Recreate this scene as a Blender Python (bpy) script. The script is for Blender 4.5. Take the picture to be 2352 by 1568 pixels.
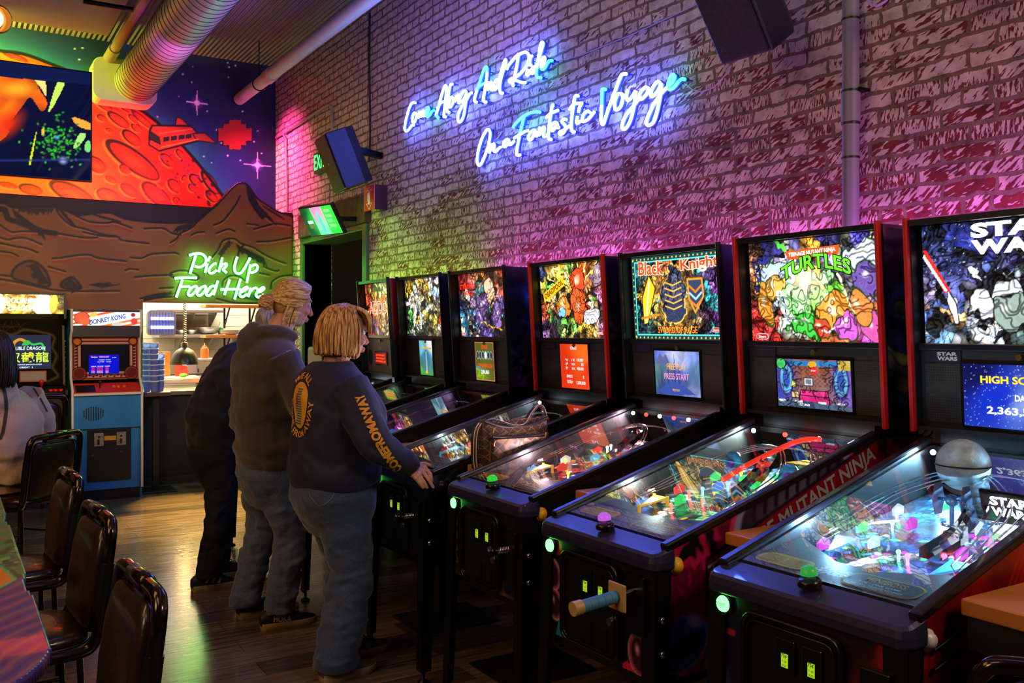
import bpy, math, random
import numpy as np
from mathutils import Vector, Matrix, noise as mnoise
for _o in list(bpy.data.objects): bpy.data.objects.remove(_o)
SC = bpy.context.scene
COL = SC.collection
rnd = random.Random(7)

# ------------------------------------------------------------------ camera, world, exposure
FPX, CXP, HZP, CAMH, YAW = 2115.0, 1176.0, 755.0, 1.57, math.radians(31.7)
SY, CY = math.sin(YAW), math.cos(YAW)
cam_d = bpy.data.cameras.new('camera'); cam = bpy.data.objects.new('camera', cam_d); COL.objects.link(cam)
cam.location = (0, 0, CAMH); cam.rotation_euler = (math.pi/2, 0, -YAW)
cam_d.sensor_width = 36; cam_d.lens = FPX/2352*36; cam_d.shift_y = -(784-HZP)/2352; cam_d.clip_start = .05
SC.camera = cam
world = bpy.data.worlds.new('world'); SC.world = world; world.use_nodes = True
world.node_tree.nodes['Background'].inputs[0].default_value = (.30, .24, .34, 1)
world.node_tree.nodes['Background'].inputs[1].default_value = .012
SC.view_settings.view_transform = 'Standard'; SC.view_settings.look = 'None'
SC.view_settings.gamma = 1; SC.view_settings.exposure = 0; SC.view_settings.use_curve_mapping = False
SC.cycles.use_denoising = True; SC.cycles.max_bounces = 6; SC.cycles.transparent_max_bounces = 10
SC.cycles.diffuse_bounces = 3; SC.cycles.glossy_bounces = 4; SC.cycles.sample_clamp_indirect = 4
SC.cycles.caustics_reflective = False; SC.cycles.caustics_refractive = False

W, D, DL, CEIL = 3.24, 10.4, 9.78, 4.57     # brick wall x, upper mural y, lower mural wall y, ceiling z

def aim(o, tgt):
    o.rotation_euler = (Vector(tgt)-Vector(o.location)).to_track_quat('-Z', 'Y').to_euler()
def area(name, loc, tgt, col, power, sx, sy=None, spread=180):
    l = bpy.data.lights.new(name, 'AREA'); l.color = col; l.energy = power; l.size = sx
    if sy: l.shape = 'RECTANGLE'; l.size_y = sy
    l.spread = math.radians(spread)
    o = bpy.data.objects.new(name, l); COL.objects.link(o); o.location = loc; aim(o, tgt); return o
def strip(name, loc, d, col, power, sx, sy, spread=180, along=(0, 1, 0)):
    o = area(name, loc, (0, 0, 0), col, power, sx, sy, spread); z = -Vector(d).normalized(); y = Vector(along); y = (y-z*y.dot(z)).normalized()
    o.rotation_euler = Matrix((y.cross(z), y, z)).transposed().to_euler(); return o
def spot(name, loc, tgt, col, power, deg, blend=.6, r=.05):
    l = bpy.data.lights.new(name, 'SPOT'); l.color = col; l.energy = power; l.spot_size = math.radians(deg)
    l.spot_blend = blend; l.shadow_soft_size = r
    o = bpy.data.objects.new(name, l); COL.objects.link(o); o.location = loc; aim(o, tgt); return o

# room lamps: coloured stage washes under the ceiling, warm dining light, kitchen light; hill and side fills are additions
area('dining_light', (-1.6, 4.2, 4.2), (-.4, 4.6, 0), (1, .52, .14), 90, 2.2, 4.0)
area('room_light', (-.9, 1.2, 4.4), (2.2, 3.6, 1.4), (1, .78, .66), 17, 1.6)
area('bar_light', (2.7, -.9, 3.4), (2.1, 1.9, .7), (1, .80, .56), 44, .7)
strip('purple_wash', (1.5, 2.6, 4.5), (.9, 0, -1), (.44, .32, 1.0), 29, .5, 4.4, 140)
area('blue_wash', (2.3, 5.4, 2.9), (2.1, 6.6, 4.57), (.32, .16, 1.0), 30, .6, 2.5)
spot('pink_wash', (2.25, 9.95, 4.05), (3.24, 9.9, 3.1), (1, .06, .36), 420, 84, 1.0, .1)
spot('green_wash', (2.7, 8.5, 2.9), (3.24, 9.55, 1.95), (.08, 1, .04), 120, 56, 1.0, .1)
spot('green_low_wash', (2.3, 7.9, 2.9), (3.24, 7.3, 2.0), (.42, 1, .05), 60, 70, 1.0, .15)
spot('amber_wash', (1.4, 7.0, 3.9), (3.24, 8.3, 2.9), (1, .80, .42), 18, 50, .9)
spot('lime_wash', (-.4, 9.80, 4.22), (.6, 10.4, 4.20), (.72, 1, .05), 300, 90, .8)
spot('lime_up', (-.4, 9.6, 4.22), (.5, 9.9, 4.57), (.95, 1, .05), 90, 90, .8)
spot('magenta_wash', (1.6, 7.8, 3.2), (1.9, 8.5, 4.57), (.75, .12, .85), 60, 50, .9)
spot('violet_wash', (2.7, 8.6, 3.2), (2.8, 10.4, 3.8), (.14, .18, 1), 16, 60, .9)
strip('ledge_strip_orange', (.9, 9.98, 2.87), (0, 1, .75), (1, .36, .05), 13, .05, 1.4, 110, (1, 0, 0))
strip('ledge_strip_red', (1.65, 9.98, 2.87), (0, 1, .75), (1, .03, .04), 22, .05, .9, 110, (1, 0, 0))
spot('hill_fill', (.6, 6.2, 2.3), (1.4, 9.78, 1.75), (1, .62, .17), 170, 54, .5, .3)  # added fill without a fixture, brightens the dark mural hills
strip('machine_glow', (3.13, 3.0, 1.80), (.12, 0, 1), (.80, .12, 1.0), 30, .06, 5.0, 170)
strip('machine_glow_green', (3.13, 6.5, 1.80), (.12, 0, 1), (.50, 1, .12), 7, .06, 1.8, 170)
area('kitchen_light', (2.3, 11.3, 2.60), (2.3, 11.2, 0), (1, .90, .70), 120, 2.2, 1.6)
area('side_fill', (-2.6, 1.6, 2.9), (1.8, 2.6, .5), (1, .72, .5), 30, 1.2)  # added fill from the left, lifts the dark machine fronts
spot('pass_light', (2.6, 10.9, 2.5), (1.9, 8.3, 0), (1, .62, .14), 2600, 46, .6, .2)

# ------------------------------------------------------------------ pixel rays onto real planes
def ray(px, py):
    l = (px-CXP)/FPX; u = (HZP-py)/FPX
    return (SY+l*CY, CY-l*SY, u)
def on_x(px, py, X=W):
    d = ray(px, py); t = X/d[0]; return Vector((X, t*d[1], CAMH+t*d[2]))
def on_y(px, py, Y=D):
    d = ray(px, py); t = Y/d[1]; return Vector((t*d[0], Y, CAMH+t*d[2]))
def on_z(px, py, Z=0):
    d = ray(px, py); t = (Z-CAMH)/d[2]; return Vector((t*d[0], t*d[1], Z))

# ------------------------------------------------------------------ materials
def lin1(c):
    c = c/255.0
    return c/12.92 if c <= .04045 else ((c+.055)/1.055)**2.4
def S(r, g, b): return (lin1(r), lin1(g), lin1(b))
MC = {}
def _new(name):
    m = bpy.data.materials.new(name); m.use_nodes = True
    nt = m.node_tree; return m, nt, nt.nodes['Principled BSDF'], nt.nodes['Material Output']
def mat(name, col=(128, 128, 128), rough=.6, metal=0, bump=0, bscale=60, coat=0, spec=.5, var=0, sheen=0):
    if name in MC: return MC[name]
    m, nt, b, out = _new(name); c = S(*col)
    b.inputs['Base Color'].default_value = (*c, 1); b.inputs['Roughness'].default_value = rough
    b.inputs['Metallic'].default_value = metal; b.inputs['Coat Weight'].default_value = coat
    b.inputs['Specular IOR Level'].default_value = spec; b.inputs['Sheen Weight'].default_value = sheen
    if bump or var:
        tc = nt.nodes.new('ShaderNodeTexCoord'); n = nt.nodes.new('ShaderNodeTexNoise')
        n.inputs['Scale'].default_value = bscale; n.inputs['Detail'].default_value = 4
        nt.links.new(tc.outputs['Object'], n.inputs['Vector'])
        if bump:
            bp = nt.nodes.new('ShaderNodeBump'); bp.inputs['Strength'].default_value = bump; bp.inputs['Distance'].default_value = .01
            nt.links.new(n.outputs['Fac'], bp.inputs['Height']); nt.links.new(bp.outputs['Normal'], b.inputs['Normal'])
        if var:
            r = nt.nodes.new('ShaderNodeValToRGB')
            r.color_ramp.elements[0].position = .3; r.color_ramp.elements[1].position = .7
            r.color_ramp.elements[0].color = (*[v*(1-var) for v in c], 1); r.color_ramp.elements[1].color = (*[min(1, v*(1+var)) for v in c], 1)
            nt.links.new(n.outputs['Fac'], r.inputs['Fac']); nt.links.new(r.outputs['Color'], b.inputs['Base Color'])
    MC[name] = m; return m
def emit(name, col, strength):
    if name in MC: return MC[name]
    m, nt, b, out = _new(name); c = S(*col)
    b.inputs['Base Color'].default_value = (*[v*.3 for v in c], 1); b.inputs['Emission Color'].default_value = (*c, 1)
    b.inputs['Emission Strength'].default_value = strength; b.inputs['Roughness'].default_value = .35
    MC[name] = m; return m
def printed(name, glow=0, rough=.45, dif=1.0, coat=0, spec=.5):
    """artwork carried by the mesh colour attribute; glow > 0 for backlit prints and screens, and as painted light on playfield and monitor bezel"""
    if name in MC: return MC[name]
    m, nt, b, out = _new(name)
    a = nt.nodes.new('ShaderNodeAttribute'); a.attribute_name = 'Col'
    b.inputs['Roughness'].default_value = rough; b.inputs['Coat Weight'].default_value = coat; b.inputs['Specular IOR Level'].default_value = spec
    if dif < 1:
        mx = nt.nodes.new('ShaderNodeVectorMath'); mx.operation = 'SCALE'; mx.inputs[3].default_value = dif
        nt.links.new(a.outputs['Color'], mx.inputs[0]); nt.links.new(mx.outputs[0], b.inputs['Base Color'])
    else: nt.links.new(a.outputs['Color'], b.inputs['Base Color'])
    if glow:
        nt.links.new(a.outputs['Color'], b.inputs['Emission Color']); b.inputs['Emission Strength'].default_value = glow
    MC[name] = m; return m
def glassmat(name, tint=(1, 1, 1), refl=1.0, rough=.02):
    if name in MC: return MC[name]
    m, nt, b, out = _new(name); nt.nodes.remove(b)
    t = nt.nodes.new('ShaderNodeBsdfTransparent'); t.inputs[0].default_value = (*tint, 1)
    g = nt.nodes.new('ShaderNodeBsdfGlossy'); g.inputs['Roughness'].default_value = rough
    fr = nt.nodes.new('ShaderNodeFresnel'); fr.inputs[0].default_value = 1.5
    mu = nt.nodes.new('ShaderNodeMath'); mu.operation = 'MULTIPLY'; mu.inputs[1].default_value = refl; mu.use_clamp = True
    mx = nt.nodes.new('ShaderNodeMixShader'); nt.links.new(fr.outputs[0], mu.inputs[0]); nt.links.new(mu.outputs[0], mx.inputs[0])
    nt.links.new(t.outputs[0], mx.inputs[1]); nt.links.new(g.outputs[0], mx.inputs[2]); nt.links.new(mx.outputs[0], out.inputs[0])
    MC[name] = m; return m

# ------------------------------------------------------------------ objects
def tag(o, label=None, cat=None, group=None, kind=None):
    if label: o['label'] = label
    if cat: o['category'] = cat
    if group: o['group'] = group
    if kind: o['kind'] = kind
    return o
def root(name, label, cat, loc=(0, 0, 0), rz=0, group=None):
    o = bpy.data.objects.new(name, None); COL.objects.link(o); o.empty_display_size = .1
    o.location = loc; o.rotation_euler = (0, 0, rz); return tag(o, label, cat, group)
def copy_tree(o, parent=None):
    c = o.copy(); COL.objects.link(c)
    if parent is not None: c.parent = parent
    for ch in list(o.children): copy_tree(ch, c)
    return c
class MB:
    def __init__(s): s.v = []; s.f = []; s.m = []; s.sm = []; s.mi = 0
    def _add(s, vs, fs, smooth=False):
        n = len(s.v); s.v.extend([tuple(p) for p in vs])
        for f in fs: s.f.append(tuple(i+n for i in f)); s.m.append(s.mi); s.sm.append(smooth)
        return s
    def quad(s, a, b, c, d): return s._add([a, b, c, d], [(0, 1, 2, 3)])
    def poly(s, ps): return s._add(ps, [tuple(range(len(ps)))])
    def box(s, x0, y0, z0, x1, y1, z1):
        v = [(x, y, z) for z in (z0, z1) for y in (y0, y1) for x in (x0, x1)]
        return s._add(v, [(0, 2, 3, 1), (4, 5, 7, 6), (0, 1, 5, 4), (2, 6, 7, 3), (0, 4, 6, 2), (1, 3, 7, 5)])
    def obox(s, c, ax, ay, az):
        c, ax, ay, az = map(Vector, (c, ax, ay, az))
        v = [c+ax*i+ay*j+az*k for k in (-1, 1) for j in (-1, 1) for i in (-1, 1)]
        return s._add(v, [(0, 2, 3, 1), (4, 5, 7, 6), (0, 1, 5, 4), (2, 6, 7, 3), (0, 4, 6, 2), (1, 3, 7, 5)])
    def bar(s, a, b, w, t, up=(0, 0, 1)):
        a, b = Vector(a), Vector(b); d = b-a; x = d.normalized(); u = Vector(up)
        y = x.cross(u)
        if y.length < 1e-4: y = x.cross(Vector((0, 1, 0)))
        y.normalize(); z = y.cross(x)
        return s.obox((a+b)/2, d/2, y*w/2, z*t/2)
    def loft(s, rings, caps=True, closed=False, smooth=True):
        k = len(rings[0]); vs = [p for r in rings for p in r]; fs = []
        n = len(rings)
        for i in range(n if closed else n-1):
            for j in range(k):
                a = i*k+j; b = i*k+(j+1) % k; c = ((i+1) % n)*k+(j+1) % k; d = ((i+1) % n)*k+j
                fs.append((a, b, c, d))
        s._add(vs, fs, smooth)
        if caps and not closed:
            s._add(rings[0], [tuple(range(k))[::-1]]); s._add(rings[-1], [tuple(range(k))])
        return s
    def tube(s, pts, r, seg=8, caps=True, closed=False, flat=1.0, ref=None):
        pts = [Vector(p) for p in pts]; n = len(pts); rs = r if isinstance(r, (list, tuple)) else [r]*n
        T = []
        for i in range(n):
            a = pts[i-1] if (i > 0 or closed) else pts[i]; b = pts[(i+1) % n] if (i < n-1 or closed) else pts[i]
            t = (b-a); T.append(t.normalized() if t.length > 1e-9 else Vector((0, 0, 1)))
        u = Vector(ref) if ref else (Vector((0, 0, 1)) if abs(T[0].z) < .9 else Vector((1, 0, 0)))
        rings = []
        for i in range(n):
            u = (u-T[i]*u.dot(T[i]))
            if u.length < 1e-6: u = T[i].orthogonal()
            u.normalize(); w = T[i].cross(u); ri = rs[i]
            if not isinstance(ri, (list, tuple)): ri = (ri, ri*flat)
            rings.append([pts[i]+u*ri[0]*math.cos(2*math.pi*j/seg)+w*ri[1]*math.sin(2*math.pi*j/seg) for j in range(seg)])
        return s.loft(rings, caps, closed)
    def cyl(s, a, b, r0, r1=None, seg=20, caps=True): return s.tube([a, b], [r0, r0 if r1 is None else r1], seg, caps)
    def lathe(s, prof, c=(0, 0, 0), axis=(0, 0, 1), seg=24, smooth=True, caps=False):
        ax = Vector(axis).normalized(); u = ax.orthogonal().normalized(); w = ax.cross(u); c = Vector(c)
        rings = [[c+ax*z+u*r*math.cos(2*math.pi*j/seg)+w*r*math.sin(2*math.pi*j/seg) for j in range(seg)] for r, z in prof]
        return s.loft(rings, caps, False, smooth)
    def ball(s, c, r, seg=16, ring=10, rot=None):
        r = r if isinstance(r, (list, tuple)) else (r, r, r); c = Vector(c); rings = []
        for i in range(1, ring):
            th = math.pi*i/ring; q = []
            for j in range(seg):
                ph = 2*math.pi*j/seg; p = Vector((r[0]*math.sin(th)*math.cos(ph), r[1]*math.sin(th)*math.sin(ph), -r[2]*math.cos(th)))
                q.append(c+(rot @ p if rot else p))
            rings.append(q)
        return s.loft(rings, True, False, True)
    def prism(s, poly, fn, t0, t1):
        """poly: 2-D outline; fn(u, v, t) -> point"""
        n = len(poly); a = [fn(u, v, t0) for u, v in poly]; b = [fn(u, v, t1) for u, v in poly]
        return s._add(a+b, [tuple(range(n))[::-1], tuple(range(n, 2*n))]+[(i, (i+1) % n, n+(i+1) % n, n+i) for i in range(n)])
    def build(s, name, mats, parent=None, bevel=0, seg=2, loc=None):
        me = bpy.data.meshes.new(name); me.from_pydata(s.v, [], s.f)
        if not isinstance(mats, (list, tuple)): mats = [mats]
        for m in mats: me.materials.append(m)
        me.polygons.foreach_set('material_index', s.m); me.polygons.foreach_set('use_smooth', s.sm); me.update()
        o = bpy.data.objects.new(name, me); COL.objects.link(o)
        if parent is not None: o.parent = parent
        if loc is not None: o.location = loc
        if bevel:
            b = o.modifiers.new('bevel', 'BEVEL'); b.width = bevel; b.segments = seg; b.limit_method = 'ANGLE'; b.angle_limit = math.radians(40)
        return o
def struct(name, mb, mats, bevel=0):
    o = mb.build(name, mats, None, bevel); o['kind'] = 'structure'; return o
def catmull(pts, n=6, closed=False):
    P = [Vector(p) if len(p) == 3 else Vector((p[0], p[1], 0)) for p in pts]
    if len(P) < 3: return P
    out = []; m = len(P)
    for i in range(m if closed else m-1):
        p0 = P[i-1] if (i > 0 or closed) else P[0]; p1 = P[i]; p2 = P[(i+1) % m]; p3 = P[(i+2) % m] if (i+2 < m or closed) else P[-1]
        for k in range(n):
            t = k/n
            out.append(.5*((2*p1)+(p2-p0)*t+(2*p0-5*p1+4*p2-p3)*t*t+(3*p1-p0-3*p2+p3)*t**3))
    if not closed: out.append(P[-1])
    return out
def rrect(w, h, r, n=4, cx=0, cy=0):
    o = []
    for sx, sy, a0 in ((1, 1, 0), (-1, 1, 90), (-1, -1, 180), (1, -1, 270)):
        for k in range(n+1):
            a = math.radians(a0+90*k/n); o.append((cx+sx*(w/2-r)+r*math.cos(a), cy+sy*(h/2-r)+r*math.sin(a)))
    return o
# text as a mesh: fitted into a w x h box whose lower left corner is o, along ux, uy
TXC = {}
def text_geo(s, bold=0, shear=0):
    k = (s, bold, shear)
    if k in TXC: return TXC[k]
    cu = bpy.data.curves.new('t', 'FONT'); cu.body = s; cu.size = 1; cu.offset = bold; cu.shear = shear; cu.align_x = 'CENTER'; cu.resolution_u = 3
    ob = bpy.data.objects.new('t', cu); COL.objects.link(ob); bpy.context.view_layer.update()
    me = bpy.data.meshes.new_from_object(ob.evaluated_get(bpy.context.evaluated_depsgraph_get()))
    v = [(p.co.x, p.co.y) for p in me.vertices]; f = [tuple(p.vertices) for p in me.polygons]
    bpy.data.objects.remove(ob); bpy.data.meshes.remove(me); bpy.data.curves.remove(cu)
    xs = [p[0] for p in v]; ys = [p[1] for p in v]; x0, x1, y0, y1 = min(xs), max(xs), min(ys), max(ys)
    TXC[k] = ([((x-x0)/max(1e-6, x1-x0), (y-y0)/max(1e-6, y1-y0)) for x, y in v], f); return TXC[k]
def add_text(mb, s, fn, u0, v0, u1, v1, bold=0, shear=0, arc=None):
    """fn(u, v) -> point; text fills the u0..u1, v0..v1 box"""
    v, f = text_geo(s, bold, shear)
    q = [(u0+a*(u1-u0), v0+b*(v1-v0)) for a, b in v]
    if arc: q = [arc(u, w) for u, w in q]
    mb._add([fn(*p) for p in q], f); return mb
def plane_fn(o, ux, uy):
    o, ux, uy = Vector(o), Vector(ux), Vector(uy)
    return lambda u, v: o+ux*u+uy*v

# ------------------------------------------------------------------ painted pictures: numpy canvas on a grid mesh
class Canvas:
    def __init__(s, w, h, res, base=(0, 0, 0)):
        s.w, s.h = w, h; s.nx = max(2, int(w/res)+1); s.ny = max(2, int(h/res)+1)
        s.X, s.Y = np.meshgrid(np.linspace(0, w, s.nx), np.linspace(0, h, s.ny)); s.C = np.zeros((s.ny, s.nx, 3)); s.C[:] = base
    def put(s, mask, col):
        m = np.clip(mask, 0, 1)[..., None]; s.C = s.C*(1-m)+np.array(col, float)*m
    def mul(s, mask, k): s.C *= 1-(1-k)*np.clip(mask, 0, 1)[..., None]
    def ell(s, cx, cy, rx, ry, a=0, col=None, ink=0, inkcol=(8, 5, 5), soft=0):
        c, q = math.cos(a), math.sin(a); x = s.X-cx; y = s.Y-cy
        d = np.sqrt(((x*c+y*q)/rx)**2+((-x*q+y*c)/ry)**2)
        px = min(rx, ry)
        if ink: s.put((1+ink/px-d)*px/(s.w/s.nx)+.5, inkcol)
        if col is not None: s.put((1-d)/soft if soft else (1-d)*px/(s.w/s.nx)+.5, col)
    def pmask(s, pts):
        x, y = s.X, s.Y; ins = np.zeros(x.shape, bool); n = len(pts)
        for i in range(n):
            x0, y0 = pts[i][0], pts[i][1]; x1, y1 = pts[(i+1) % n][0], pts[(i+1) % n][1]
            if y0 == y1: continue
            c = ((y0 > y) != (y1 > y)) & (x < (x1-x0)*(y-y0)/(y1-y0)+x0); ins ^= c
        return ins
    def poly(s, pts, col, ink=0, inkcol=(8, 5, 5)):
        m = s.pmask(pts)
        if col is not None: s.put(m.astype(float), col)
        if ink: s.line(list(pts)+[pts[0]], ink, inkcol)
    def dist(s, pts, w0=None):
        d = np.full(s.X.shape, 9e9)
        for i in range(len(pts)-1):
            ax, ay = pts[i][0], pts[i][1]; bx, by = pts[i+1][0]-ax, pts[i+1][1]-ay; L = bx*bx+by*by
            if L < 1e-12: continue
            t = np.clip(((s.X-ax)*bx+(s.Y-ay)*by)/L, 0, 1); d = np.minimum(d, np.hypot(s.X-ax-t*bx, s.Y-ay-t*by))
        return d
    def line(s, pts, w, col=(8, 5, 5), soft=None):
        d = s.dist(pts); e = soft or (s.w/s.nx); s.put((w/2-d)/e+.5, col)
    def field(s, pts, p=2.0):
        """smooth colour field from (u, v, colour) points, u v in 0..1"""
        num = np.zeros(s.C.shape); den = np.zeros(s.X.shape)
        for u, v, c in pts:
            w = 1/((((s.X/s.w-u)*s.w/s.h)**2+(s.Y/s.h-v)**2)+.004)**p
            num += w[..., None]*np.array(c, float); den += w
        s.C = num/den[..., None]
    def noise(s, seed, f, oct=3):
        r = np.random.RandomState(seed); o = np.zeros(s.X.shape); a = 1
        for k in range(oct):
            for j in range(3):
                th = r.rand()*6.28; o += a*np.sin((s.X*math.cos(th)+s.Y*math.sin(th))*f*(1+.5*r.rand())+r.rand()*6.28+1.3*o)
            f *= 2; a *= .5
        return o/3
    def comic(s, seed, n=110, ink=.09, warp=.05, pal=None, mixp=.25, hi=1.35, lo=.45, hlk=.30):
        """inked patches over the colour field"""
        r = np.random.RandomState(seed); x = s.X+warp*s.h*s.noise(seed+1, 7/s.h); y = s.Y+warp*s.h*s.noise(seed+2, 7/s.h)
        cx = r.rand(n)*s.w; cy = r.rand(n)*s.h; sx = .55+r.rand(n)
        d1 = np.full(x.shape, 9e9); d2 = d1.copy(); idx = np.zeros(x.shape, int)
        for k in range(n):
            th = (k*2.4) % 3.14; a = (x-cx[k])*math.cos(th)+(y-cy[k])*math.sin(th); b = -(x-cx[k])*math.sin(th)+(y-cy[k])*math.cos(th)
            d = np.sqrt((a*sx[k])**2+(b/sx[k])**2)
            n1 = d < d1; d2 = np.where(n1, d1, np.minimum(d2, d)); idx = np.where(n1, k, idx); d1 = np.where(n1, d, d1)
        ci = np.clip((cx/s.w*(s.nx-1)).astype(int), 0, s.nx-1); cj = np.clip((cy/s.h*(s.ny-1)).astype(int), 0, s.ny-1)
        cc = s.C[cj, ci].copy()
        for k in range(n):
            if pal and r.rand() < mixp: cc[k] = pal[r.randint(len(pal))]
            cc[k] *= .75+.5*r.rand()
        sc = math.sqrt(s.w*s.h/n); sh = np.clip(hi-(hi-lo)*d1/(sc*.75), lo*.6, hi)
        s.C = cc[idx]*sh[..., None]
        hl = np.clip((hi*.86-.0-d1/(sc*.33)), 0, 1)*hlk; s.C = s.C*(1-hl[..., None])+255*hl[..., None]*(.4+.6*s.C/255)
        if ink: s.mul(np.clip((ink*sc-(d2-d1))/(ink*sc*.5)+.3, 0, 1), .12)
    def warp(s, seed, amp, f):
        s.X0, s.Y0 = s.X, s.Y; a, b = amp*s.noise(seed, f), amp*s.noise(seed+5, f); s.X, s.Y = s.X+a, s.Y+b
    def unwarp(s): s.X, s.Y = s.X0, s.Y0
    def lines(s, seed, f, k=3.0, w=.10, hi=True):
        n = s.noise(seed, f)*k+s.noise(seed+3, f*.4)*k; d = np.abs(n-np.round(n)); g = np.hypot(*np.gradient(n))+1e-6
        t = np.clip((1.5*np.minimum(g, .5)-d)/np.minimum(g, .5), 0, 1)*(s.noise(seed+9, f*.5) > -.25); s.mul(t, .45)
        if hi: t2 = np.clip((2.2*np.minimum(g, .4)-np.abs(d-2.6*np.minimum(g, .4)))/np.minimum(g, .4), 0, 1)*.28*(t < .1); s.C = s.C*(1-t2[..., None])+255*t2[..., None]*(.3+.7*s.C/255)
    def detail(s, seed, n=420, ink=.06): s.comic(seed, n, ink, .04, None, 0, 1.25, .72, .10); s.C = np.clip(s.C*1.10, 0, 255)
    def mesh(s, name, fn, mats, parent=None, keep=None, solid=0):
        """fn(X, Y) -> three arrays"""
        P = fn(s.X, s.Y); co = np.stack([np.broadcast_to(p, s.X.shape) for p in P], -1).reshape(-1, 3)
        i = np.arange(s.nx*s.ny).reshape(s.ny, s.nx); F = np.stack([i[:-1, :-1], i[:-1, 1:], i[1:, 1:], i[1:, :-1]], -1)
        if keep is not None: F = F[keep[:-1, :-1]]
        F = F.reshape(-1, 4)
        me = bpy.data.meshes.new(name); me.vertices.add(len(co)); me.vertices.foreach_set('co', co.ravel().astype(np.float32))
        me.loops.add(F.size); me.loops.foreach_set('vertex_index', F.ravel().astype(np.int32)); me.polygons.add(len(F))
        me.polygons.foreach_set('loop_start', np.arange(0, F.size, 4, dtype=np.int32)); me.polygons.foreach_set('loop_total', np.full(len(F), 4, np.int32))
        me.update(calc_edges=True)
        c = np.clip(s.C, 0, 255)/255; c = np.where(c <= .04045, c/12.92, ((c+.055)/1.055)**2.4)
        at = me.color_attributes.new('Col', 'FLOAT_COLOR', 'POINT')
        at.data.foreach_set('color', np.concatenate([c, np.ones(c.shape[:2]+(1,))], -1).ravel().astype(np.float32))
        for m in (mats if isinstance(mats, (list, tuple)) else [mats]): me.materials.append(m)
        o = bpy.data.objects.new(name, me); COL.objects.link(o)
        if parent is not None: o.parent = parent
        if solid: md = o.modifiers.new('thickness', 'SOLIDIFY'); md.thickness = solid; md.offset = -1
        return o
BLACK = mat('black_paint', (14, 13, 13), .45)
BLACKG = mat('black_gloss', (12, 12, 13), .25)
DARKM = mat('dark_metal', (30, 29, 28), .3, .9)
CHROME = mat('chrome', (210, 210, 215), .15, 1)
STEEL = mat('brushed_steel', (190, 188, 182), .35, 1, bump=.05, bscale=30)
WHITE = mat('white_plastic', (225, 222, 215), .5)
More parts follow.
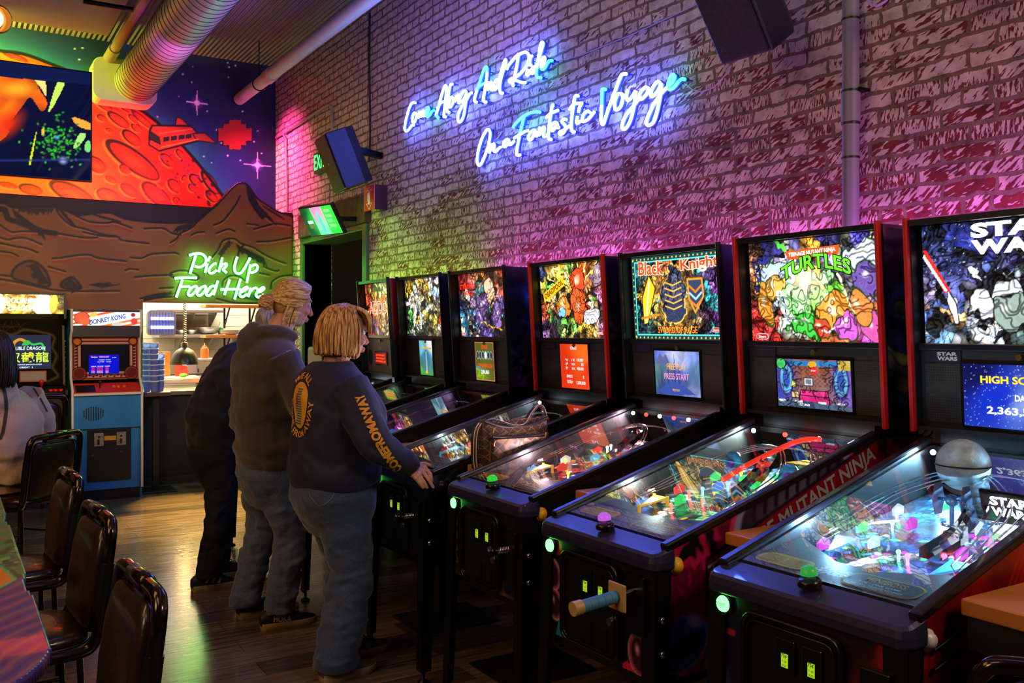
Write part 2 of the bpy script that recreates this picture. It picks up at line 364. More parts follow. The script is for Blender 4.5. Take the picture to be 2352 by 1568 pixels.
# ================================================================== setting
def brick_material():
    m, nt, b, out = _new('painted_brick'); N = nt.nodes.new; L = nt.links.new
    tc = N('ShaderNodeTexCoord'); sp = N('ShaderNodeSeparateXYZ'); cb = N('ShaderNodeCombineXYZ')
    L(tc.outputs['Object'], sp.inputs[0]); L(sp.outputs[1], cb.inputs[0]); L(sp.outputs[2], cb.inputs[1])
    def noise(vec, scale, det=3):
        n = N('ShaderNodeTexNoise'); n.inputs['Scale'].default_value = scale; n.inputs['Detail'].default_value = det; L(vec, n.inputs['Vector']); return n.outputs['Fac']
    def math_(op, a, b_=None, c=None, clamp=False):
        n = N('ShaderNodeMath'); n.operation = op; n.use_clamp = clamp
        for i, v in enumerate((a, b_, c)):
            if v is None: continue
            if isinstance(v, (int, float)): n.inputs[i].default_value = v
            else: L(v, n.inputs[i])
        return n.outputs[0]
    wob = N('ShaderNodeTexNoise'); wob.inputs['Scale'].default_value = 11; L(cb.outputs[0], wob.inputs['Vector'])
    ws = N('ShaderNodeVectorMath'); ws.operation = 'MULTIPLY_ADD'; ws.inputs[1].default_value = (.05, .032, 0); L(wob.outputs['Color'], ws.inputs[0]); L(cb.outputs[0], ws.inputs[2])
    br = N('ShaderNodeTexBrick'); L(ws.outputs[0], br.inputs['Vector']); br.inputs['Scale'].default_value = 1
    br.inputs['Brick Width'].default_value = .215; br.inputs['Row Height'].default_value = .067; br.inputs['Mortar Size'].default_value = .0088
    br.inputs['Mortar Smooth'].default_value = .25; br.inputs['Color1'].default_value = (0, 0, 0, 1); br.inputs['Color2'].default_value = (1, 1, 1, 1); br.inputs['Mortar'].default_value = (.5, .5, .5, 1)
    br.squash_frequency = 6; br.squash = .55
    tint = br.outputs['Color']; mort = br.outputs['Fac']
    # trowel strokes: stretched noise, turned a different way brick by brick
    def strokes(ang, sx, sy):
        mr = N('ShaderNodeMapping'); mr.inputs['Rotation'].default_value = (0, 0, ang); L(cb.outputs[0], mr.inputs['Vector']); mp = N('ShaderNodeMapping'); mp.inputs['Scale'].default_value = (sx, sy, 1); L(mr.outputs[0], mp.inputs['Vector'])
        return noise(mp.outputs[0], 1, 2)
    sa = strokes(-.85, 80, 17); sb = strokes(-.12, 105, 26); sc = strokes(-1.2, 66, 16)
    pick = math_('GREATER_THAN', tint, .42); pick2 = math_('GREATER_THAN', tint, .72)
    def mix(f, a, b_):
        n = N('ShaderNodeMix'); n.data_type = 'FLOAT'; L(f, n.inputs[0]); L(a, n.inputs[2]); L(b_, n.inputs[3]); return n.outputs[0]
    st = mix(pick2, mix(pick, sa, sb), sc)
    big = noise(cb.outputs[0], .9, 2)
    zr = N('ShaderNodeMapRange'); L(sp.outputs[2], zr.inputs[0]); zr.inputs[1].default_value = 2.1; zr.inputs[2].default_value = 3.5; zr.inputs[3].default_value = .10; zr.inputs[4].default_value = -.06
    yr = N('ShaderNodeMapRange'); L(sp.outputs[1], yr.inputs[0]); yr.inputs[1].default_value = 3.5; yr.inputs[2].default_value = 7.5; yr.inputs[3].default_value = .03; yr.inputs[4].default_value = -.03
    thr = math_('ADD', math_('ADD', zr.outputs[0], yr.outputs[0]), math_('MULTIPLY_ADD', tint, .16, -.09))
    thr = math_('ADD', thr, math_('MULTIPLY_ADD', big, .3, -.15))
    fine0 = noise(cb.outputs[0], 38, 3)
    wear = math_('MULTIPLY_ADD', math_('ADD', st, thr), 26, -26*.585, True)
    edge = math_('MULTIPLY_ADD', math_('ADD', mort, math_('MULTIPLY_ADD', fine0, .5, -.25)), 2.6, -.25, True)
    fine = noise(cb.outputs[0], 14, 5)
    def ramp(f, c0, c1, p0=.3, p1=.7):
        r = N('ShaderNodeValToRGB'); r.color_ramp.elements[0].color = (*c0, 1); r.color_ramp.elements[1].color = (*c1, 1)
        r.color_ramp.elements[0].position = p0; r.color_ramp.elements[1].position = p1; L(f, r.inputs[0]); return r.outputs[0]
    paint = ramp(fine, S(168, 150, 138), S(226, 208, 192)); red = ramp(fine, S(74, 22, 18), S(128, 48, 36)); mo = ramp(fine, S(92, 74, 58), S(140, 116, 94))
    def cmix(f, a, b_):
        n = N('ShaderNodeMix'); n.data_type = 'RGBA'; L(f, n.inputs[0]); L(a, n.inputs[6]); L(b_, n.inputs[7]); return n.outputs[2]
    c = cmix(edge, cmix(wear, paint, red), mo); L(c, b.inputs['Base Color']); b.inputs['Roughness'].default_value = .8
    hgt = math_('SUBTRACT', math_('MULTIPLY', fine, .35), math_('ADD', math_('MULTIPLY', edge, 1.0), math_('MULTIPLY', wear, .22)))
    bp = N('ShaderNodeBump'); bp.inputs['Strength'].default_value = .8; bp.inputs['Distance'].default_value = .012; L(hgt, bp.inputs['Height']); L(bp.outputs[0], b.inputs['Normal'])
    return m
def plank_material():
    m, nt, b, out = _new('vinyl_planks'); N = nt.nodes.new; L = nt.links.new
    tc = N('ShaderNodeTexCoord'); br = N('ShaderNodeTexBrick'); L(tc.outputs['Object'], br.inputs['Vector']); br.inputs['Scale'].default_value = 1
    br.inputs['Brick Width'].default_value = 1.25; br.inputs['Row Height'].default_value = .18; br.inputs['Mortar Size'].default_value = .0018; br.offset = .37
    br.inputs['Color1'].default_value = (*S(84, 68, 58), 1); br.inputs['Color2'].default_value = (*S(142, 118, 98), 1); br.inputs['Mortar'].default_value = (*S(34, 28, 24), 1)
    mp = N('ShaderNodeMapping'); mp.inputs['Scale'].default_value = (2.2, 26, 1); L(tc.outputs['Object'], mp.inputs[0])
    n = N('ShaderNodeTexNoise'); n.inputs['Scale'].default_value = 1.6; n.inputs['Detail'].default_value = 6; n.inputs['Distortion'].default_value = .8; L(mp.outputs[0], n.inputs[0])
    r = N('ShaderNodeValToRGB'); r.color_ramp.elements[0].position = .3; r.color_ramp.elements[1].position = .72
    r.color_ramp.elements[0].color = (.42, .40, .38, 1); r.color_ramp.elements[1].color = (1.1, 1.1, 1.1, 1); L(n.outputs[0], r.inputs[0])
    mx = N('ShaderNodeMix'); mx.data_type = 'RGBA'; mx.blend_type = 'MULTIPLY'; mx.inputs[0].default_value = 1; L(br.outputs[0], mx.inputs[6]); L(r.outputs[0], mx.inputs[7])
    L(mx.outputs[2], b.inputs['Base Color'])
    rr = N('ShaderNodeMapRange'); L(n.outputs[0], rr.inputs[0]); rr.inputs[3].default_value = .12; rr.inputs[4].default_value = .27; L(rr.outputs[0], b.inputs['Roughness'])
    bp = N('ShaderNodeBump'); bp.inputs['Strength'].default_value = .25; bp.inputs['Distance'].default_value = .004; L(n.outputs[0], bp.inputs['Height']); L(bp.outputs[0], b.inputs['Normal'])
    return m
def deck_material():
    m, nt, b, out = _new('steel_deck'); N = nt.nodes.new; L = nt.links.new
    tc = N('ShaderNodeTexCoord'); w = N('ShaderNodeTexWave'); w.wave_type = 'BANDS'; w.bands_direction = 'X'; w.inputs['Scale'].default_value = 6.5; w.inputs['Distortion'].default_value = 0
    L(tc.outputs['Object'], w.inputs[0]); bp = N('ShaderNodeBump'); bp.inputs['Strength'].default_value = 1; bp.inputs['Distance'].default_value = .03
    L(w.outputs['Fac'], bp.inputs['Height']); L(bp.outputs[0], b.inputs['Normal']); b.inputs['Base Color'].default_value = (*S(128, 122, 126), 1); b.inputs['Roughness'].default_value = .5
    return m
BRICK = brick_material()
struct('floor', MB().box(-4, -2, -.1, 6, 14, 0), plank_material())
struct('ceiling', MB().box(-4, -2, CEIL, 5, D+.1, CEIL+.1), deck_material())
pa, pb = on_z(0, 46, 4.42), on_z(249, 81, 4.42)
struct('ceiling_panel', MB().box(-4, -2, 4.42, pb.x, (pa.y+pb.y)/2, 4.47), mat('gypsum', (150, 142, 146), .8, bump=.1))
DY0, DY1, DZ = 7.775, 9.40, 2.50
mb = MB()
mb.quad((W, -2, 0), (W, DY0, 0), (W, DY0, CEIL), (W, -2, CEIL)); mb.quad((W, DY0, DZ), (W, DY1, DZ), (W, DY1, CEIL), (W, DY0, CEIL))
mb.quad((W, DY1, 0), (W, D+.1, 0), (W, D+.1, CEIL), (W, DY1, CEIL))
mb.quad((W, DY0, 0), (W+.3, DY0, 0), (W+.3, DY0, DZ), (W, DY0, DZ)); mb.quad((W, DY1, 0), (W+.3, DY1, 0), (W+.3, DY1, DZ), (W, DY1, DZ)); mb.quad((W, DY0, DZ), (W, DY1, DZ), (W+.3, DY1, DZ), (W+.3, DY0, DZ))
struct('wall_right', mb, BRICK)
struct('wall_left', MB().box(-4.1, -2, 0, -4, 14, CEIL), mat('dark_wall', (60, 50, 46), .8))
struct('wall_front', MB().box(-4, -2.1, 0, 6, -2, CEIL), MC['dark_wall'])
# doorway: trim, timber lintel, dark passage beyond
GRN = mat('green_door_paint', (70, 84, 62), .5)
struct('trim_1', MB().box(W-.03, DY0-.10, 0, W+.3, DY0, DZ+.02), GRN, .006)
struct('trim_2', MB().box(W-.03, DY1, 0, W+.3, DY1+.07, DZ+.02), GRN, .006)
struct('trim_3', MB().box(W-.03, DY0, DZ-.04, W+.3, DY1, DZ+.02), GRN, .006)
struct('lintel', MB().box(W-.06, DY0-.14, DZ+.02, W+.05, DY1+.05, DZ+.27), mat('old_timber', (74, 48, 30), .85, bump=.6, bscale=14, var=.5), .012)
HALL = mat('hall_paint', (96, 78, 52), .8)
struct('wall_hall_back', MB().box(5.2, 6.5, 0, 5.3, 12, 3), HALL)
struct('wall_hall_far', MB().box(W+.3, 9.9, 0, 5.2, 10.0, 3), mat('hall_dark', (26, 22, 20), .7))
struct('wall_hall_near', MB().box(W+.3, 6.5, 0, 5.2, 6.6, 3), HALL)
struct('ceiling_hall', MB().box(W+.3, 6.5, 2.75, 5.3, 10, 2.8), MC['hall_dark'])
l = bpy.data.lights.new('hall_light', 'POINT'); l.color = (1, .72, .36); l.energy = 7; l.shadow_soft_size = .1; o = bpy.data.objects.new('hall_light', l); COL.objects.link(o); o.location = (4.1, 8.6, 2.45)
hl = root('ceiling_lamp', 'small square lit lamp on the ceiling of the dark passage', 'lamp', (4.1, 9.1, 2.75))
MB().box(-.16, -.16, -.10, .16, .16, 0).build('housing', mat('lamp_white', (160, 140, 110), .5), hl, .01)
MB().box(-.14, -.14, -.115, .14, .14, -.1).build('diffuser', emit('hall_lamp', (255, 214, 150), 3.0), hl)

# ---- upper mural: planet, stars and craters painted on the wall
def P1(x, y): p = on_y(x*.3189, y*.3189, D-.02); return (p.x+1.2, p.z-2.6)          # coordinates of the upper-left crop
cv = Canvas(W+1.2, CEIL-2.6, .008, (7, 10, 62))
edge = [P1(*p) for p in [(-900, 420), (-500, 330), (-200, 335), (0, 362), (180, 388), (400, 470), (700, 590), (900, 712), (1100, 850), (1300, 1030), (1450, 1200), (1600, 1400), (1750, 1620)]]
edge = [(p.x, p.y) for p in catmull(edge, 5)]
planet = edge+[(4.6, -1), (-1, -1)]
pm = cv.pmask(planet); dd = cv.dist(edge)
gl = np.exp(-dd/.20)*.95; cv.C = cv.C*(1-gl[..., None])+np.array((40, 150, 176))*gl[..., None]
gl = np.exp(-(dd/.5)**2)*.35; cv.C = cv.C*(1-gl[..., None])+np.array((20, 60, 190))*gl[..., None]
nz = cv.noise(5, 3.0); cv.C *= (1+.12*nz)[..., None]
r_ = random.Random(3)
for k in range(110):
    x, y = r_.uniform(.9, 4.4), r_.uniform(.2, 1.95); cv.ell(x, y, .006+.006*r_.random(), .006+.006*r_.random(), 0, (225, 225, 255))
f = np.clip((cv.X-1.55)/1.7, 0, 1)[..., None]; mar = np.array((240, 104, 26))*(1-f)+np.array((232, 34, 22))*f; mar = mar*(1+.13*cv.noise(8, 4.5))[..., None]
cv.C = np.where(pm[..., None], mar, cv.C)
def crater(x, y, rx, ry, a):
    px, py = P1(x, y); k = .3189*9.6/FPX; a = -math.radians(a)
    cv.ell(px-.010, py-.012, rx*k*1.06, ry*k*1.12, a, (250, 110, 30)); cv.ell(px, py, rx*k, ry*k, a, (26, 6, 5)); cv.ell(px+.012*min(1, ry/40), py-.008*min(1, ry/40), rx*k*.86, ry*k*.72, a, (216, 34, 16))
    cv.ell(px+.022, py-.02, rx*k*.6, ry*k*.5, a, (240, 60, 22), soft=.6)
for c in [(745,750,70,28,35),(890,755,80,28,35),(855,860,88,36,33),(735,845,35,22,20),(790,935,26,15,15),(950,990,80,42,38),(1030,860,100,24,38),(985,915,42,28,30),(960,1150,222,78,34),(690,1180,80,52,35),(900,1215,42,30,40),(800,1290,42,22,25),(930,1365,68,38,35),(1205,1150,62,36,45),(1300,1105,42,24,50),(1130,1400,130,62,40),(1260,1335,62,42,45),(1405,1290,50,36,45),(1515,1310,105,42,55),(1525,1410,55,34,45),(220,1360,75,38,10),(520,1390,160,66,25),(780,1405,82,52,20),(1390,1350,38,28,40),(1280,1445,38,28,30),(1330,1280,20,26,40),(725,672,32,16,40),(960,850,40,20,40),(110,405,80,20,14),(1165,1330,30,14,35),(60,1330,60,20,10)]: crater(*c)
for k in range(46):
    x, y = r_.uniform(1120, 1600), r_.uniform(1080, 1500)
    if y > 1.05*(x-1250)+1000: px, py = P1(x, y); cv.ell(px, py, .012+.014*r_.random(), .009+.008*r_.random(), -.8, (70, 8, 40) if k % 3 else (120, 20, 120))
cv.line(edge, .035, (8, 6, 8))
for x, y, s in ((1422, 738, .17), (1858, 1188, .17)):
    px, py = P1(x, y); cv.ell(px, py, s*.5, s*.5, 0, (170, 70, 200), soft=1.0)
    cv.poly([(px-s, py), (px, py+.012), (px+s, py), (px, py-.012)], (235, 210, 255)); cv.poly([(px, py-s), (px+.012, py), (px, py+s), (px-.012, py)], (235, 210, 255)); cv.ell(px, py, .03, .03, 0, (255, 245, 255))
# a plain red flying bus-like craft and a plain red pixel block pattern
def PP(pts): return [P1(*p) for p in pts]
cv.poly(PP([(1100, 900), (1380, 905), (1430, 960), (1440, 1010), (1150, 1085), (1075, 1040), (1080, 940)]), (196, 52, 40), .02)
cv.poly(PP([(1265, 900), (1275, 842), (1300, 845), (1365, 900)]), (206, 60, 44), .012)
cv.poly(PP([(1390, 960), (1480, 955), (1565, 1030), (1420, 1010)]), (186, 44, 36), .012)
cv.poly(PP([(1085, 940), (1150, 985), (1160, 1040), (1080, 1000)]), (26, 26, 46), .008)
for x in (1180, 1235, 1290, 1340): cv.poly(PP([(x, 985-(x-1180)*.12), (x+42, 980-(x-1180)*.12), (x+42, 1012-(x-1180)*.14), (x, 1020-(x-1180)*.14)]), (30, 26, 44))
cv.line(PP([(1165, 1058), (1430, 1000)]), .012, (236, 150, 110)); cv.line(PP([(1150, 960), (1390, 925)]), .010, (236, 120, 90))
pix = ["..##..", ".####.", "######", "######", "######", ".####.", "..##.."]
for j, row in enumerate(pix):
    for i, ch in enumerate(row):
        if ch == '#':
            x, y = 1575+i*40, 860+j*30
            cv.poly(PP([(x-10, y+6), (x+32, y+8), (x+32, y+40), (x-10, y+38)]), (12, 8, 14))
for j, row in enumerate(pix):
    for i, ch in enumerate(row):
        if ch == '#':
            x, y = 1575+i*40, 860+j*30; cv.poly(PP([(x, y), (x+41, y+2), (x+41, y+33), (x, y+31)]), (176, 34, 22))
cv.mesh('wall_back', lambda X, Y: (X-1.2, D+0*X, Y+2.6), printed('mural_paint', rough=.55))['kind'] = 'structure'
struct('wall_back_left', MB().box(-4, D, 0, -1.2, D+.1, CEIL), mat('navy_paint', (14, 18, 70), .6))

# ---- lower mural wall: brown desert hills with black ink lines, food window cut through it
LX0 = -2.0
def PL(px, py): p = on_y(px, py, DL); return (p.x-LX0, p.z)
def P2(x, y): return PL(x*.3189, 440+y*.3189)
WX0, WX1 = on_y(328, 760, DL).x, on_y(655, 760, DL).x; WZ0, WZ1 = .90, on_y(328, 695, DL).z
cv = Canvas(W-LX0, 3.12, .0085, (40, 18, 12))
LTOP = PL(480, 477)[1]
peak = [P2(*p) for p in [(1500, 140), (1555, 95), (1620, 25), (1680, -38), (1720, -62), (1770, -60), (1810, -20), (1850, 40), (1920, 90), (2000, 140), (2090, 170), (2114, 190)]]
peak = [(p.x, p.y) for p in catmull(peak, 4)]
hills = [P2(*p) for p in [(-2200, 140), (-900, 60), (-300, 110), (0, 78), (60, 95), (110, 112), (250, 104), (400, 106), (470, 130), (560, 165), (700, 150), (800, 150), (900, 190), (1050, 212), (1230, 222), (1390, 215), (1440, 195), (1500, 140)]]
hills = [(p.x, p.y) for p in catmull(hills, 4)]+peak
cv.poly(hills+[(W-LX0+.1, PL(675, 500)[1]), (W-LX0+.1, -1), (-1, -1)], (138, 84, 30))
cv.C *= (1+.10*cv.noise(3, 2.2))[..., None]
def ln(pts, w=.018, col=(14, 8, 5), n=5): cv.line([(p.x, p.y) for p in catmull([P2(*p) for p in pts], n)], w, col)
def hl(pts, dy=12, w=.014, col=(182, 122, 58)): ln([(x, y+dy) for x, y in pts], w, col)
def rd(pts, dy=26, w=.02, col=(150, 56, 24)): ln([(x, y+dy) for x, y in pts], w, col)
def hatch(a, b, n, dx, dy, w=.011):
    for k in range(n):
        t = (k+.5)/n; x = a[0]+(b[0]-a[0])*t; y = a[1]+(b[1]-a[1])*t; q = .7+.6*r_.random()
        cv.line([P2(x, y), P2(x+dx*q, y+dy*q)], w, (14, 8, 5))
STR = [[(0,240),(80,290),(160,285),(330,290),(470,310),(600,330),(700,330)],[(0,330),(60,345),(110,335),(190,335),(300,380)],[(400,105),(430,170),(510,240),(620,270),(750,310),(850,325),(880,350),(1070,372)],[(550,175),(640,215),(760,225),(830,220),(950,262)],[(600,290),(730,318),(840,325)],[(1040,265),(1120,262),(1180,265),(1240,300),(1300,310)],[(380,480),(450,475),(540,460),(640,455),(720,480),(910,500)],[(940,472),(1020,478),(1090,450),(1190,442),(1260,440),(1285,450)],[(0,370),(120,395),(200,410),(270,438)],[(0,430),(80,440),(130,465)],[(0,600),(80,610)],[(0,630),(120,650),(300,690),(470,715),(860,714)],[(350,540),(470,575)],[(905,565),(940,556),(995,562)],[(970,616),(1080,605),(1240,598)],[(1010,770),(1100,745),(1190,730)],[(1040,780),(1150,762),(1240,755)],[(1150,695),(1250,690)],[(1225,368),(1270,340),(1300,300),(1380,260),(1440,195)],[(1540,240),(1600,215),(1650,160),(1700,90),(1730,30)],[(1800,20),(1830,90),(1880,150),(1960,215)],[(1380,312),(1420,295),(1470,290)],[(1560,300),(1640,270),(1690,285)],[(1830,270),(1900,250),(1990,230),(2090,245)],[(1850,360),(1960,355),(2100,330)],[(1780,230),(1860,240)],[(1530,470),(1570,420),(1600,360),(1640,340),(1690,340),(1740,375),(1820,400),(1900,450),(1960,480),(2010,500),(2060,516)],[(1760,380),(1720,430),(1710,500)],[(1900,540),(1980,570),(2010,565)],[(1950,700),(1960,650),(2020,610),(2110,600)],[(1990,690),(2110,640)],[(1940,600),(1870,585)],[(1230,585),(1290,568),(1370,575),(1430,610),(1410,635),(1300,620),(1230,610),(1230,585)],[(1600,680),(1610,640),(1660,605),(1730,615),(1760,640)],[(1560,770),(1700,800),(1900,800)]]
for q in STR: hl(q)
for q in STR[::3]: rd(q)
for q in STR: ln(q)
ln([(p[0], p[1]) for p in [(-300, 150), (0, 125), (40, 150), (60, 195), (120, 215), (180, 240), (250, 265), (330, 290), (400, 300)]], .05)
hatch((90, 130), (300, 285), 26, 22, 50, .014); hatch((140, 112), (390, 112), 24, -16, 40, .010); hatch((660, 160), (840, 205), 22, 44, 18, .009); hatch((410, 110), (500, 220), 14, 40, 26, .009)
hatch((1280, 250), (1400, 225), 14, -40, 46, .009); hatch((1830, 70), (1950, 190), 18, 30, 40, .012); hatch((1890, 100), (2010, 170), 16, 40, 30, .011); hatch((1650, 350), (1570, 450), 14, 22, 16, .010); hatch((1700, 380), (1900, 480), 26, 20, 46, .011); hatch((1790, -30), (1850, 90), 12, 24, 34, .013)
ln(peak and [(1790, -40), (1800, 30), (1830, 100), (1890, 180)], .05)
def rock(pts, body, a, b, n, dx, dy):
    q = [(p.x, p.y) for p in catmull([P2(*p) for p in pts], 5, True)]; cv.poly(q, body, .022); hatch(a, b, n, dx, dy, .012)
rock([(90, 580), (130, 530), (200, 500), (260, 510), (320, 560), (350, 620), (355, 675), (300, 680), (180, 650), (95, 620)], (112, 64, 24), (260, 520), (350, 660), 18, -60, 10)
rock([(440, 665), (470, 635), (520, 618), (560, 650), (582, 695), (520, 700), (450, 690)], (104, 58, 22), (500, 630), (575, 690), 9, -46, 36)
hatch((640, 670), (740, 690), 8, 110, -20, .009); hatch((1020, 770), (1080, 780), 4, 150, -40, .010); hatch((1700, 760), (1880, 790), 16, 50, -40, .010)
cv.line(hills, .03, (10, 6, 5))
dk = cv.Y < 0.0
keep = ((cv.Y < LTOP) | cv.pmask(peak+[(peak[-1][0], 2), (peak[0][0], 2)])) & ~((cv.X > WX0-LX0) & (cv.X < WX1-LX0) & (cv.Y > WZ0) & (cv.Y < WZ1))
cv.C = np.where((cv.Y < WZ0)[..., None] & (cv.X > WX0-LX0-.3)[..., None], np.array((15, 14, 14.)), cv.C)
keep &= cv.X < W-LX0-.01
lw = cv.mesh('wall_food_window', lambda X, Y: (X+LX0, DL+0*X, Y+0), MC['mural_paint'], None, keep, .12); lw['kind'] = 'structure'; lw.modifiers[0].offset = -1
struct('baseboard_counter', MB().box(WX0-.3, DL-.014, 0, WX1+.3, DL-.001, .075), mat('dark_base', (44, 42, 34), .5))
struct('trim_4', MB().box(-2, DL+.01, LTOP-.06, 2.4, D, LTOP-.01), mat('shelf_brown', (34, 16, 10), .7))

# ================================================================== kitchen behind the window
TILE = mat('white_tile', (232, 226, 206), .35)
struct('wall_kitchen_back', MB().box(-.5, 12.2, 0, 5, 12.3, 2.7), TILE)
struct('wall_kitchen_left', MB().box(WX0-.25, DL+.13, 0, WX0-.15, 12.2, 2.7), TILE)
struct('wall_kitchen_right', MB().box(4.1, DL+.13, 0, 4.2, 12.2, 2.7), TILE)
struct('ceiling_kitchen', MB().box(-.5, DL+.13, 2.65, 5, 12.3, 2.75), mat('kitchen_ceiling', (220, 214, 200), .8))
mb = MB()
for k in range(15): mb.box(WX0-.15, 12.197, .4+.15*k, 4.1, 12.2, .404+.15*k)
struct('trim_5', mb, mat('grout', (170, 164, 150), .8))
ct = root('pass_counter', 'brushed steel counter shelf across the lit food window', 'counter', ((WX0+WX1)/2, DL, WZ0))
MB().box(-(WX1-WX0)/2+.01, -.06, -.03+.032, (WX1-WX0)/2-.01, .40, .044).build('worktop', mat('warm_steel', (178, 166, 140), .28, .85), ct, .004)
# pixel placing helpers inside the kitchen
def K(px, py, y): p = on_y(px, py, y); return p
def kx(px, y): return on_y(px, 800, y).x
def kz(py, y, px=450): return on_y(px, py, y).z
Y1, Y2 = 11.4, 12.0
# prep table, wall shelves, brackets
pt = root('prep_table', 'steel kitchen worktop with a white cutting surface behind the cup stacks', 'table', (kx(410, 10.7), 10.75, 0))
x0, x1 = WX0-.13-kx(410, 10.7), .62; zt = kz(868, 10.5)
MB().box(x0, -.32, zt-.05, x1, .4, zt).build('worktop', STEEL, pt, .004)
MB().box(x0+.1, -.28, zt, .2, .3, zt+.015).build('cutting_board', mat('board_white', (238, 232, 216), .5), pt, .004)
for sx in (x0+.05, x1-.05):
    for sy in (-.28, .36): MB().cyl((sx, sy, 0), (sx, sy, zt-.05), .02).build('leg', STEEL, pt)
for nm, za, ya, xa, xb, lab in (('wall_shelf', kz(712, Y2), Y2-.12, kx(350, Y2), kx(500, Y2), 'upper steel shelf on the kitchen wall under the window top'),
                               ('wall_shelf', kz(768, Y2), Y2-.12, kx(355, Y2), kx(560, Y2), 'lower steel shelf on the kitchen wall carrying the bowls')):
    sh = root(nm, lab, 'shelf', (0, ya, za), group='steel wall shelves')
    MB().box(xa, -.17, -.035, xb, .3, 0).build('board', STEEL, sh, .003)
    for k in range(3):
        xx = xa+(xb-xa)*(.25+.33*k)
        MB().prism([(.3, -.035), (.3, -.28), (-.14, -.035)], lambda u, v, t, xx=xx: (xx+t, u, v), -.004, .004).build('bracket', STEEL, sh)
for za, ya, xa, xb, lab in ((kz(700, 11.0), 11.0, kx(466, 11.0), kx(620, 11.0), 'upper honey wooden shelf with black brackets'), (kz(770, 11.0), 11.0, kx(466, 11.0), kx(600, 11.0), 'lower honey wooden shelf at the right of the steel shelf')):
    sh = root('wooden_shelf', lab, 'shelf', (0, ya, za), group='wooden shelves')
    MB().box(xa, -.14, -.03, xb, .14, .004).build('board', mat('honey_wood', (206, 130, 44), .5, var=.25, bscale=8), sh, .003)
    for xx in (xa+.28, xa+.58):
        b = MB(); b.bar((xx, .13, -.03), (xx, .13, -.27), .02, .02); b.bar((xx, -.1, -.03), (xx, .13, -.25), .016, .016, (1, 0, 0)); b.build('bracket', BLACK, sh)
# insect lamp
il = root('insect_lamp', 'blue glowing insect lamp hung on the white kitchen wall', 'lamp', tuple(K(372, 741, Y2-.32)))
MB().prism(rrect(.32, .30, .04), lambda u, v, t: (u, t, v), 0, .1).build('housing', mat('lamp_grey', (88, 88, 100), .4), il)
for dz in (.05, -.055): MB().cyl((-.13, -.02, dz), (.13, -.02, dz), .018).build('tube', emit('uv_tube', (110, 130, 255), 14), il)
mb = MB()
for k in range(9): mb.box(-.14+.035*k-.002, -.05, -.13, -.14+.035*k+.002, -.045, .13)
mb.build('grille', mat('lamp_grille', (40, 44, 90), .4, .6), il)
# pendant heat lamp over the pass
HP = K(424, 830, 10.15)
pl = root('pendant_lamp', 'black dome heat lamp on a coiled cord over the food window', 'lamp', tuple(HP))
MB().lathe([(.150, -.03), (.148, -.02), (.14, .02), (.12, .075), (.085, .12), (.04, .145), (.035, .15), (.035, .20), (.02, .205), (0, .206)], seg=32).build('shade', mat('shade_black', (30, 28, 24), .38, coat=.3), pl)
MB().lathe([(.10, .03), (.115, 0), (.14, -.025)], seg=32).build('reflector', mat('reflector', (230, 200, 140), .3, .6), pl)
MB().ball((0, 0, -.005), (.045, .045, .035)).build('bulb', emit('heat_bulb', (255, 190, 110), 14), pl)
mb = MB(); cz = []
for k in range(260): a = k*.62; cz.append((.016*math.cos(a), .016*math.sin(a), .20+k*.0023))
mb.tube(cz, .0045, 5); mb.cyl((0, 0, .78), (0, 0, 2.65-HP.z), .004, seg=6); mb.build('cord', BLACK, pl)
l = bpy.data.lights.new('heat_lamp_light', 'POINT'); l.color = (1, .6, .25); l.energy = 9; l.shadow_soft_size = .04; lo = bpy.data.objects.new('heat_lamp_light', l); COL.objects.link(lo); lo.location = HP+Vector((0, 0, -.06))
# stacks of blue plastic cups on the ledge table
CUP = glassmat('blue_plastic', (.55, .68, 1.0), 2.2, .08)
CUPB, _nt, _b, _o = _new('blue_cup')
_t = _nt.nodes.new('ShaderNodeBsdfTranslucent'); _t.inputs[0].default_value = (*S(150, 180, 255), 1); _b.inputs['Base Color'].default_value = (*S(150, 176, 255), 1); _b.inputs['Roughness'].default_value = .15
_x = _nt.nodes.new('ShaderNodeMixShader'); _x.inputs[0].default_value = .6; _nt.links.new(_b.outputs[0], _x.inputs[1]); _nt.links.new(_t.outputs[0], _x.inputs[2]); _nt.links.new(_x.outputs[0], _o.inputs[0])
def cup_stack(px, y, n, lab):
    p = on_y(px, 890, y)
    for k in range(n):
        o = MB().lathe([(.0, .004), (.028, .0), (.030, .004), (.040, .105), (.042, .108), (.039, .106), (.027, .012), (0, .012)], seg=18).build('plastic_cup', CUPB); MB().lathe([(.0405, .098), (.0435, .100), (.0435, .108), (.0405, .109)], seg=18).build('rim', mat('cup_rim_highlight', (214, 222, 255), .15, spec=.8), o)  # pale rim colour stands in for white highlights on the blue lips
        o.location = (p.x, p.y, TT+.001+k*.052); o.location.z = TT+.001+k*.052
        tag(o, ('bottom', 'second', 'third', 'fourth', 'fifth', 'sixth', 'seventh', 'eighth')[k]+' cup from below'*(k > 0)+' cup'*(k == 0)+', '+lab, 'cup', 'blue cups stacked on the ledge table')
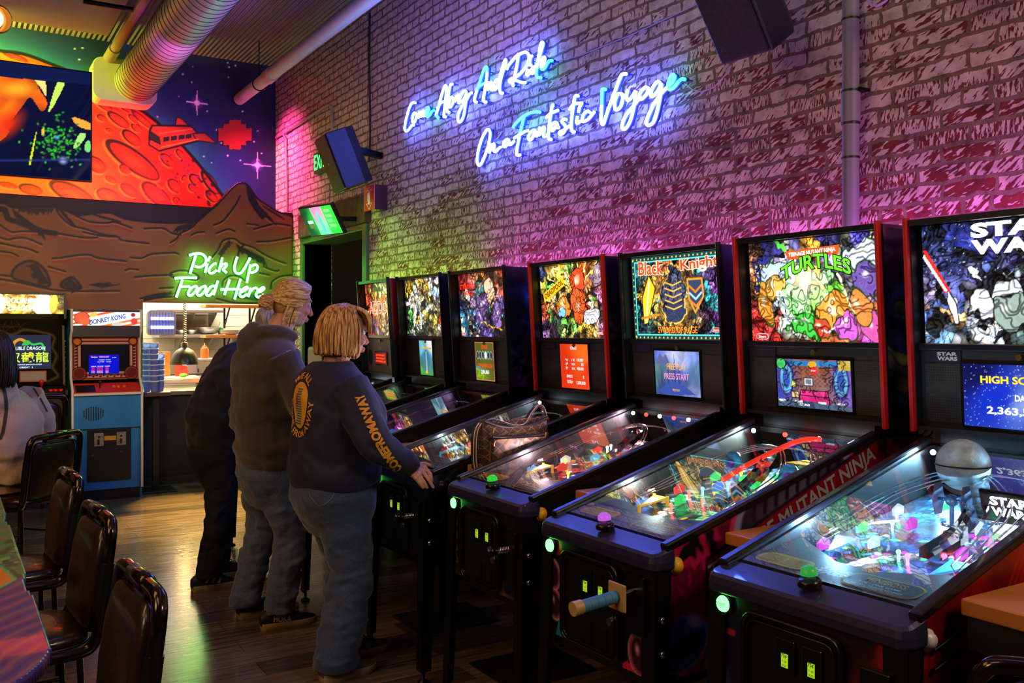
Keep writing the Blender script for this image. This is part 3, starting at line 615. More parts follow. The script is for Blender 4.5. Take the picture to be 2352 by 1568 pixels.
# small pedestal table in front of the counter
TBX, TBY, TT = on_y(356, 905, 9.45).x, 9.42, kz(900, 9.32, 370)
tb = root('pedestal_table', 'narrow dark ledge table with the cup stacks between blue cabinet and counter', 'table', (TBX, TBY, 0))
MB().box(-.13, -.12, TT-.04, .115, .26, TT).build('tabletop', mat('ledge_top', (84, 66, 60), .35), tb, .005)
MB().box(-.03, -.03, .015, .03, .03, TT-.04).build('post', BLACK, tb, .004)
MB().box(-.17, -.17, 0, .17, .17, .015).build('base', BLACK, tb, .004)
for px, y, n, w in ((338, 9.42, 8, 'left'), (354, 9.335, 8, 'middle'), (368, 9.44, 6, 'right, lowest')):
    cup_stack(px, y, n, 'blue plastic, in the %s stack on the ledge table' % w)
# bowls, boxes, bottle and packets
def thing(name, lab, cat, mb, m, loc=None, grp=None, bevel=0):
    o = mb.build(name, m, None, bevel, loc=loc); return tag(o, lab, cat, grp)
zs = kz(768, Y2); ys = Y2-.15
for k, px in enumerate((392, 416, 440)):
    thing('steel_bowl', ['leftmost', 'middle', 'rightmost'][k]+' small steel bowl leaning on the lower kitchen shelf', 'bowl', MB().lathe([(.03, 0), (.05, .01), (.072, .05), (.076, .055), (.07, .05), (.04, .015), (0, .01)]), STEEL, (kx(px, ys), ys, zs+.003), 'small steel bowls')
thing('mixing_bowl', 'wide shiny steel mixing bowl on the lower kitchen shelf', 'bowl', MB().lathe([(.06, 0), (.12, .02), (.155, .085), (.16, .09), (.145, .08), (.10, .02), (0, .012)]), STEEL, (kx(478, ys), ys+.02, zs+.003))
for k in range(4): thing('dinner_plate', 'white plate %s the pile at the shelf end' % ['at the bottom of', 'second from the bottom of', 'third from the bottom of', 'on top of'][k], 'plate', MB().lathe([(.05, 0), (.12, .018), (.122, .02), (.06, .008), (0, .008)]), WHITE, (kx(530, 11.0), 11.0, kz(770, 11.0)+.006+.012*k), 'plate pile')
bo = root('plastic_bottle', 'clear bottle with a green label on the lower kitchen shelf', 'bottle', (kx(507, ys), ys, zs+.001))
MB().lathe([(0, 0), (.03, 0), (.032, .10), (.015, .14), (.015, .16), (0, .16)]).build('body', mat('clear_plastic', (214, 214, 200), .15), bo); MB().lathe([(.033, .05), (.033, .085)]).build('label', mat('green_label', (40, 190, 80), .5), bo)
sb = root('squeeze_bottle', 'orange squeeze bottle by the white ledge', 'bottle', (kx(470, 11.3), 11.3, kz(824, 11.3)))
MB().lathe([(0, 0), (.045, 0), (.048, .01), (.048, .12), (.03, .14), (0, .14)]).build('body', mat('sauce_orange', (206, 108, 34), .35), sb); MB().lathe([(.03, .14), (.026, .155), (.008, .16), (.004, .19), (0, .19)]).build('cap', mat('sauce_cap', (190, 96, 30), .4), sb)
thing('cardboard_box', 'tall tan cardboard box behind the cup stacks', 'box', MB().box(-.14, -.09, 0, .12, .09, .27), mat('cardboard', (206, 142, 62), .7, var=.2, bscale=9), (kx(366, 10.8), 10.9, zt+.016), bevel=.004)
thing('paper_sack', 'pale paper sack by the left side of the window', 'bag', MB().loft([[(x*.09*s, y*.06*s, z) for x, y in rrect(2, 2, .5)] for z, s in ((0, 1), (.1, 1.08), (.2, 1.0), (.26, .7))]), mat('sack', (214, 170, 116), .8), (kx(340, 10.6), 10.62, zt+.002))
thing('snack_packet', 'red and orange food packet on the steel worktop', 'packet', MB().prism([(-.07, 0), (.07, 0), (.06, .10), (.02, .14), (-.06, .15), (-.08, .06)], lambda u, v, t: (u, t+v*.25, v), -.015, .015), mat('packet_red', (206, 70, 36), .4, var=.6, bscale=18), (kx(419, 10.7), 10.72, zt+.016))
thing('lime_half', 'bright green lime half on the steel worktop edge', 'lime', MB().ball((0, 0, .015), (.045, .03, .022)), mat('lime', (110, 210, 40), .5), (kx(421, 10.5), 10.50, zt+.020))
thing('serving_tray', 'dark tray with yellow food behind the packet', 'tray', MB().box(-.2, -.06, 0, .3, .08, .02), mat('tray_brown', (86, 62, 26), .5), (kx(415, 10.9), 10.93, zt+.017), bevel=.005)
wu = root('warming_unit', 'white kitchen ledge unit holding the box pile', 'unit', (kx(485, 11.2), 11.3, 0))
zl, zh = kz(862, 11.2), kz(824, 11.2)
MB().box(-.18, -.14, zh-.02, .7, .2, zh).build('top', WHITE, wu, .003); MB().box(-.18, -.14, zl-.03, .7, .2, zl).build('shelf', WHITE, wu, .003)
MB().box(-.18, -.14, zl, -.165, .2, zh-.02).build('side_panel', WHITE, wu); MB().box(.685, -.14, zl, .7, .2, zh-.02).build('side_panel', WHITE, wu)
for x in (-.13, .6): MB().cyl((x, 0, 0), (x, 0, zl-.03), .025).build('leg', mat('brass_leg', (176, 150, 100), .3, .7), wu)
for k in range(6): thing('takeout_tray', 'white takeout tray, number %s from the bottom of the pile on the ledge' % ['one', 'two', 'three', 'four', 'five', 'six'][k], 'tray', MB().box(-.075, -.05, 0, .075, .05, .012), WHITE, (kx(470, 11.2), 11.22, zl+.0006+k*.0135), 'takeout trays', .003)
thing('blue_cup', 'ribbed blue cup on the white kitchen ledge', 'cup', MB().lathe([(0, 0), (.034, 0), (.042, .10), (.036, .10), (.03, .01), (0, .01)]), CUPB, (kx(486, 11.1), 11.2, zl+.001))
thing('food_carton', 'orange carton with green label beside the unit leg', 'carton', MB().box(-.05, -.04, 0, .06, .04, .12), mat('carton', (216, 140, 40), .5), (kx(476, 10.3), 10.02, WZ0+.0455), bevel=.003)
thing('splash_guard', 'grey steel guard leaning upright behind the packet', 'panel', MB().obox((0, 0, .13), (.1, 0, 0), (0, .006, 0), (0, .04, .125)), STEEL, (kx(435, 11.0), 11.10, zt+.004))
# ================================================================== things on walls and ceiling
GALV = mat('galvanised', (186, 182, 178), .42, .35, bump=.04, bscale=20)
du = root('spiral_duct', 'fat pale spiral air duct running under the ceiling to the mural', 'duct', (1.69, 10.12, 4.11))
MB().cyl((0, .24, 0), (0, -10.5, 0), .205, seg=48).build('pipe', GALV, du)
mb = MB()
for k in range(100):
    y = .10-k*.105; mb.tube([(.2065*math.cos(a), y+.03*math.sin(a*.5), .2065*math.sin(a)) for a in [2*math.pi*j/40 for j in range(40)]], .0032, 4, closed=True)
mb.build('seam', mat('duct_seam', (70, 62, 66), .5, .3), du)
MB().prism(rrect(.62, .44, .10, 6), lambda u, v, t: (u-.10, t, v), .0, .27).build('collar', mat('collar_paint', (206, 196, 180), .5), du, .008)
wp = root('drain_pipe', 'white ceiling pipe along the top of the brick wall', 'pipe', (2.8, 10.3, 4.12))
MB().cyl((0, 0, 0), (0, -9, 0), .062, seg=24).build('pipe', mat('pipe_white', (200, 196, 190), .5), wp)
MB().cyl((0, -1.05, 0), (0, -1.22, 0), .072, seg=24).build('coupling', GALV, wp)
mb = MB().cyl((0, -.75, .06), (0, -.75, .45), .006, seg=6); mb.tube([(.068*math.cos(a), -.75, .068*math.sin(a)) for a in [2*math.pi*j/24 for j in range(24)]], .006, 5, closed=True)
mb.build('hanger', DARKM, wp); mb = MB(); mb.tube([(.068*math.cos(a), -4.2, .068*math.sin(a)) for a in [2*math.pi*j/24 for j in range(24)]], .008, 5, closed=True); mb.build('clamp', DARKM, wp)
sp_ = root('sprinkler_pipe', 'slim sprinkler pipe with a side branch left of the fat duct', 'pipe', (1.44, 10.25, 4.33))
SPR = mat('pipe_paint', (150, 128, 120), .5)
MB().cyl((0, 0, 0), (0, -9, 0), .045, seg=18).build('pipe', SPR, sp_); MB().cyl((0, -.02, 0), (0, -.5, -.0), .058, seg=18).build('elbow', SPR, sp_)
mb = MB().cyl((0, -1.75, 0), (-.42, -1.75, .0), .022, seg=10); mb.cyl((-.42, -1.75, -.02), (-.42, -1.75, .04), .018, seg=10); mb.build('branch', DARKM, sp_)
mb = MB().cyl((-.42, -1.75, .04), (-.42, -1.75, .06), .012, seg=8); mb.cyl((-.42, -1.75, .06), (-.42, -1.75, .066), .03, seg=12); mb.build('sprinkler_head', mat('head_red', (190, 70, 50), .4), sp_)
# lamp cut by the left edge of the picture
p = on_y(-6, 45, 8.6); cl = root('ceiling_lamp', 'round lit ceiling lamp at the upper left edge over the mural', 'lamp', (p.x-.04, 8.6, p.z))
MB().lathe([(.10, .12), (.115, .10), (.12, .0), (.11, -.03), (.10, -.03)], axis=(.4, -.9, -.2)).build('housing', mat('lamp_bronze', (120, 90, 40), .4, .5), cl)
MB().ball((.0, -.02, 0), .085).build('bulb', emit('amber_bulb', (255, 196, 110), 9), cl); MB().cyl((0, 0, .1), (0, 0, 4.42-p.z), .012).build('stem', DARKM, cl)
# television
tl, tr, bl = on_y(212, 165, 9.66), on_y(206, 418, 9.66), None
tw, th = 1.86, tl.z-tr.z
tv = root('television', 'large flat television hung in front of the red planet mural', 'television', (tl.x-tw/2, 9.66, (tl.z+tr.z)/2))
MB().box(-tw/2, 0, -th/2, tw/2, .06, th/2).build('bezel', BLACKG, tv, .006)
cv = Canvas(tw-.03, th-.03, .008, (6, 12, 44))
a, b = tw-.03, th-.03
def T(x, y): q = on_y(x*.3189, y*.3189, 9.655); return (q.x-tl.x+tw-.015, q.z-tr.z-.015)
def TT_(pts): return [T(*p) for p in pts]
o_ = [(-700, 480), (0, 535), (240, 560), (280, 640), (340, 740), (300, 800), (220, 700), (150, 780), (60, 900), (0, 1020), (-700, 1500)]
cv.poly([(p.x, p.y) for p in catmull(TT_(o_), 5, True)], (236, 96, 14))
n1 = cv.noise(4, 8); cv.C = np.where((cv.C[..., 0:1] > 150), cv.C*(1+.35*n1)[..., None]+np.array((0, 30, 0))*np.clip(n1, 0, 1)[..., None], cv.C)
cv.ell(*T(60, 900), .25, .12, .9, (226, 50, 14), soft=.9); cv.ell(*T(120, 640), .22, .10, .2, (255, 170, 30), soft=.8)
for q, c in (([(250, 565), (320, 570), (335, 690), (300, 640)], (250, 230, 120)), ([(415, 590), (470, 585), (420, 700), (360, 800), (355, 770)], (200, 240, 90)), ([(520, 850), (560, 850), (650, 890), (650, 935), (560, 905)], (250, 170, 60)), ([(265, 940), (225, 1170), (210, 1170), (235, 1050)], (206, 230, 30)), ([(300, 930), (320, 930), (315, 975), (300, 965)], (240, 190, 50)), ([(575, 960), (620, 975), (570, 1050), (530, 1060)], (170, 230, 120)), ([(620, 1020), (650, 1020), (650, 1090), (610, 1080)], (120, 220, 110))):
    cv.poly([(p.x, p.y) for p in catmull(TT_(q), 4, True)], c)
rr = random.Random(5)
for k in range(150):
    x, y = rr.gauss(420, 90), rr.gauss(1010, 80)
    if x < 640: cv.ell(*T(x, y), .012, .008, rr.random()*3, (20+rr.randint(0, 60), 110+rr.randint(0, 110), 40))
cv.ell(*T(455, 1155), .05, .05, 0, (190, 220, 255), soft=1); cv.ell(*T(410, 990), .03, .03, 0, (80, 160, 255), soft=1); cv.line(TT_([(-600, 1160), (640, 1150)]), .012, (40, 60, 130), .02)
cv.poly(TT_([(-900, 380), (-900, 470), (655, 612), (655, 500), (0, 430)]), (10, 22, 66)); cv.C *= .9
cv.mesh('screen', lambda X, Y: (X-a/2, -.002+0*X, Y-b/2), printed('tv_picture', 1.3, .03), tv)
MB().box(-.2, .06, -.2, .2, D-9.66-.001, .2).build('wall_mount', BLACK, tv)

# loudspeakers
def speaker(lab, loc, yaw, pitch, w, d, h, logo=False):
    s = root('loudspeaker', lab, 'speaker', loc); s.rotation_euler = (0, pitch, yaw)      # local -x is the front
    MB().prism([(-d/2, -w/2), (-d/2, w/2), (d*.15, w/2), (d/2, w*.30), (d/2, -w*.30), (d*.15, -w/2)], lambda u, v, t: (u, v, t), -h/2, h/2).build('cabinet', mat('speaker_box', (26, 26, 34), .5, bump=.1, bscale=90), s, .008)
    MB().box(-d/2-.012, -w/2+.012, -h/2+.012, -d/2, w/2-.012, h/2-.012).build('grille', mat('speaker_grille', (22, 22, 26), .55, .3, bump=.9, bscale=260), s, .006)
    mb = MB(); fn = lambda u, v: (-d/2-.0135, -u, v)
    add_text(mb, 'JBL', fn, -.022, -h*.02, .022, -h*.02+.020); mb.build('badge', mat('badge_grey', (190, 190, 200), .4, .4), s)
    m = MB(); m.bar((d*.45, 0, .05), s.matrix_basis.inverted() @ Vector((W-.03, loc[1], loc[2]+.06)), .05, .05); m.build('bracket', DARKM, s); return s
speaker('black loudspeaker tilted down high on the brick wall beside the grey conduit', (2.83, 2.815, 3.09), math.radians(5.5), math.radians(-36), .275, .27, .70)
speaker('black loudspeaker tilted down on the brick wall over the doorway', (2.875, 7.33, 2.995), math.radians(-5), math.radians(-22), .335, .27, .475)
p = on_x(2160, -5, 3.0); sl = root('ceiling_speaker', 'round dark fixture cut off at the upper right edge of the brick wall', 'fixture', (2.95, p.y-.05, p.z+.06))
MB().lathe([(0, -.07), (.06, -.065), (.10, -.04), (.12, .0), (.12, .1), (.08, .16), (.0, .16)], seg=28).build('housing', mat('fixture_black', (20, 18, 40), .4), sl)
mb = MB()
for k in range(4): mb.lathe([(.121, -.005+.03*k), (.126, .005+.03*k), (.121, .015+.03*k)], seg=28)
mb.build('fins', MC['fixture_black'], sl); MB().bar((0, 0, .1), (W-2.95-.001, 0, .1), .05, .05).build('bracket', DARKM, sl)
# vertical conduit
cd = root('wall_conduit', 'thick grey vertical pipe with black bands on the brick wall', 'pipe', (W-.06, 2.494, 0))
MB().cyl((0, 0, 1.2), (0, 0, CEIL-.001), .034, seg=24).build('pipe', mat('conduit_grey', (120, 116, 122), .5), cd); MB().cyl((0, 0, 2.42), (0, 0, 2.54), .0385, seg=24).build('coupling', MC['conduit_grey'], cd)
mb = MB()
for z in (2.27, 2.41, 2.545, 2.84, 3.21, 3.36): mb.cyl((0, 0, z), (0, 0, z+.008), .0365, seg=24)
mb.build('band', BLACK, cd)
mb = MB()
for z in (2.545, 3.21): mb.box(0, -.048, z, .058, .048, z+.012)
mb.build('strap', DARKM, cd)
# thin conduits by the corner
q = lambda px, py, dx=.018: tuple(on_x(px, py, W-dx))
tag(MB().tube([q(634, 316), q(650, 308), q(657, 318), q(660, 487)], .012, 8).build('thin_conduit', mat('conduit_paint', (170, 150, 140), .5)), 'thin metal conduit beside the corner of mural and brick', 'pipe')
tag(MB().tube([q(652, 306, .03), q(745, 245, .03), q(756, 240, .03), q(762, 246, .03), q(763, 300, .03)], .013, 8).build('thin_conduit', MC['conduit_paint']), 'thin bent conduit running up to the loudspeaker over the doorway', 'pipe')
tag(MB().tube([q(849, 30), q(848, 150), q(850, 300), q(848, 372)], .010, 6).build('cable', BLACK), 'black cable hanging down the brick wall left of the blue lettering', 'cable')
tag(MB().tube([q(757, 420, .04), q(758, 440, .06), q(756, 462, .08)], .006, 6).build('cable', mat('grey_cable', (130, 120, 124), .5)), 'short grey cable between loudspeaker and small tilted screen', 'cable')
tag(MB().tube([q(*p_) for p_ in [(1566, 186), (1590, 205), (1612, 211), (1640, 200), (1668, 170), (1680, 150)]], .004, 6).build('cable', mat('clear_cable', (170, 150, 190), .3)), 'thin clear cable from the blue lettering to the big loudspeaker', 'cable')
tag(MB().tube([q(*p_) for p_ in [(1272, 142), (1330, 128), (1450, 80), (1600, 10)]], .003, 6).build('cable', MC['clear_cable']), 'thin clear cable rising over the brick from the upper blue words', 'cable')
tag(MB().tube([q(*p_) for p_ in [(1992, -2), (2000, 10), (2015, 13), (2032, 4), (2040, -4)]], .006, 6).build('cable', MC['clear_cable']), 'loop of pale cable at the top beside the grey conduit', 'cable')
# exit sign partly hidden by the loudspeaker
e0 = on_x(733, 376, W); ex = root('exit_sign', 'green lit exit sign mostly hidden behind the loudspeaker', 'sign', (W, e0.y, e0.z))
MB().box(-.05, -.36, -.11, -.001, .02, .10).build('housing', mat('sign_green', (30, 90, 40), .5), ex, .004)
mb = MB(); add_text(mb, 'EXIT', lambda u, v: (-.052, -u, v), .0, -.075, .31, .075, .01); mb.build('lettering', emit('exit_green', (40, 255, 90), 5), ex)
# fire extinguisher sign: a box sign standing out from the wall
f0 = on_x(848, 455, W-.12); fs = root('fire_sign', 'red fire extinguisher sign with white pictogram on the brick wall', 'sign', (W-.12, f0.y, f0.z))
RED = mat('sign_red', (190, 20, 30), .45); SW_ = mat('sign_white', (236, 226, 236), .5)
MB().prism([(-.115, -.105), (.115, -.105), (.115, .105), (-.115, .105)], lambda u, v, t: (t, -u, v), 0, .005).build('face', RED, fs)
MB().box(.005, -.115, -.105, .119, -.09, .105).build('side_panel', mat('sign_dark', (60, 14, 24), .5), fs)
mb = MB(); fn = lambda u, v: (-.001, -u, v)
for s, v0, v1 in (('FIRE', .080, .096), ('EXTINGUISHER', .060, .076)): w_ = .02 if s == 'FIRE' else .075; add_text(mb, s, fn, -w_, v0, w_, v1, .01)
for poly in (rrect(.044, .10, .012, 3, 0, -.005), [(-.012, .045), (.03, .05), (.03, .056), (-.012, .056)], [(-.036, .046), (-.012, .05), (-.03, .0), (-.036, -.03), (-.042, -.03), (-.040, .0)]): mb.poly([fn(*p_) for p_ in poly])
for p_, q_ in (((-.058, -.045), (0, -.098)), ((.058, -.045), (0, -.098)), ((-.058, -.045), (-.03, -.045)), ((.058, -.045), (.03, -.045))): mb.bar(fn(*p_), fn(*q_), .006, .001, (1, 0, 0))
for s in (-1, 1): mb.box(-.001, s*.112-.002, -.1, 0, s*.112+.002, .1)
mb.build('pictogram', SW_, fs)
# small tilted screen over the doorway
A_, B_, C_ = Vector((2.62, 9.33, 2.64)), None, None
sc0 = on_x(737, 507, 2.85); ts = root('menu_screen', 'small tilted screen glowing green over the doorway', 'screen', tuple(sc0)); ts.rotation_euler = (0, math.radians(-31), math.radians(16))
sw, sh = .46, .27
MB().box(0, -sw/2-.012, -sh/2-.012, .04, sw/2+.012, sh/2+.012).build('bezel', BLACKG, ts, .004)
ts.scale = (1, 1, 1); k_ = .46/.62; cv = Canvas(.62, .36, .005, (40, 190, 60)); sw, sh = .62, .36; cv.field([(0, .2, (10, 80, 30)), (0, .9, (12, 70, 30)), (.3, .5, (30, 160, 60)), (1, .1, (40, 220, 60)), (1, .9, (40, 200, 60)), (.6, .5, (50, 230, 80))])
cv.poly([(.20, 0), (.42, 0), (.42, sh), (.20, sh)], (150, 200, 190)); f = np.clip(cv.Y/sh, 0, 1)[..., None]
m_ = ((cv.X > .20) & (cv.X < .42))[..., None]; cv.C = np.where(m_, np.array((90, 220, 170))*(1-f)+np.array((226, 110, 190))*f, cv.C)
cv.poly([(.285, .03), (.345, .05), (.335, .24), (.32, .30), (.305, .30), (.29, .2)], (70, 190, 190)); cv.poly([(.06, .10), (.16, .10), (.16, .20), (.06, .20)], (90, 120, 60)); cv.poly([(.06, .16), (.16, .16), (.16, .2), (.06, .2)], (200, 220, 230))
cv.mesh('screen', lambda X, Y: (-.002+0*X, (sw/2-X)*k_, (Y-sh/2)*k_), printed('menu_picture', 1.2, .2), ts)
mb = MB(); fn = lambda u, v: (-.004, (sw/2-u)*k_, (v-sh/2)*k_)
for k, s in enumerate(('ARCADE', 'PINBALL', 'FOOD', 'DRINKS')): add_text(mb, s, fn, .45, .28-.065*k, .45+(.12 if len(s) > 5 else .09), .32-.065*k, .005)
mb.build('lettering', emit('menu_text', (190, 255, 190), 1.3), ts); MB().bar((.04, 0, 0), ts.rotation_euler.to_matrix().inverted() @ Vector((W-.05-sc0.x, 0, .04)), .04, .04).build('bracket', DARKM, ts)
l = bpy.data.lights.new('menu_glow', 'AREA'); l.color = (.1, 1, .15); l.energy = 5; l.size = .5; o = bpy.data.objects.new('menu_glow', l); COL.objects.link(o); o.location = sc0+Vector((-.06, 0, -.05)); aim(o, sc0+Vector((-.8, -.1, -1.2)))

# neon lettering: tubes following the handwriting
NB = emit('neon_blue', (74, 100, 255), 80); NC = emit('neon_cyan', (30, 190, 240), 24); NG = emit('neon_green_end', (30, 230, 110), 12); NK = mat('neon_back', (40, 60, 150), .4)
NGG = emit('neon_green', (70, 255, 96), 22)
def neon(name, lab, strokes, fn, r, group, back, out):
    f0_ = fn; fn = lambda *p: f0_(p[0], p[1]); o0 = fn(*strokes[0][1][0]); t = root(name, lab, 'sign', tuple(o0), group=group); bk = MB(); by = {}
    for m, pts in strokes:
        c = [fn(*p)-o0 for p in catmull(pts, 6)] if len(pts) > 2 else [fn(*p)-o0 for p in pts]
        MB().tube(c, r, 8).build('tube', m, t); bk.tube([p-out*(r*2.3) for p in c], r*1.25, 6)
        for k in (0, len(c)//2, len(c)-1): bk.cyl(c[k]-out*(r*2), c[k]-out*back, .004, seg=6)
    bk.build('backing', NK if group != 'green' else mat('neon_green_back', (30, 90, 40), .4), t); return t
ZA = lambda x, y: on_x(900+x/5.88, 80+y/5.88, W-.05)
ZB = lambda x, y: on_x(1080+x/4.612, 150+y/4.612, W-.05)
ZC = lambda x, y: on_y(380+x/9.046, 560+y/9.046, DL-.04)
L1 = [(NB,[(320,918),(285,915),(250,950),(215,1050),(185,1170),(172,1260),(185,1298),(210,1295),(250,1250),(270,1222),(297,1220)]),
(NB,[(330,1070),(305,1050),(285,1090),(275,1150),(285,1180),(310,1170),(330,1110),(335,1065),(350,1085)]),
(NB,[(352,1130),(365,1060),(372,1055),(368,1110),(395,1040),(402,1045),(395,1105),(425,1030),(432,1035),(428,1095),(445,1085)]),
(NC,[(445,1085),(480,1060),(497,1010),(492,980),(478,985),(465,1030),(465,1080),(480,1108),(505,1090),(535,1040)]),(NG,[(535,1040),(550,1026),(572,1020)]),
(NG,[(628,1125),(610,1105),(598,1090)]),(NB,[(598,1090),(600,1060),(620,1000),(660,850),(700,720),(720,685),(735,690),(735,760),(715,950),(700,1090),(712,1108),(730,1105)]),(NB,[(615,990),(660,920),(715,895)]),
(NB,[(820,665),(790,675),(775,740),(752,900),(745,1020),(755,1045),(775,1045)]),(NB,[(790,870),(775,930),(778,975),(800,965),(830,900),(825,850),(805,840),(790,870)]),
(NB,[(850,910),(865,840),(868,830),(862,890),(890,820),(905,815),(900,880),(905,915),(925,905)]),
(NB,[(1005,770),(985,755),(955,780),(920,850),(910,905),(930,910),(970,870),(1010,780)]),(NB,[(1010,780),(1000,880),(985,1000),(965,1100),(930,1170),(900,1170),(890,1120),(905,1050),(950,960),(1010,870),(1050,800),(1080,780)]),
(NB,[(1145,910),(1115,890),(1120,840),(1150,740)]),(NC,[(1150,740),(1170,690),(1230,500),(1265,435),(1285,450),(1283,500)]),(NB,[(1283,500),(1280,560),(1255,740),(1235,860),(1240,895),(1265,910),(1275,900)]),(NC,[(1145,730),(1200,680),(1260,650)]),
(NB,[(1280,740),(1300,655),(1305,650),(1295,740),(1330,650),(1345,645),(1335,720),(1345,745),(1365,740)]),
(NB,[(1445,610),(1420,605),(1385,650),(1375,720),(1390,745),(1420,700),(1450,600),(1490,450),(1525,345),(1540,340),(1530,400),(1480,560),(1455,690),(1460,765),(1480,790),(1500,785)]),
(NB,[(1710,250),(1700,330),(1680,450),(1650,580),(1630,660),(1640,690)]),(NB,[(1560,460),(1552,445),(1600,380),(1680,290),(1770,240),(1830,245),(1850,290),(1840,370),(1790,460),(1700,550),(1600,605),(1585,625),(1605,635),(1650,605),(1700,625),(1790,650),(1800,630)]),
(NB,[(1895,285),(1872,300),(1858,400),(1880,405)]),(NB,[(1835,460),(1820,530),(1845,535),(1880,470)]),
(NB,[(1930,430),(1900,440),(1885,510),(1905,520),(1940,440),(1980,300),(2005,150),(2025,100),(2040,110),(2030,170),(1980,330),(1955,450)]),(NC,[(1955,450),(1950,540),(1970,575),(2000,575),(2015,582)]),
(NB,[(2020,440),(2050,380),(2065,320),(2050,300),(2025,340),(2010,420)]),(NC,[(2010,420),(2025,465),(2060,450),(2100,380)]),(NG,[(2100,380),(2130,350),(2165,350)])]
L2 = [(NB,[(190,680),(170,690),(130,760),(90,880),(72,1000),(85,1055),(110,1050),(150,970),(190,850),(210,730),(200,685),(190,680)]),
(NB,[(200,930),(212,880),(225,830),(215,900),(245,835),(255,850),(250,905),(270,915),(300,880),(325,865)]),(NB,[(410,790),(385,785),(355,820),(355,860),(380,855),(410,800),(415,840),(435,835),(465,800)]),
(NC,[(455,660),(470,630),(540,560),(620,510),(690,492),(740,497)]),(NC,[(570,550),(550,620),(520,750)]),(NB,[(520,750),(495,880),(490,940),(510,950),(530,948)]),(NB,[(465,770),(520,735),(580,700),(615,690)]),
(NB,[(690,690),(660,690),(620,740),(620,785),(650,780),(690,700),(690,740),(705,750)]),(NB,[(715,750),(735,660),(730,740),(765,665),(785,660),(775,740),(790,755),(815,735)]),
(NB,[(880,420),(865,440),(840,600),(825,740),(835,780),(860,785)]),(NB,[(805,555),(850,510),(930,475)]),(NB,[(920,610),(890,605),(860,640),(860,690),(885,680),(920,620),(920,660),(940,655)]),
(NB,[(1020,575),(985,570),(970,600),(1000,630),(1005,680),(975,725),(945,725),(950,705),(1000,680),(1050,640)]),(NB,[(1145,325),(1110,330),(1090,440),(1070,600),(1075,690),(1105,705)]),(NB,[(1050,470),(1100,410),(1185,400)]),
(NB,[(1180,405),(1158,440),(1145,500)]),(NB,[(1135,535),(1125,600),(1140,615),(1165,590)]),(NB,[(1270,500),(1240,485),(1200,520),(1185,580),(1200,595),(1250,570),(1300,510),(1315,490)]),
(NC,[(1435,255),(1400,255),(1395,300),(1392,420)]),(NB,[(1392,420),(1385,580),(1400,625),(1415,610),(1450,500),(1520,310),(1580,150),(1610,95),(1655,90)]),
(NB,[(1590,300),(1560,310),(1530,390),(1535,460),(1560,470),(1600,420),(1615,340),(1600,302),(1640,330)]),(NB,[(1670,260),(1655,320),(1665,370),(1700,350),(1750,270)]),(NB,[(1755,270),(1740,400),(1700,570),(1650,665),(1615,670),(1610,620),(1650,530),(1720,440),(1790,350)]),
(NB,[(1880,240),(1850,235),(1800,290),(1795,350),(1820,355),(1870,300),(1890,240),(1890,290),(1920,300)]),(NB,[(2010,185),(1980,175),(1930,240),(1910,310),(1930,330),(1980,280),(2025,190)]),
(NB,[(2025,190),(2010,330),(1980,480),(1940,600),(1890,635),(1865,610),(1880,550),(1940,420),(2020,300),(2090,230)]),(NC,[(2090,230),(2140,180),(2165,120),(2145,100),(2115,140),(2095,210),(2110,255),(2150,240),(2200,180)]),(NG,[(2200,180),(2240,145),(2275,150)])]
neon('neon_sign', 'blue neon handwriting reading Come Along And Ride, the upper line', L1, ZA, .0085, 'blue neon lettering on the brick', .05, Vector((-1, 0, 0)))
neon('neon_sign', 'blue neon handwriting reading On a Fantastic Voyage, the lower line', L2, ZB, .0085, 'blue neon lettering on the brick', .05, Vector((-1, 0, 0)))
G1 = [[(630,240),(510,620)],[(495,240),(580,210),(700,200),(790,230),(845,310),(830,400),(750,470),(680,482),(610,465)],[(930,265),(890,360)],[(870,410),(825,600)],[(1055,410),(1010,415),(940,480),(905,550),(920,600),(980,605),(1065,545)],[(1185,285),(1105,585)],[(1140,480),(1200,425),(1260,412),(1270,450),(1210,515),(1195,530),(1225,560),(1270,600)],[(1495,270),(1450,400),(1435,520),(1470,600),(1550,612),(1620,540),(1690,420),(1760,290)],[(1770,430),(1740,560),(1690,810)],[(1760,490),(1830,440),(1890,440),(1915,485),(1890,550),(1820,590),(1765,595)]]
G2 = [[(195,715),(380,700),(650,705)],[(355,740),(225,1110)],[(300,890),(510,885)],[(610,880),(530,920),(475,1010),(480,1060),(530,1070),(610,1000),(655,920),(640,880),(610,880)],[(800,880),(720,920),(665,1010),(670,1060),(720,1070),(800,1000),(840,920),(828,880),(800,880)],[(1040,880),(960,880),(890,950),(850,1030),(870,1072),(930,1060),(1010,960)],[(1090,765),(1000,1060)],[(1335,740),(1225,1060)],[(1560,730),(1435,1150)],[(1145,950),(1350,940),(1560,940)],[(1570,1000),(1660,960),(1710,915),(1680,895),(1610,940),(1555,1010),(1550,1070),(1600,1100),(1700,1040)],[(1775,910),(1720,1100)],[(1745,1010),(1820,930),(1880,915),(1910,940)],[(1905,1005),(1990,980),(2050,930),(2030,905),(1960,940),(1895,1020),(1890,1080),(1940,1105),(2040,1050)]]
neon('neon_sign', 'green neon sign reading Pick Up Food Here over the food window', [(NGG, s) for s in G1+G2], ZC, .0125, 'green', .04, Vector((0, -1, 0)))

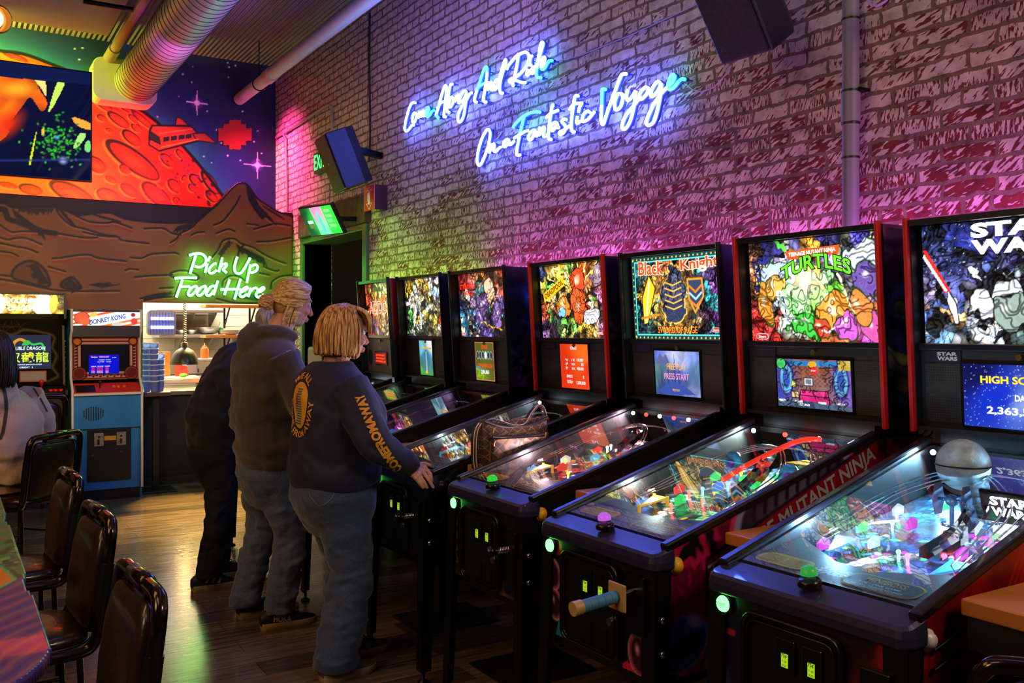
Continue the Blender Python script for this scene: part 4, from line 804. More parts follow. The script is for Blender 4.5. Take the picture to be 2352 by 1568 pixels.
# ================================================================== upright arcade cabinets by the mural
TM = mat('t_molding', (206, 200, 196), .4)
BLUE = mat('cabinet_blue', (22, 118, 190), .5, var=.12, bscale=5)
KX0, KX1, KY = on_y(163, 800, 9.12).x, on_y(329, 800, 9.12).x, 9.12
kw = KX1-KX0; dk = root('arcade_cabinet', 'blue upright arcade cabinet with white edges beside the food window', 'arcade cabinet', ((KX0+KX1)/2, KY, 0)); hw = kw/2
prof = [(.0, .10), (.0, 1.02), (.12, 1.12), (.14, 1.48), (.05, 1.56), (.05, 1.745), (.62, 1.745), (.62, .0), (.06, .0), (.06, .10)]
for s in (-1, 1):
    MB().prism(prof, lambda u, v, t, s=s: (s*(hw-.012)+t, u, v), -.010, .010).build('side_panel', BLUE, dk)
    e = [(s*(hw-.012), u-.004, v) for u, v in prof[:6]]+[(s*(hw-.012), .62, 1.75)]
    MB().tube(e, [(.012, .007)]*len(e), 6, ref=(1, 0, 0)).build('edge_molding', TM, dk)
hi = hw-.022
MB().box(-hi, .02, .10, hi, .58, .80).build('body', BLUE, dk); MB().box(-hi, .04, 0, hi, .58, .10).build('kick_plate', BLACK, dk)
MB().box(-hi, -.005, .66, hi, .03, .965).build('front_panel', BLUE, dk, .004)
mb = MB()
for k in range(9):
    x = -.20+.02*k; hh = .065*math.sqrt(max(.1, 1-((k-4)/4.6)**2)); mb.box(x-.0045, -.007, .80-hh, x+.0045, -.004, .80+hh)
mb.build('speaker_grille', BLACK, dk)
MB().box(-.17, .0, .18, .20, .021, .655).build('coin_door', mat('coin_black', (16, 15, 14), .4), dk, .004)
for x in (-.075, .115):
    m = MB().box(x-.04, -.004, .50, x+.04, .001, .62).build('coin_slot', mat('worn_chrome', (170, 166, 160), .35, .7, var=.4, bscale=40), dk, .002)
    MB().box(x-.014, -.007, .515, x+.006, -.003, .56).build('slot_opening', BLACK, m); MB().cyl((x, -.004, .585), (x, -.008, .585), .010, seg=12).build('button', BLACK, m)
MB().box(-.03, -.003, .55, .07, .001, .59).build('plate', mat('yellow_plate', (196, 150, 40), .5), dk)
for x, z in ((-.125, .42), (.115, .44)): MB().cyl((x, .002, z), (x, -.006, z), .012, seg=14).build('lock', CHROME, dk)
MB().poly([(-hi, -.02, .985), (hi, -.02, .985), (hi, .12, 1.07), (-hi, .12, 1.07)]).build('control_panel', mat('panel_red', (188, 40, 24), .4), dk)
MB().box(-hi, -.03, .965, hi, .0, .987).build('panel_edge', TM, dk)
mb = MB().quad((-hi+.02, -.005, .996), (-.1, -.005, .996), (-.1, .09, 1.054), (-hi+.02, .09, 1.054)); mb.build('instruction_card', BLACK, dk)
m = MB().cyl((-.06, .05, 1.03), (-.06, .04, 1.075), .006); m.ball((-.06, .04, 1.085), .016); m.build('joystick', BLACK, dk)
for x in (.06, .10, .15): MB().cyl((x, .06, 1.03), (x, .055, 1.042), .014, seg=14).build('button', mat('button_orange', (220, 120, 40), .4), dk)
# monitor bezel picture: striped frame with round corner badges
bw, bh = hi*2, .40
cv = Canvas(bw, bh, .003, (34, 10, 10)); st = ((cv.X*62).astype(int) % 2 == 0)
edge_d = np.minimum.reduce([cv.X, bw-cv.X, cv.Y, bh-cv.Y]); bands = (edge_d*95).astype(int) % 3
cv.C = np.where((edge_d < .075)[..., None], np.where((bands == 0)[..., None], np.array((206, 130, 96)), np.where((bands == 1)[..., None], np.array((120, 26, 22)), np.array((216, 160, 140)))), np.array((6, 6, 8.)))
cv.put((edge_d < .012).astype(float), (170, 84, 30))
for x, y, r in ((.06, .06, .058), (bw-.06, .06, .058), (.045, bh-.045, .036), (bw-.045, bh-.045, .036)): cv.ell(x, y, r, r, 0, (150, 60, 34), .006); cv.ell(x, y, r*.78, r*.78, 0, (110, 34, 24) if y < .2 else (216, 120, 40))
for k in range(12): cv.ell(.12+.03*k, .03+.012*(k % 2), .010, .007, .5, (44, 14, 12))
for k in range(7): cv.ell(.035, .14+.028*k, .012, .009, .4, (50, 18, 14)); cv.ell(bw-.035, .14+.028*k, .012, .009, .4, (50, 18, 14))
cv.mesh('monitor_bezel', lambda X, Y: (X-bw/2, .125+.02*Y/bh-.04*0, 1.10+Y), printed('bezel_print', .10, .5, .6, 0, .1), dk)  # bezel is not backlit; a faint glow is put into its print
cv = Canvas(.26, .175, .003, (8, 14, 190)); cv.ell(.13, .1, .2, .12, 0, (10, 20, 214), soft=.9)
sx0, sz0 = -.145, 1.155
def fnk(u, v): return (sx0+u, .118, sz0+v)
cv.mesh('screen', lambda X, Y: (sx0+X, .121+0*X, sz0+Y), printed('crt_picture', 1.0, .5, .2, 0, .05), dk)
mw, mr, my = MB(), MB(), MB()
for s, u0, v0, u1, b in (('HIGH SCORE', .085, .158, .175, mr), ('007650', .09, .150, .17, mw), ('I-', .02, .158, .06, mr), ('000000', .02, .150, .075, mw), ('L=01', .20, .145, .235, mw), ('INSERT COIN', .085, .124, .185, mw), ('PLAYER   COIN', .075, .106, .19, mw), ('1                1', .09, .092, .18, mr), ('RANK  SCORE  NAME', .02, .066, .18, mw)): add_text(b, s, fnk, u0, v0, u1, v0+.008, .01)
for k, (r_n, s_n) in enumerate((('1ST', '007650'), ('2ND', '006100'), ('3RD', '005950'), ('4TH', '005050'), ('5TH', '004300'))):
    b = mr if k < 3 else my; v = .053-.0115*k
    add_text(b, r_n, fnk, .022, v, .052, v+.008, .012); add_text(b, s_n, fnk, .068, v, .12, v+.008, .012); add_text(b, 'ABC', fnk, .14, v, .17, v+.008, .012)
mw.build('screen_text', emit('crt_white', (220, 230, 255), 1.4), dk); mr.build('screen_text', emit('crt_red', (255, 40, 70), 1.4), dk); my.build('screen_text', emit('crt_yellow', (255, 190, 90), 1.4), dk)
# marquee
mqw, mqh = hi*2, .125; cv = Canvas(mqw, mqh, .0025, (240, 234, 224)); s_ = ((cv.Y*1.0-cv.X*.22+.3)*52).astype(int) % 2 == 0
cv.C = np.where((s_ & ((cv.X < .22) | (cv.Y-cv.X*.16 > .055)))[..., None], np.array((226, 74, 26)), cv.C); cv.C = np.where((s_ & (cv.Y-cv.X*.22 < -.04))[..., None], np.array((232, 110, 40)), cv.C)
cv.poly([(.16, .0), (.46, .075), (.46, .125), (.12, .06), (.12, 0)], (246, 244, 240)); cv.ell(.07, .07, .06, .05, .4, (190, 70, 34), .004); cv.ell(.10, .04, .05, .035, 0, (206, 84, 40)); cv.ell(.17, .10, .035, .02, .3, (240, 170, 60)); cv.ell(mqw-.06, .10, .02, .018, 0, (130, 30, 20)); cv.ell(mqw-.05, .04, .03, .03, 0, (206, 50, 40))
cv.mesh('marquee', lambda X, Y: (X-mqw/2, .042+0*X, 1.60+Y), printed('marquee_print', 1.15, .3), dk)
mb = MB(); fn = lambda u, v: (u-mqw/2, .039, 1.60+v); c_, s2 = math.cos(.20), math.sin(.20)
add_text(mb, 'DONKEY KONG', lambda u, v: fn(.135+u*c_-v*s2*.3, .004+u*s2+v), 0, 0, .315, .046, .035); mb.build('lettering', emit('marquee_blue', (16, 96, 200), .8), dk)
MB().prism(rrect(.094, .022, .011, 5, .37, .017), lambda u, v, t: (u-mqw/2, .040+t, 1.60+v), -.002, 0).build('name_plate', emit('plate_white', (250, 240, 235), .9), dk)
mb = MB(); add_text(mb, 'Nintendo', lambda u, v: (u-mqw/2, .0375, 1.60+v), .335, .011, .405, .023, .005); mb.build('lettering', mat('red_ink', (150, 20, 20), .5), dk)
MB().box(-hi, .05, 1.725, hi, .6, 1.745).build('top_panel', BLACK, dk); MB().box(-hi, .06, 1.50, hi, .13, 1.60).build('speaker_shelf', BLACK, dk); MB().box(-hi, .5, .8, hi, .56, 1.74).build('back_panel', BLACK, dk)

# the yellow lit one, cut by the left edge
GX1 = on_y(153, 700, 9.22).x; gw = .72
dd_ = root('arcade_cabinet', 'black upright arcade cabinet with a glowing yellow sign at the left edge', 'arcade cabinet', (GX1-gw/2, 9.22, 0)); hw = gw/2
prof = [(0, 0), (0, .93), (-.10, .98), (-.10, 1.02), (.10, 1.06), (.18, 1.60), (.02, 1.66), (.02, 1.90), (.54, 1.90), (.54, 0)]
for s in (-1, 1): MB().prism(prof, lambda u, v, t, s=s: (s*(hw-.010)+t, u, v), -.010, .010).build('side_panel', BLACK, dd_)
hi = hw-.021
MB().box(-hi, .0, .0, hi, .5, .96).build('body', BLACK, dd_); MB().box(-hi, .03, 1.88, hi, .53, 1.90).build('top_panel', BLACK, dd_); MB().box(-hi, .45, .96, hi, .53, 1.88).build('back_panel', BLACK, dd_)
MB().poly([(-hi, -.10, .995), (hi, -.10, .995), (hi, .10, 1.05), (-hi, .10, 1.05)]).build('control_panel', mat('panel_black', (30, 28, 26), .35), dd_)
def ctl(px, py): q = on_y(px, py, 9.20); return q.x-(GX1-gw/2)
for px in (117, 128, 140): MB().lathe([(.0, .012), (.016, .010), (.02, 0)], (ctl(px, 880), -.02, 1.018), (0, -.25, 1)).build('button', mat('button_red', (220, 30, 24), .35), dd_)
m = MB().cyl((ctl(95, 880), -.01, 1.02), (ctl(95, 880), -.03, 1.07), .006); m.lathe([(0, .05), (.017, .045), (.020, .025), (.012, 0), (.006, -.01)], (ctl(95, 880), -.032, 1.07), (0, -.2, 1)); m.build('joystick', mat('stick_red', (190, 16, 22), .3), dd_)
# bezel with a plain scrolling vine line pattern
bw, bh = hi*2, .60; cv = Canvas(bw, bh, .004, (26, 23, 17)); 
path = [(p_.x, p_.y) for p_ in catmull([(bw*.02, .44), (bw*.2, .50), (bw*.4, .46), (bw*.55, .50), (bw*.75, .48), (bw*.90, .44), (bw*.88, .34), (bw*.93, .26), (bw*.88, .16), (bw*.94, .08), (bw*.80, .03)], 8)]
cv.line(path, .035, (54, 52, 34)); cv.line(path, .012, (110, 96, 50))
for k in range(0, len(path), 2):
    x, y = path[k]; cv.line([(x-.014, y+.01), (x+.014, y-.01)], .003, (120, 104, 56))
for k in range(16):
    a = k*.4; x, y = bw*(.3+.1*(k % 3)), .53; cv.line([(x, y), (x+.07*math.cos(a), y+.05*math.sin(a))], .003, (96, 82, 40))
cv.mesh('monitor_bezel', lambda X, Y: (X-bw/2, .10+.075*Y/bh, 1.06+Y), printed('bezel_dark', 0, .7, .5, 0, .05), dd_)
a0, a1 = on_y(6, 770, 9.30).x-(GX1-gw/2), on_y(118, 770, 9.30).x-(GX1-gw/2); z0, z1 = on_y(60, 848, 9.30).z, on_y(60, 769, 9.30).z
cw, chh = a1-a0, z1-z0
cv = Canvas(cw, chh, .003, (40, 44, 66))
cv.line([(p_.x, p_.y) for p_ in catmull([(cw*.22, chh*.62), (cw*.24, chh*.78), (cw*.36, chh*.87), (cw*.48, chh*.80)], 6)], .025, (220, 150, 40)); cv.line([(p_.x, p_.y) for p_ in catmull([(cw*.42, chh*.72), (cw*.5, chh*.82), (cw*.62, chh*.72), (cw*.8, chh*.74), (cw*.86, chh*.55)], 6)], .018, (50, 200, 90)); cv.ell(cw*.5, chh*.76, .03, .02, .5, (60, 190, 80)); cv.ell(cw*.57, chh*.42, .018, .026, 0, (230, 140, 40))
cv.mesh('screen', lambda X, Y: (a0+X, .095+.05*Y/bh, z0+Y), printed('crt_picture', 1.0, .5, .2, 0, .05), dd_)
fn = lambda u, v: (a0+u*cw, .088+.05*v*chh/bh, z0+v*chh)
mb = MB(); add_text(mb, 'DOUBLE DRAGON', fn, .12, .56, .88, .66, .012, .15); add_text(mb, 'TECHNOS JAPAN PLAYERS', fn, .25, .11, .80, .155, .01); add_text(mb, 'CREDIT  2', fn, .34, .035, .62, .08, .01); mb.build('screen_text', emit('dd_white', (200, 240, 255), 1.5), dd_)
mb = MB(); add_text(mb, '双截龍', fn, .08, .20, .95, .50, .006); mb.build('screen_text', emit('dd_lime', (190, 240, 50), 1.4), dd_)
ic0 = on_y(45, 870, 9.27).x-(GX1-gw/2); ic1 = on_y(107, 870, 9.27).x-(GX1-gw/2); zc0, zc1 = on_y(60, 877, 9.27).z, on_y(60, 852, 9.27).z
MB().box(ic0, .055, zc0, ic1, .06, zc1).build('instruction_card', mat('card_orange', (180, 80, 30), .5), dd_); MB().box(ic0+.01, .052, zc0+.01, ic1-.01, .056, zc1-.01).build('card_paper', mat('card_paper', (150, 140, 130), .6), dd_)
mqw, mqh = hi*2, on_y(60, 676, 9.24).z-on_y(60, 720, 9.24).z; mz = on_y(60, 720, 9.24).z; cv = Canvas(mqw, mqh, .0035, (70, 56, 20))
cv.field([(0, .5, (230, 170, 40)), (.3, .5, (255, 226, 120)), (.62, .5, (255, 226, 140)), (.85, .5, (250, 200, 80)), (1, .5, (60, 56, 20)), (.95, .9, (60, 60, 24)), (.4, .95, (150, 110, 20)), (.45, .06, (180, 130, 30))]); cv.comic(12, 60, .05, .08, None, 0, 1.3, .7)
cv.ell(.20*mqw, .5*mqh, .08, .10, 0, (255, 240, 190), .004, (170, 90, 10)); cv.ell(.76*mqw, .45*mqh, .09, .10, .3, (255, 236, 170), .004, (170, 90, 10)); cv.ell(.88*mqw, .55*mqh, .03, .08, -.1, (250, 190, 60), .004, (150, 80, 10)); cv.ell(.05*mqw, .3*mqh, .1, .07, .3, (250, 190, 70), .004, (170, 90, 10))
cv.mesh('marquee', lambda X, Y: (X-mqw/2, .018+0*X, mz+Y), printed('marquee_yellow', 2.4, .3), dd_)
mb = MB(); fn = lambda u, v: ((u-.5)*mqw, .014, mz+v*mqh); add_text(mb, 'DOUBLE', fn, .32, .52, .62, .84, .02, .1); add_text(mb, 'DRAGON', fn, .35, .14, .65, .46, .02, .1); mb.build('lettering', emit('marquee_cream', (255, 246, 200), 2.6), dd_)
MB().prism([(.54, .80), (.68, .80), (.66, .95), (.54, .97)], lambda u, v, t: ((u-.5)*mqw, .016+t, mz+v*mqh), -.001, .001).build('name_plate', emit('taito_plate', (230, 120, 20), 1.0), dd_)
mb = MB(); add_text(mb, 'TAITO', fn, .565, .845, .655, .91, .01); mb.build('lettering', BLACK, dd_)
mb = MB()
for k in range(9): mb.cyl((hi+.008, .0-.0*k, 1.06+.05*k), (hi+.008, -.004+.0*k, 1.06+.05*k), .006, seg=8)
mb.build('bolt', CHROME, dd_)
# ================================================================== pinball machines along the brick wall
GLASSM = glassmat('playfield_glass', (.96, .97, .98), 2.2, .006)
CLEAR = glassmat('clear_ramp', (.80, .90, .95), 2.2, .06)
BG = printed('backglass_print', 1.75, .3, .15); SCR = printed('display_picture', 1.05, .25, .2); PF = printed('playfield_print', 1.2, .25, .9, .5); CAB = printed('cabinet_print', 0, .35, 1.6, .3)  # playfield is not backlit; its glow imitates the light of the bulbs above
RAIL = mat('rail_black', (26, 23, 30), .32, .2, coat=.3); RAILP = mat('bar_powder', (40, 35, 66), .44, .25, coat=.4)
GRILL = None
def grille_material():
    m, nt, b, out = _new('hex_grille'); N = nt.nodes.new; L = nt.links.new
    tc = N('ShaderNodeTexCoord'); vo = N('ShaderNodeTexVoronoi'); vo.inputs['Scale'].default_value = 120; vo.inputs['Randomness'].default_value = .15; L(tc.outputs['Object'], vo.inputs['Vector'])
    r = N('ShaderNodeValToRGB'); r.color_ramp.elements[0].position = .35; r.color_ramp.elements[0].color = (*S(6, 6, 6), 1); r.color_ramp.elements[1].position = .5; r.color_ramp.elements[1].color = (*S(44, 40, 36), 1)
    L(vo.outputs['Distance'], r.inputs[0]); L(r.outputs[0], b.inputs['Base Color']); b.inputs['Roughness'].default_value = .5; return m
GRILL = grille_material()
PANEL = mat('speaker_panel', (30, 28, 26), .45)
mat('side_white', (150, 146, 150), .5)
gz = lambda x: .925+.2857*x
pz = lambda x: .870+.165*x
bx = lambda z, off=0: .955+.045*(1.93-z)/.695+off
EM = lambda n, c, s=6: emit(n, c, s)
LEDW, LEDR = EM('led_white', (225, 240, 255), 40), EM('led_red', (255, 30, 20), 30)
HW, BH = .285, .3425
def pinball(P):
    t = root('pinball_machine', P['label'], 'pinball machine', (P['x'], P['y'], 0), math.radians(P.get('rot', 0)), 'pinball machines along the brick wall'); near = P.get('near', 1)
    # cabinet shell
    prof = [(.0, .53), (.0, .89)]+[(x, gz(x)-.02) for x in (.05, .5, .98)]+[(1.27, gz(.98)-.02), (1.27, .50)]
    mb = MB()
    for s in (-1, 1): mb.prism(prof, lambda u, v, w, s=s: (u, s*(HW-.010)+w, v), -.010, .010)
    mb.box(.0, -HW+.02, .53, .022, HW-.02, .885); mb.box(.02, -HW+.02, .50, 1.27, HW-.02, .53); mb.box(1.25, -HW+.02, .53, 1.27, HW-.02, 1.2)
    mb.box(1.02, -HW+.02, 1.16, 1.26, HW-.02, 1.18); mb.build('cabinet', BLACK, t)
    # printed sides and front
    for s in (-1, 1):
        if s == 1 and not near: continue
        cv = Canvas(1.26, .72, .006 if near else .012, (12, 11, 12)); P['side'](cv, s)
        k = (cv.Y+.50 < .01+np.where(cv.X < .98, gz(cv.X)-.035, gz(.98)-.035)) & (cv.Y > .035)
        cv.mesh('side_print', (lambda X, Y: (X+.003, 0*X-HW-.0015, Y+.5)) if s == -1 else (lambda X, Y: (1.263-X, 0*X+HW+.0015, Y+.5)), CAB, t, k if s == -1 else None if False else ((cv.Y+.50 < np.where(1.26-cv.X < .98, gz(1.26-cv.X)-.035, gz(.98)-.035)) & (cv.Y > .035)))
    cv = Canvas(2*HW, .34, .005, (13, 12, 12)); P['front'](cv); cv.mesh('front_print', lambda X, Y: (0*X-.0015, HW-X, Y+.535), CAB, t)
    ff = lambda u, v: (-.003, -u, v)
    if 'front_text' in P: P['front_text'](t, ff)
    # rails and lockdown bar
    for s in (-1, 1):
        mb = MB(); a = Vector((.03, s*(HW+.001), gz(.03)-.008)); b = Vector((1.0, s*(HW+.001), gz(1.0)-.008)); mb.bar(a, b, .026, .030, (0, 1, 0)); mb.build('side_rail', RAIL, t, .006)
    pr = [(-.022, .866), (-.022, .898), (-.008, .918), (.02, .929), (.078, .940), (.078, .91), (.0, .890), (.0, .866)]
    def lb(z, ins, sl): return [(x+.028, y, z+sl*(x+.05)) for x, y in rrect(.100-2*ins, 2*(HW+.020)-2*ins, .032-ins, 6)]
    MB().loft([lb(.862, .004, 0), lb(.866, 0, 0), lb(.886, 0, .02), lb(.902, .004, .22), lb(.908, .012, .27)], smooth=False).build('lockdown_bar', RAILP, t, .003)
    # apron with cards
    az = lambda x: .926+.12*x
    ap = [(.08, -.262), (.08, .262), (.33, .262), (.22, .06), (.22, -.06), (.33, -.262)]
    MB().prism(ap, lambda u, v, w: (u, v, az(u)+w), -.02, 0).build('apron', mat(P.get('apron', ('apron_dark', (22, 20, 30)))[0], P.get('apron', ('apron_dark', (22, 20, 30)))[1], .5, bump=.1), t)
    fa = lambda u, v: (.085+v, -u, az(.085+v)+.0015)
    if near:
        MB().poly([fa(*p) for p in rrect(.17, .075, .030, 5, -.165, .055)]).build('instruction_card', mat('card_yellow', (206, 160, 30), .5), t)
        mb = MB()
        for k in range(6): mb.quad(*[(q[0], q[1], q[2]+.0006) for q in (fa(-.235, .032+.009*k), fa(-.165-.004+.07*(k % 2)*0, .032+.009*k), fa(-.169, .0345+.009*k), fa(-.235, .0345+.009*k))]); mb.quad(*[(q[0], q[1], q[2]+.0006) for q in (fa(-.16, .032+.009*k), fa(-.10, .032+.009*k), fa(-.10, .0345+.009*k), fa(-.16, .0345+.009*k))])
        mb.build('card_print', mat('card_ink', (96, 70, 16), .6), t)
        ys = [fa(*p) for p in rrect(.205, .095, .035, 5, .13, .058)]; MB().poly(ys).build('price_card', MC['card_yellow'], t)
        MB().poly([(q[0], q[1], q[2]+.0006) for q in (fa(*p) for p in rrect(.193, .083, .030, 5, .13, .058))]).build('card_field', mat('card_dark', (16, 14, 18), .5), t)
        up = lambda u, v: (lambda q: (q[0], q[1], q[2]+.0013))(fa(u, v))
        mb = MB(); add_text(mb, 'MINIBOSS', up, .075, .062, .185, .088, .012); mb.build('card_title', MC['card_yellow'], t)
        mb = MB(); add_text(mb, '$.75 - ONE GAME', up, .07, .042, .185, .053, .004); add_text(mb, '$2.00 - THREE GAMES', up, .06, .026, .20, .037, .004); mb.build('card_print', mat('ink_white', (220, 220, 210), .5), t)
    # playfield
    cv = Canvas(2*HW-.05, .90, .0045 if near else .008); cv.field(P['pf']); cv.comic(P['seed']+50, 150, .05, .05, [(255, 255, 240), (20, 16, 30)], .2, 1.2, .45)
    cv.detail(P['seed']+80, 500, .05)
    for k in range(34):
        a = rnd.uniform(0, 6.28); x, y = rnd.uniform(.06, .48), rnd.uniform(.12, .8); c = rnd.choice(P['ins']); cv.ell(x, y, .016, .009, a, c, .003)
    cv.mesh('playfield', lambda X, Y: (Y+.10, (HW-.025)-X, pz(Y+.10)), PF, t)
    g = MB(); a = .075
    g.quad((a, HW-.012, gz(a)-.008), (a, -HW+.012, gz(a)-.008), (.985, -HW+.012, gz(.985)-.008), (.985, HW-.012, gz(.985)-.008)); g.build('glass', GLASSM, t)
    wall = printed('inner_wall', .05, .3, .7)
    # toys on the playfield
    R = random.Random(P['seed'])
    def on(x, y, dz=0): return Vector((x, y, pz(x)+dz))
    FL = EM('flipper_'+P['k'], P['ins'][0], .5)
    for s in (-1, 1):
        mb = MB(); mb.loft([[on(.24, s*.10, h)+Vector((.014*math.cos(a_), .014*math.sin(a_), 0)) for a_ in [6.283*j/10 for j in range(10)]] for h in (.006, .03)]); mb.bar(on(.24, s*.10, .018), on(.205, s*.03, .018), .020, .022); mb.build('flipper', FL, t)
        mb = MB(); pts = [on(.30, s*.15), on(.42, s*.21), on(.42, s*.14)]
        mb._add([p_+Vector((0, 0, h)) for h in (.025, .032) for p_ in pts], [(0, 1, 2), (3, 4, 5), (0, 1, 4, 3), (1, 2, 5, 4), (2, 0, 3, 5)])
        for p_ in pts: mb.cyl(p_, p_+Vector((0, 0, .035)), .006, seg=8)
        mb.build('slingshot', EM('sling_'+P['k'], P['ins'][1], .7), t)
    nb = 3 if near else 2
    for k in range(nb):
        x, y = .66+.10*(k % 2)+.02*k, -.16+.09*k; b = MB().lathe([(.018, 0), (.018, .035), (.036, .036), (.036, .048), (.02, .056), (0, .057)], on(x, y), seg=18).build('bumper', EM('bumper_'+P['k'], P['ins'][k % len(P['ins'])], 1.6), t)
        MB().lathe([(.032, .012), (.034, .016), (.032, .02)], on(x, y), seg=18).build('ring', CHROME, b)
    for s, y0 in ((-1, .19), (1, -.2)):
        c = catmull([on(.34, y0, .05), on(.5, y0+s*.02, .07), on(.66, y0*.8, .10), on(.80, y0*.2, .13), on(.86, -y0*.5, .12), on(.80, -y0*.95, .10), on(.62, -y0*1.12, .08), on(.40, -y0*1.15, .05)], 5)
        mb = MB()
        for dy in (-.014, .014): mb.tube([p_+Vector((dy*.4, dy, 0)) for p_ in c], .0028, 5)
        for p_ in c[::4]: mb.tube([p_+Vector((-.006, -.016, 0)), p_+Vector((0, 0, -.014)), p_+Vector((.006, .016, 0))], .0022, 4)
        mb.build('wire_ramp', CHROME, t)
    if near:
        c = catmull([on(.42, -.08, .02), on(.55, -.10, .05), on(.70, -.06, .09), on(.84, .04, .10), on(.88, .14, .09)], 5); rings = []
        mb = MB()
        for i in range(len(c)-1):
            for (o1, o2) in (((-.03, .0), (.03, .0)), ((-.03, 0), (-.03, .025)), ((.03, 0), (.03, .025))): mb.quad(c[i]+Vector((0, o1[0], o1[1])), c[i]+Vector((0, o2[0], o2[1])), c[i+1]+Vector((0, o2[0], o2[1])), c[i+1]+Vector((0, o1[0], o1[1])))
        mb.build('clear_ramp', CLEAR, t)
    for k in range(10 if near else 5):
        x, y = R.uniform(.38, .9), R.uniform(-.23, .23); m = MB(); m.cyl(on(x, y), on(x, y, .022), .004, seg=8); m.ball(on(x, y, .026), .007, 10, 6); m.build('post_lamp', EM('post_%s_%d' % (P['k'], k % 3), P['ins'][(k+1) % len(P['ins'])], 9), t)
    for k in range(12 if near else 6):
        x, y = .36+.045*k, ((.235, -.235, .12, -.14)[k % 4]); c = P['ins'][k % len(P['ins'])]
        MB().prism([(-.022, .004), (.024, 0), (.027, .022), (.004, .036), (-.024, .026)], lambda u, v, w, x=x, y=y: on(x+u, y*.9, v+.004)+Vector((0, w, 0)), -.004, .004).build('plastic_sign', EM('sign_%s_%d' % (P['k'], k % 3), P['ins'][(k+2) % len(P['ins'])], .9), t)
    if 'toys' in P: P['toys'](t, on)
    for k, c in enumerate(P.get('leds', [])):
        y = .24-.48*k/max(1, len(P['leds'])-1); MB().ball((.955, y, gz(.955)-.030), .009, 12, 8).build('led_lamp', LEDW if c == 'w' else LEDR, t)
    # backbox
    mb = MB(); side = [(bx(1.232), 1.232), (bx(1.93), 1.93), (1.27, 1.93), (1.27, 1.232)]
    for s in (-1, 1): mb.prism(side, lambda u, v, w, s=s: (u, s*(BH-.010)+w, v), -.010, .010)
    mb.box(bx(1.93), -BH+.02, 1.915, 1.27, BH-.02, 1.93); mb.box(1.25, -BH+.02, 1.232, 1.27, BH-.02, 1.915); mb.box(1.0, -BH+.02, 1.232, 1.25, BH-.02, 1.245); mb.box(1.03, -.26, 1.18, 1.25, .26, 1.232); mb.build('backbox', BLACK, t)
    tc = P.get('trim')
    for s in (-1, 1):
        mb = MB(); a = Vector((bx(1.225)-.006, s*(BH-.010), 1.225)); b = Vector((bx(1.94)-.006, s*(BH-.010), 1.94)); mb.bar(a, b, .028 if tc else .022, .014, (0, 1, 0)); mb.build('edge_trim', mat('trim_'+tc[0], tc[1], .4) if tc else RAIL, t, .003)
    mb = MB(); mb.bar((bx(1.93), -BH+.02, 1.922), (bx(1.93), BH-.02, 1.922), .02, .02); mb.build('top_trim', RAIL, t)
    for s in (-1, 1):
        cv = Canvas(.27, .695, .006, (14, 13, 22)); P['bside'](cv)
        k = cv.X+1.0-.0 > 0
        xx = (lambda X, Y: (1.0-.045*(Y/.695)+.006+X*(.262+.045*(Y/.695))/.27, 0*X-BH-.0012, Y+1.234)) if s == -1 else (lambda X, Y: (1.0-.045*(Y/.695)+.006+(.27-X)*(.262+.045*(Y/.695))/.27, 0*X+BH+.0012, Y+1.234))
        cv.mesh('backbox_print', xx, CAB, t)
    bw, z0, z1 = 2*(BH-.034), 1.518, 1.912
    cv = Canvas(bw, z1-z0, .0028 if near else .004); P['glass'](cv); cv.mesh('backglass', lambda X, Y: (bx(Y+z0)+.042, bw/2-X, Y+z0), BG, t)
    fb = lambda u, v, o=.039: (bx(z0+v*(z1-z0))+o, bw/2-u*bw, z0+v*(z1-z0))
    if 'title' in P: P['title'](t, fb)
    MB().prism([(-BH+.02, z0-.018), (BH-.02, z0-.018), (BH-.02, z0+.004), (-BH+.02, z0+.004)], lambda u, v, w: (bx(v)+w, -u, v), .018, .05).build('divider_bar', RAIL, t, .003)
    P['panel'] = P.get('panel', (30, 28, 26))
    MB().prism([(-BH+.02, 1.245), (BH-.02, 1.245), (BH-.02, z0-.018), (-BH+.02, z0-.018)], lambda u, v, w: (bx(v)+w, -u, v), .034, .05).build('speaker_panel', mat('panel_%d' % P['panel'][0], P['panel'], .45), t)
    sw, sh = P.get('scr', (.345, .185)); szc = P.get('scrz', 1.362)
    if P.get('hex', 1):
        for s in (-1, 1):
            MB().prism([(s*(sw/2+.012), 1.262), (s*(BH-.034), 1.262), (s*(BH-.034), 1.455), (s*(sw/2+.012), 1.455)], lambda u, v, w: (bx(v)+w, -u, v), .030, .0335).build('speaker_grille', GRILL, t)
    else:
        for s in (-1, 1): MB().prism([(s*.25+.048*math.cos(a), 1.352+.06*math.sin(a)) for a in [6.283*j/24 for j in range(24)]], lambda u, v, w: (bx(v)+w, -u, v), .029, .0335).build('speaker_grille', mat('speaker_dark', (10, 10, 10), .6), t)
    MB().prism([(-sw/2-.010, szc-sh/2-.008), (sw/2+.010, szc-sh/2-.008), (sw/2+.010, szc+sh/2+.008), (-sw/2-.010, szc+sh/2+.008)], lambda u, v, w: (bx(v)+w, -u, v), .026, .0335).build('display_bezel', BLACKG, t)
    cv = Canvas(sw, sh, .0022 if near else .003); P['disp'](cv); cv.mesh('display', lambda X, Y: (bx(Y+szc-sh/2)+.0245, sw/2-X, Y+szc-sh/2), SCR, t)
    fd = lambda u, v: (bx(szc-sh/2+v*sh)+.022, sw/2-u*sw, szc-sh/2+v*sh)
    if 'dtext' in P: P['dtext'](t, fd)
    MB().cyl((bx(1.485)+.034, -.01, 1.482), (bx(1.485)+.018, -.01, 1.482), .010, seg=14).build('lock', mat('lock_brass', (150, 120, 50), .3, .8), t)
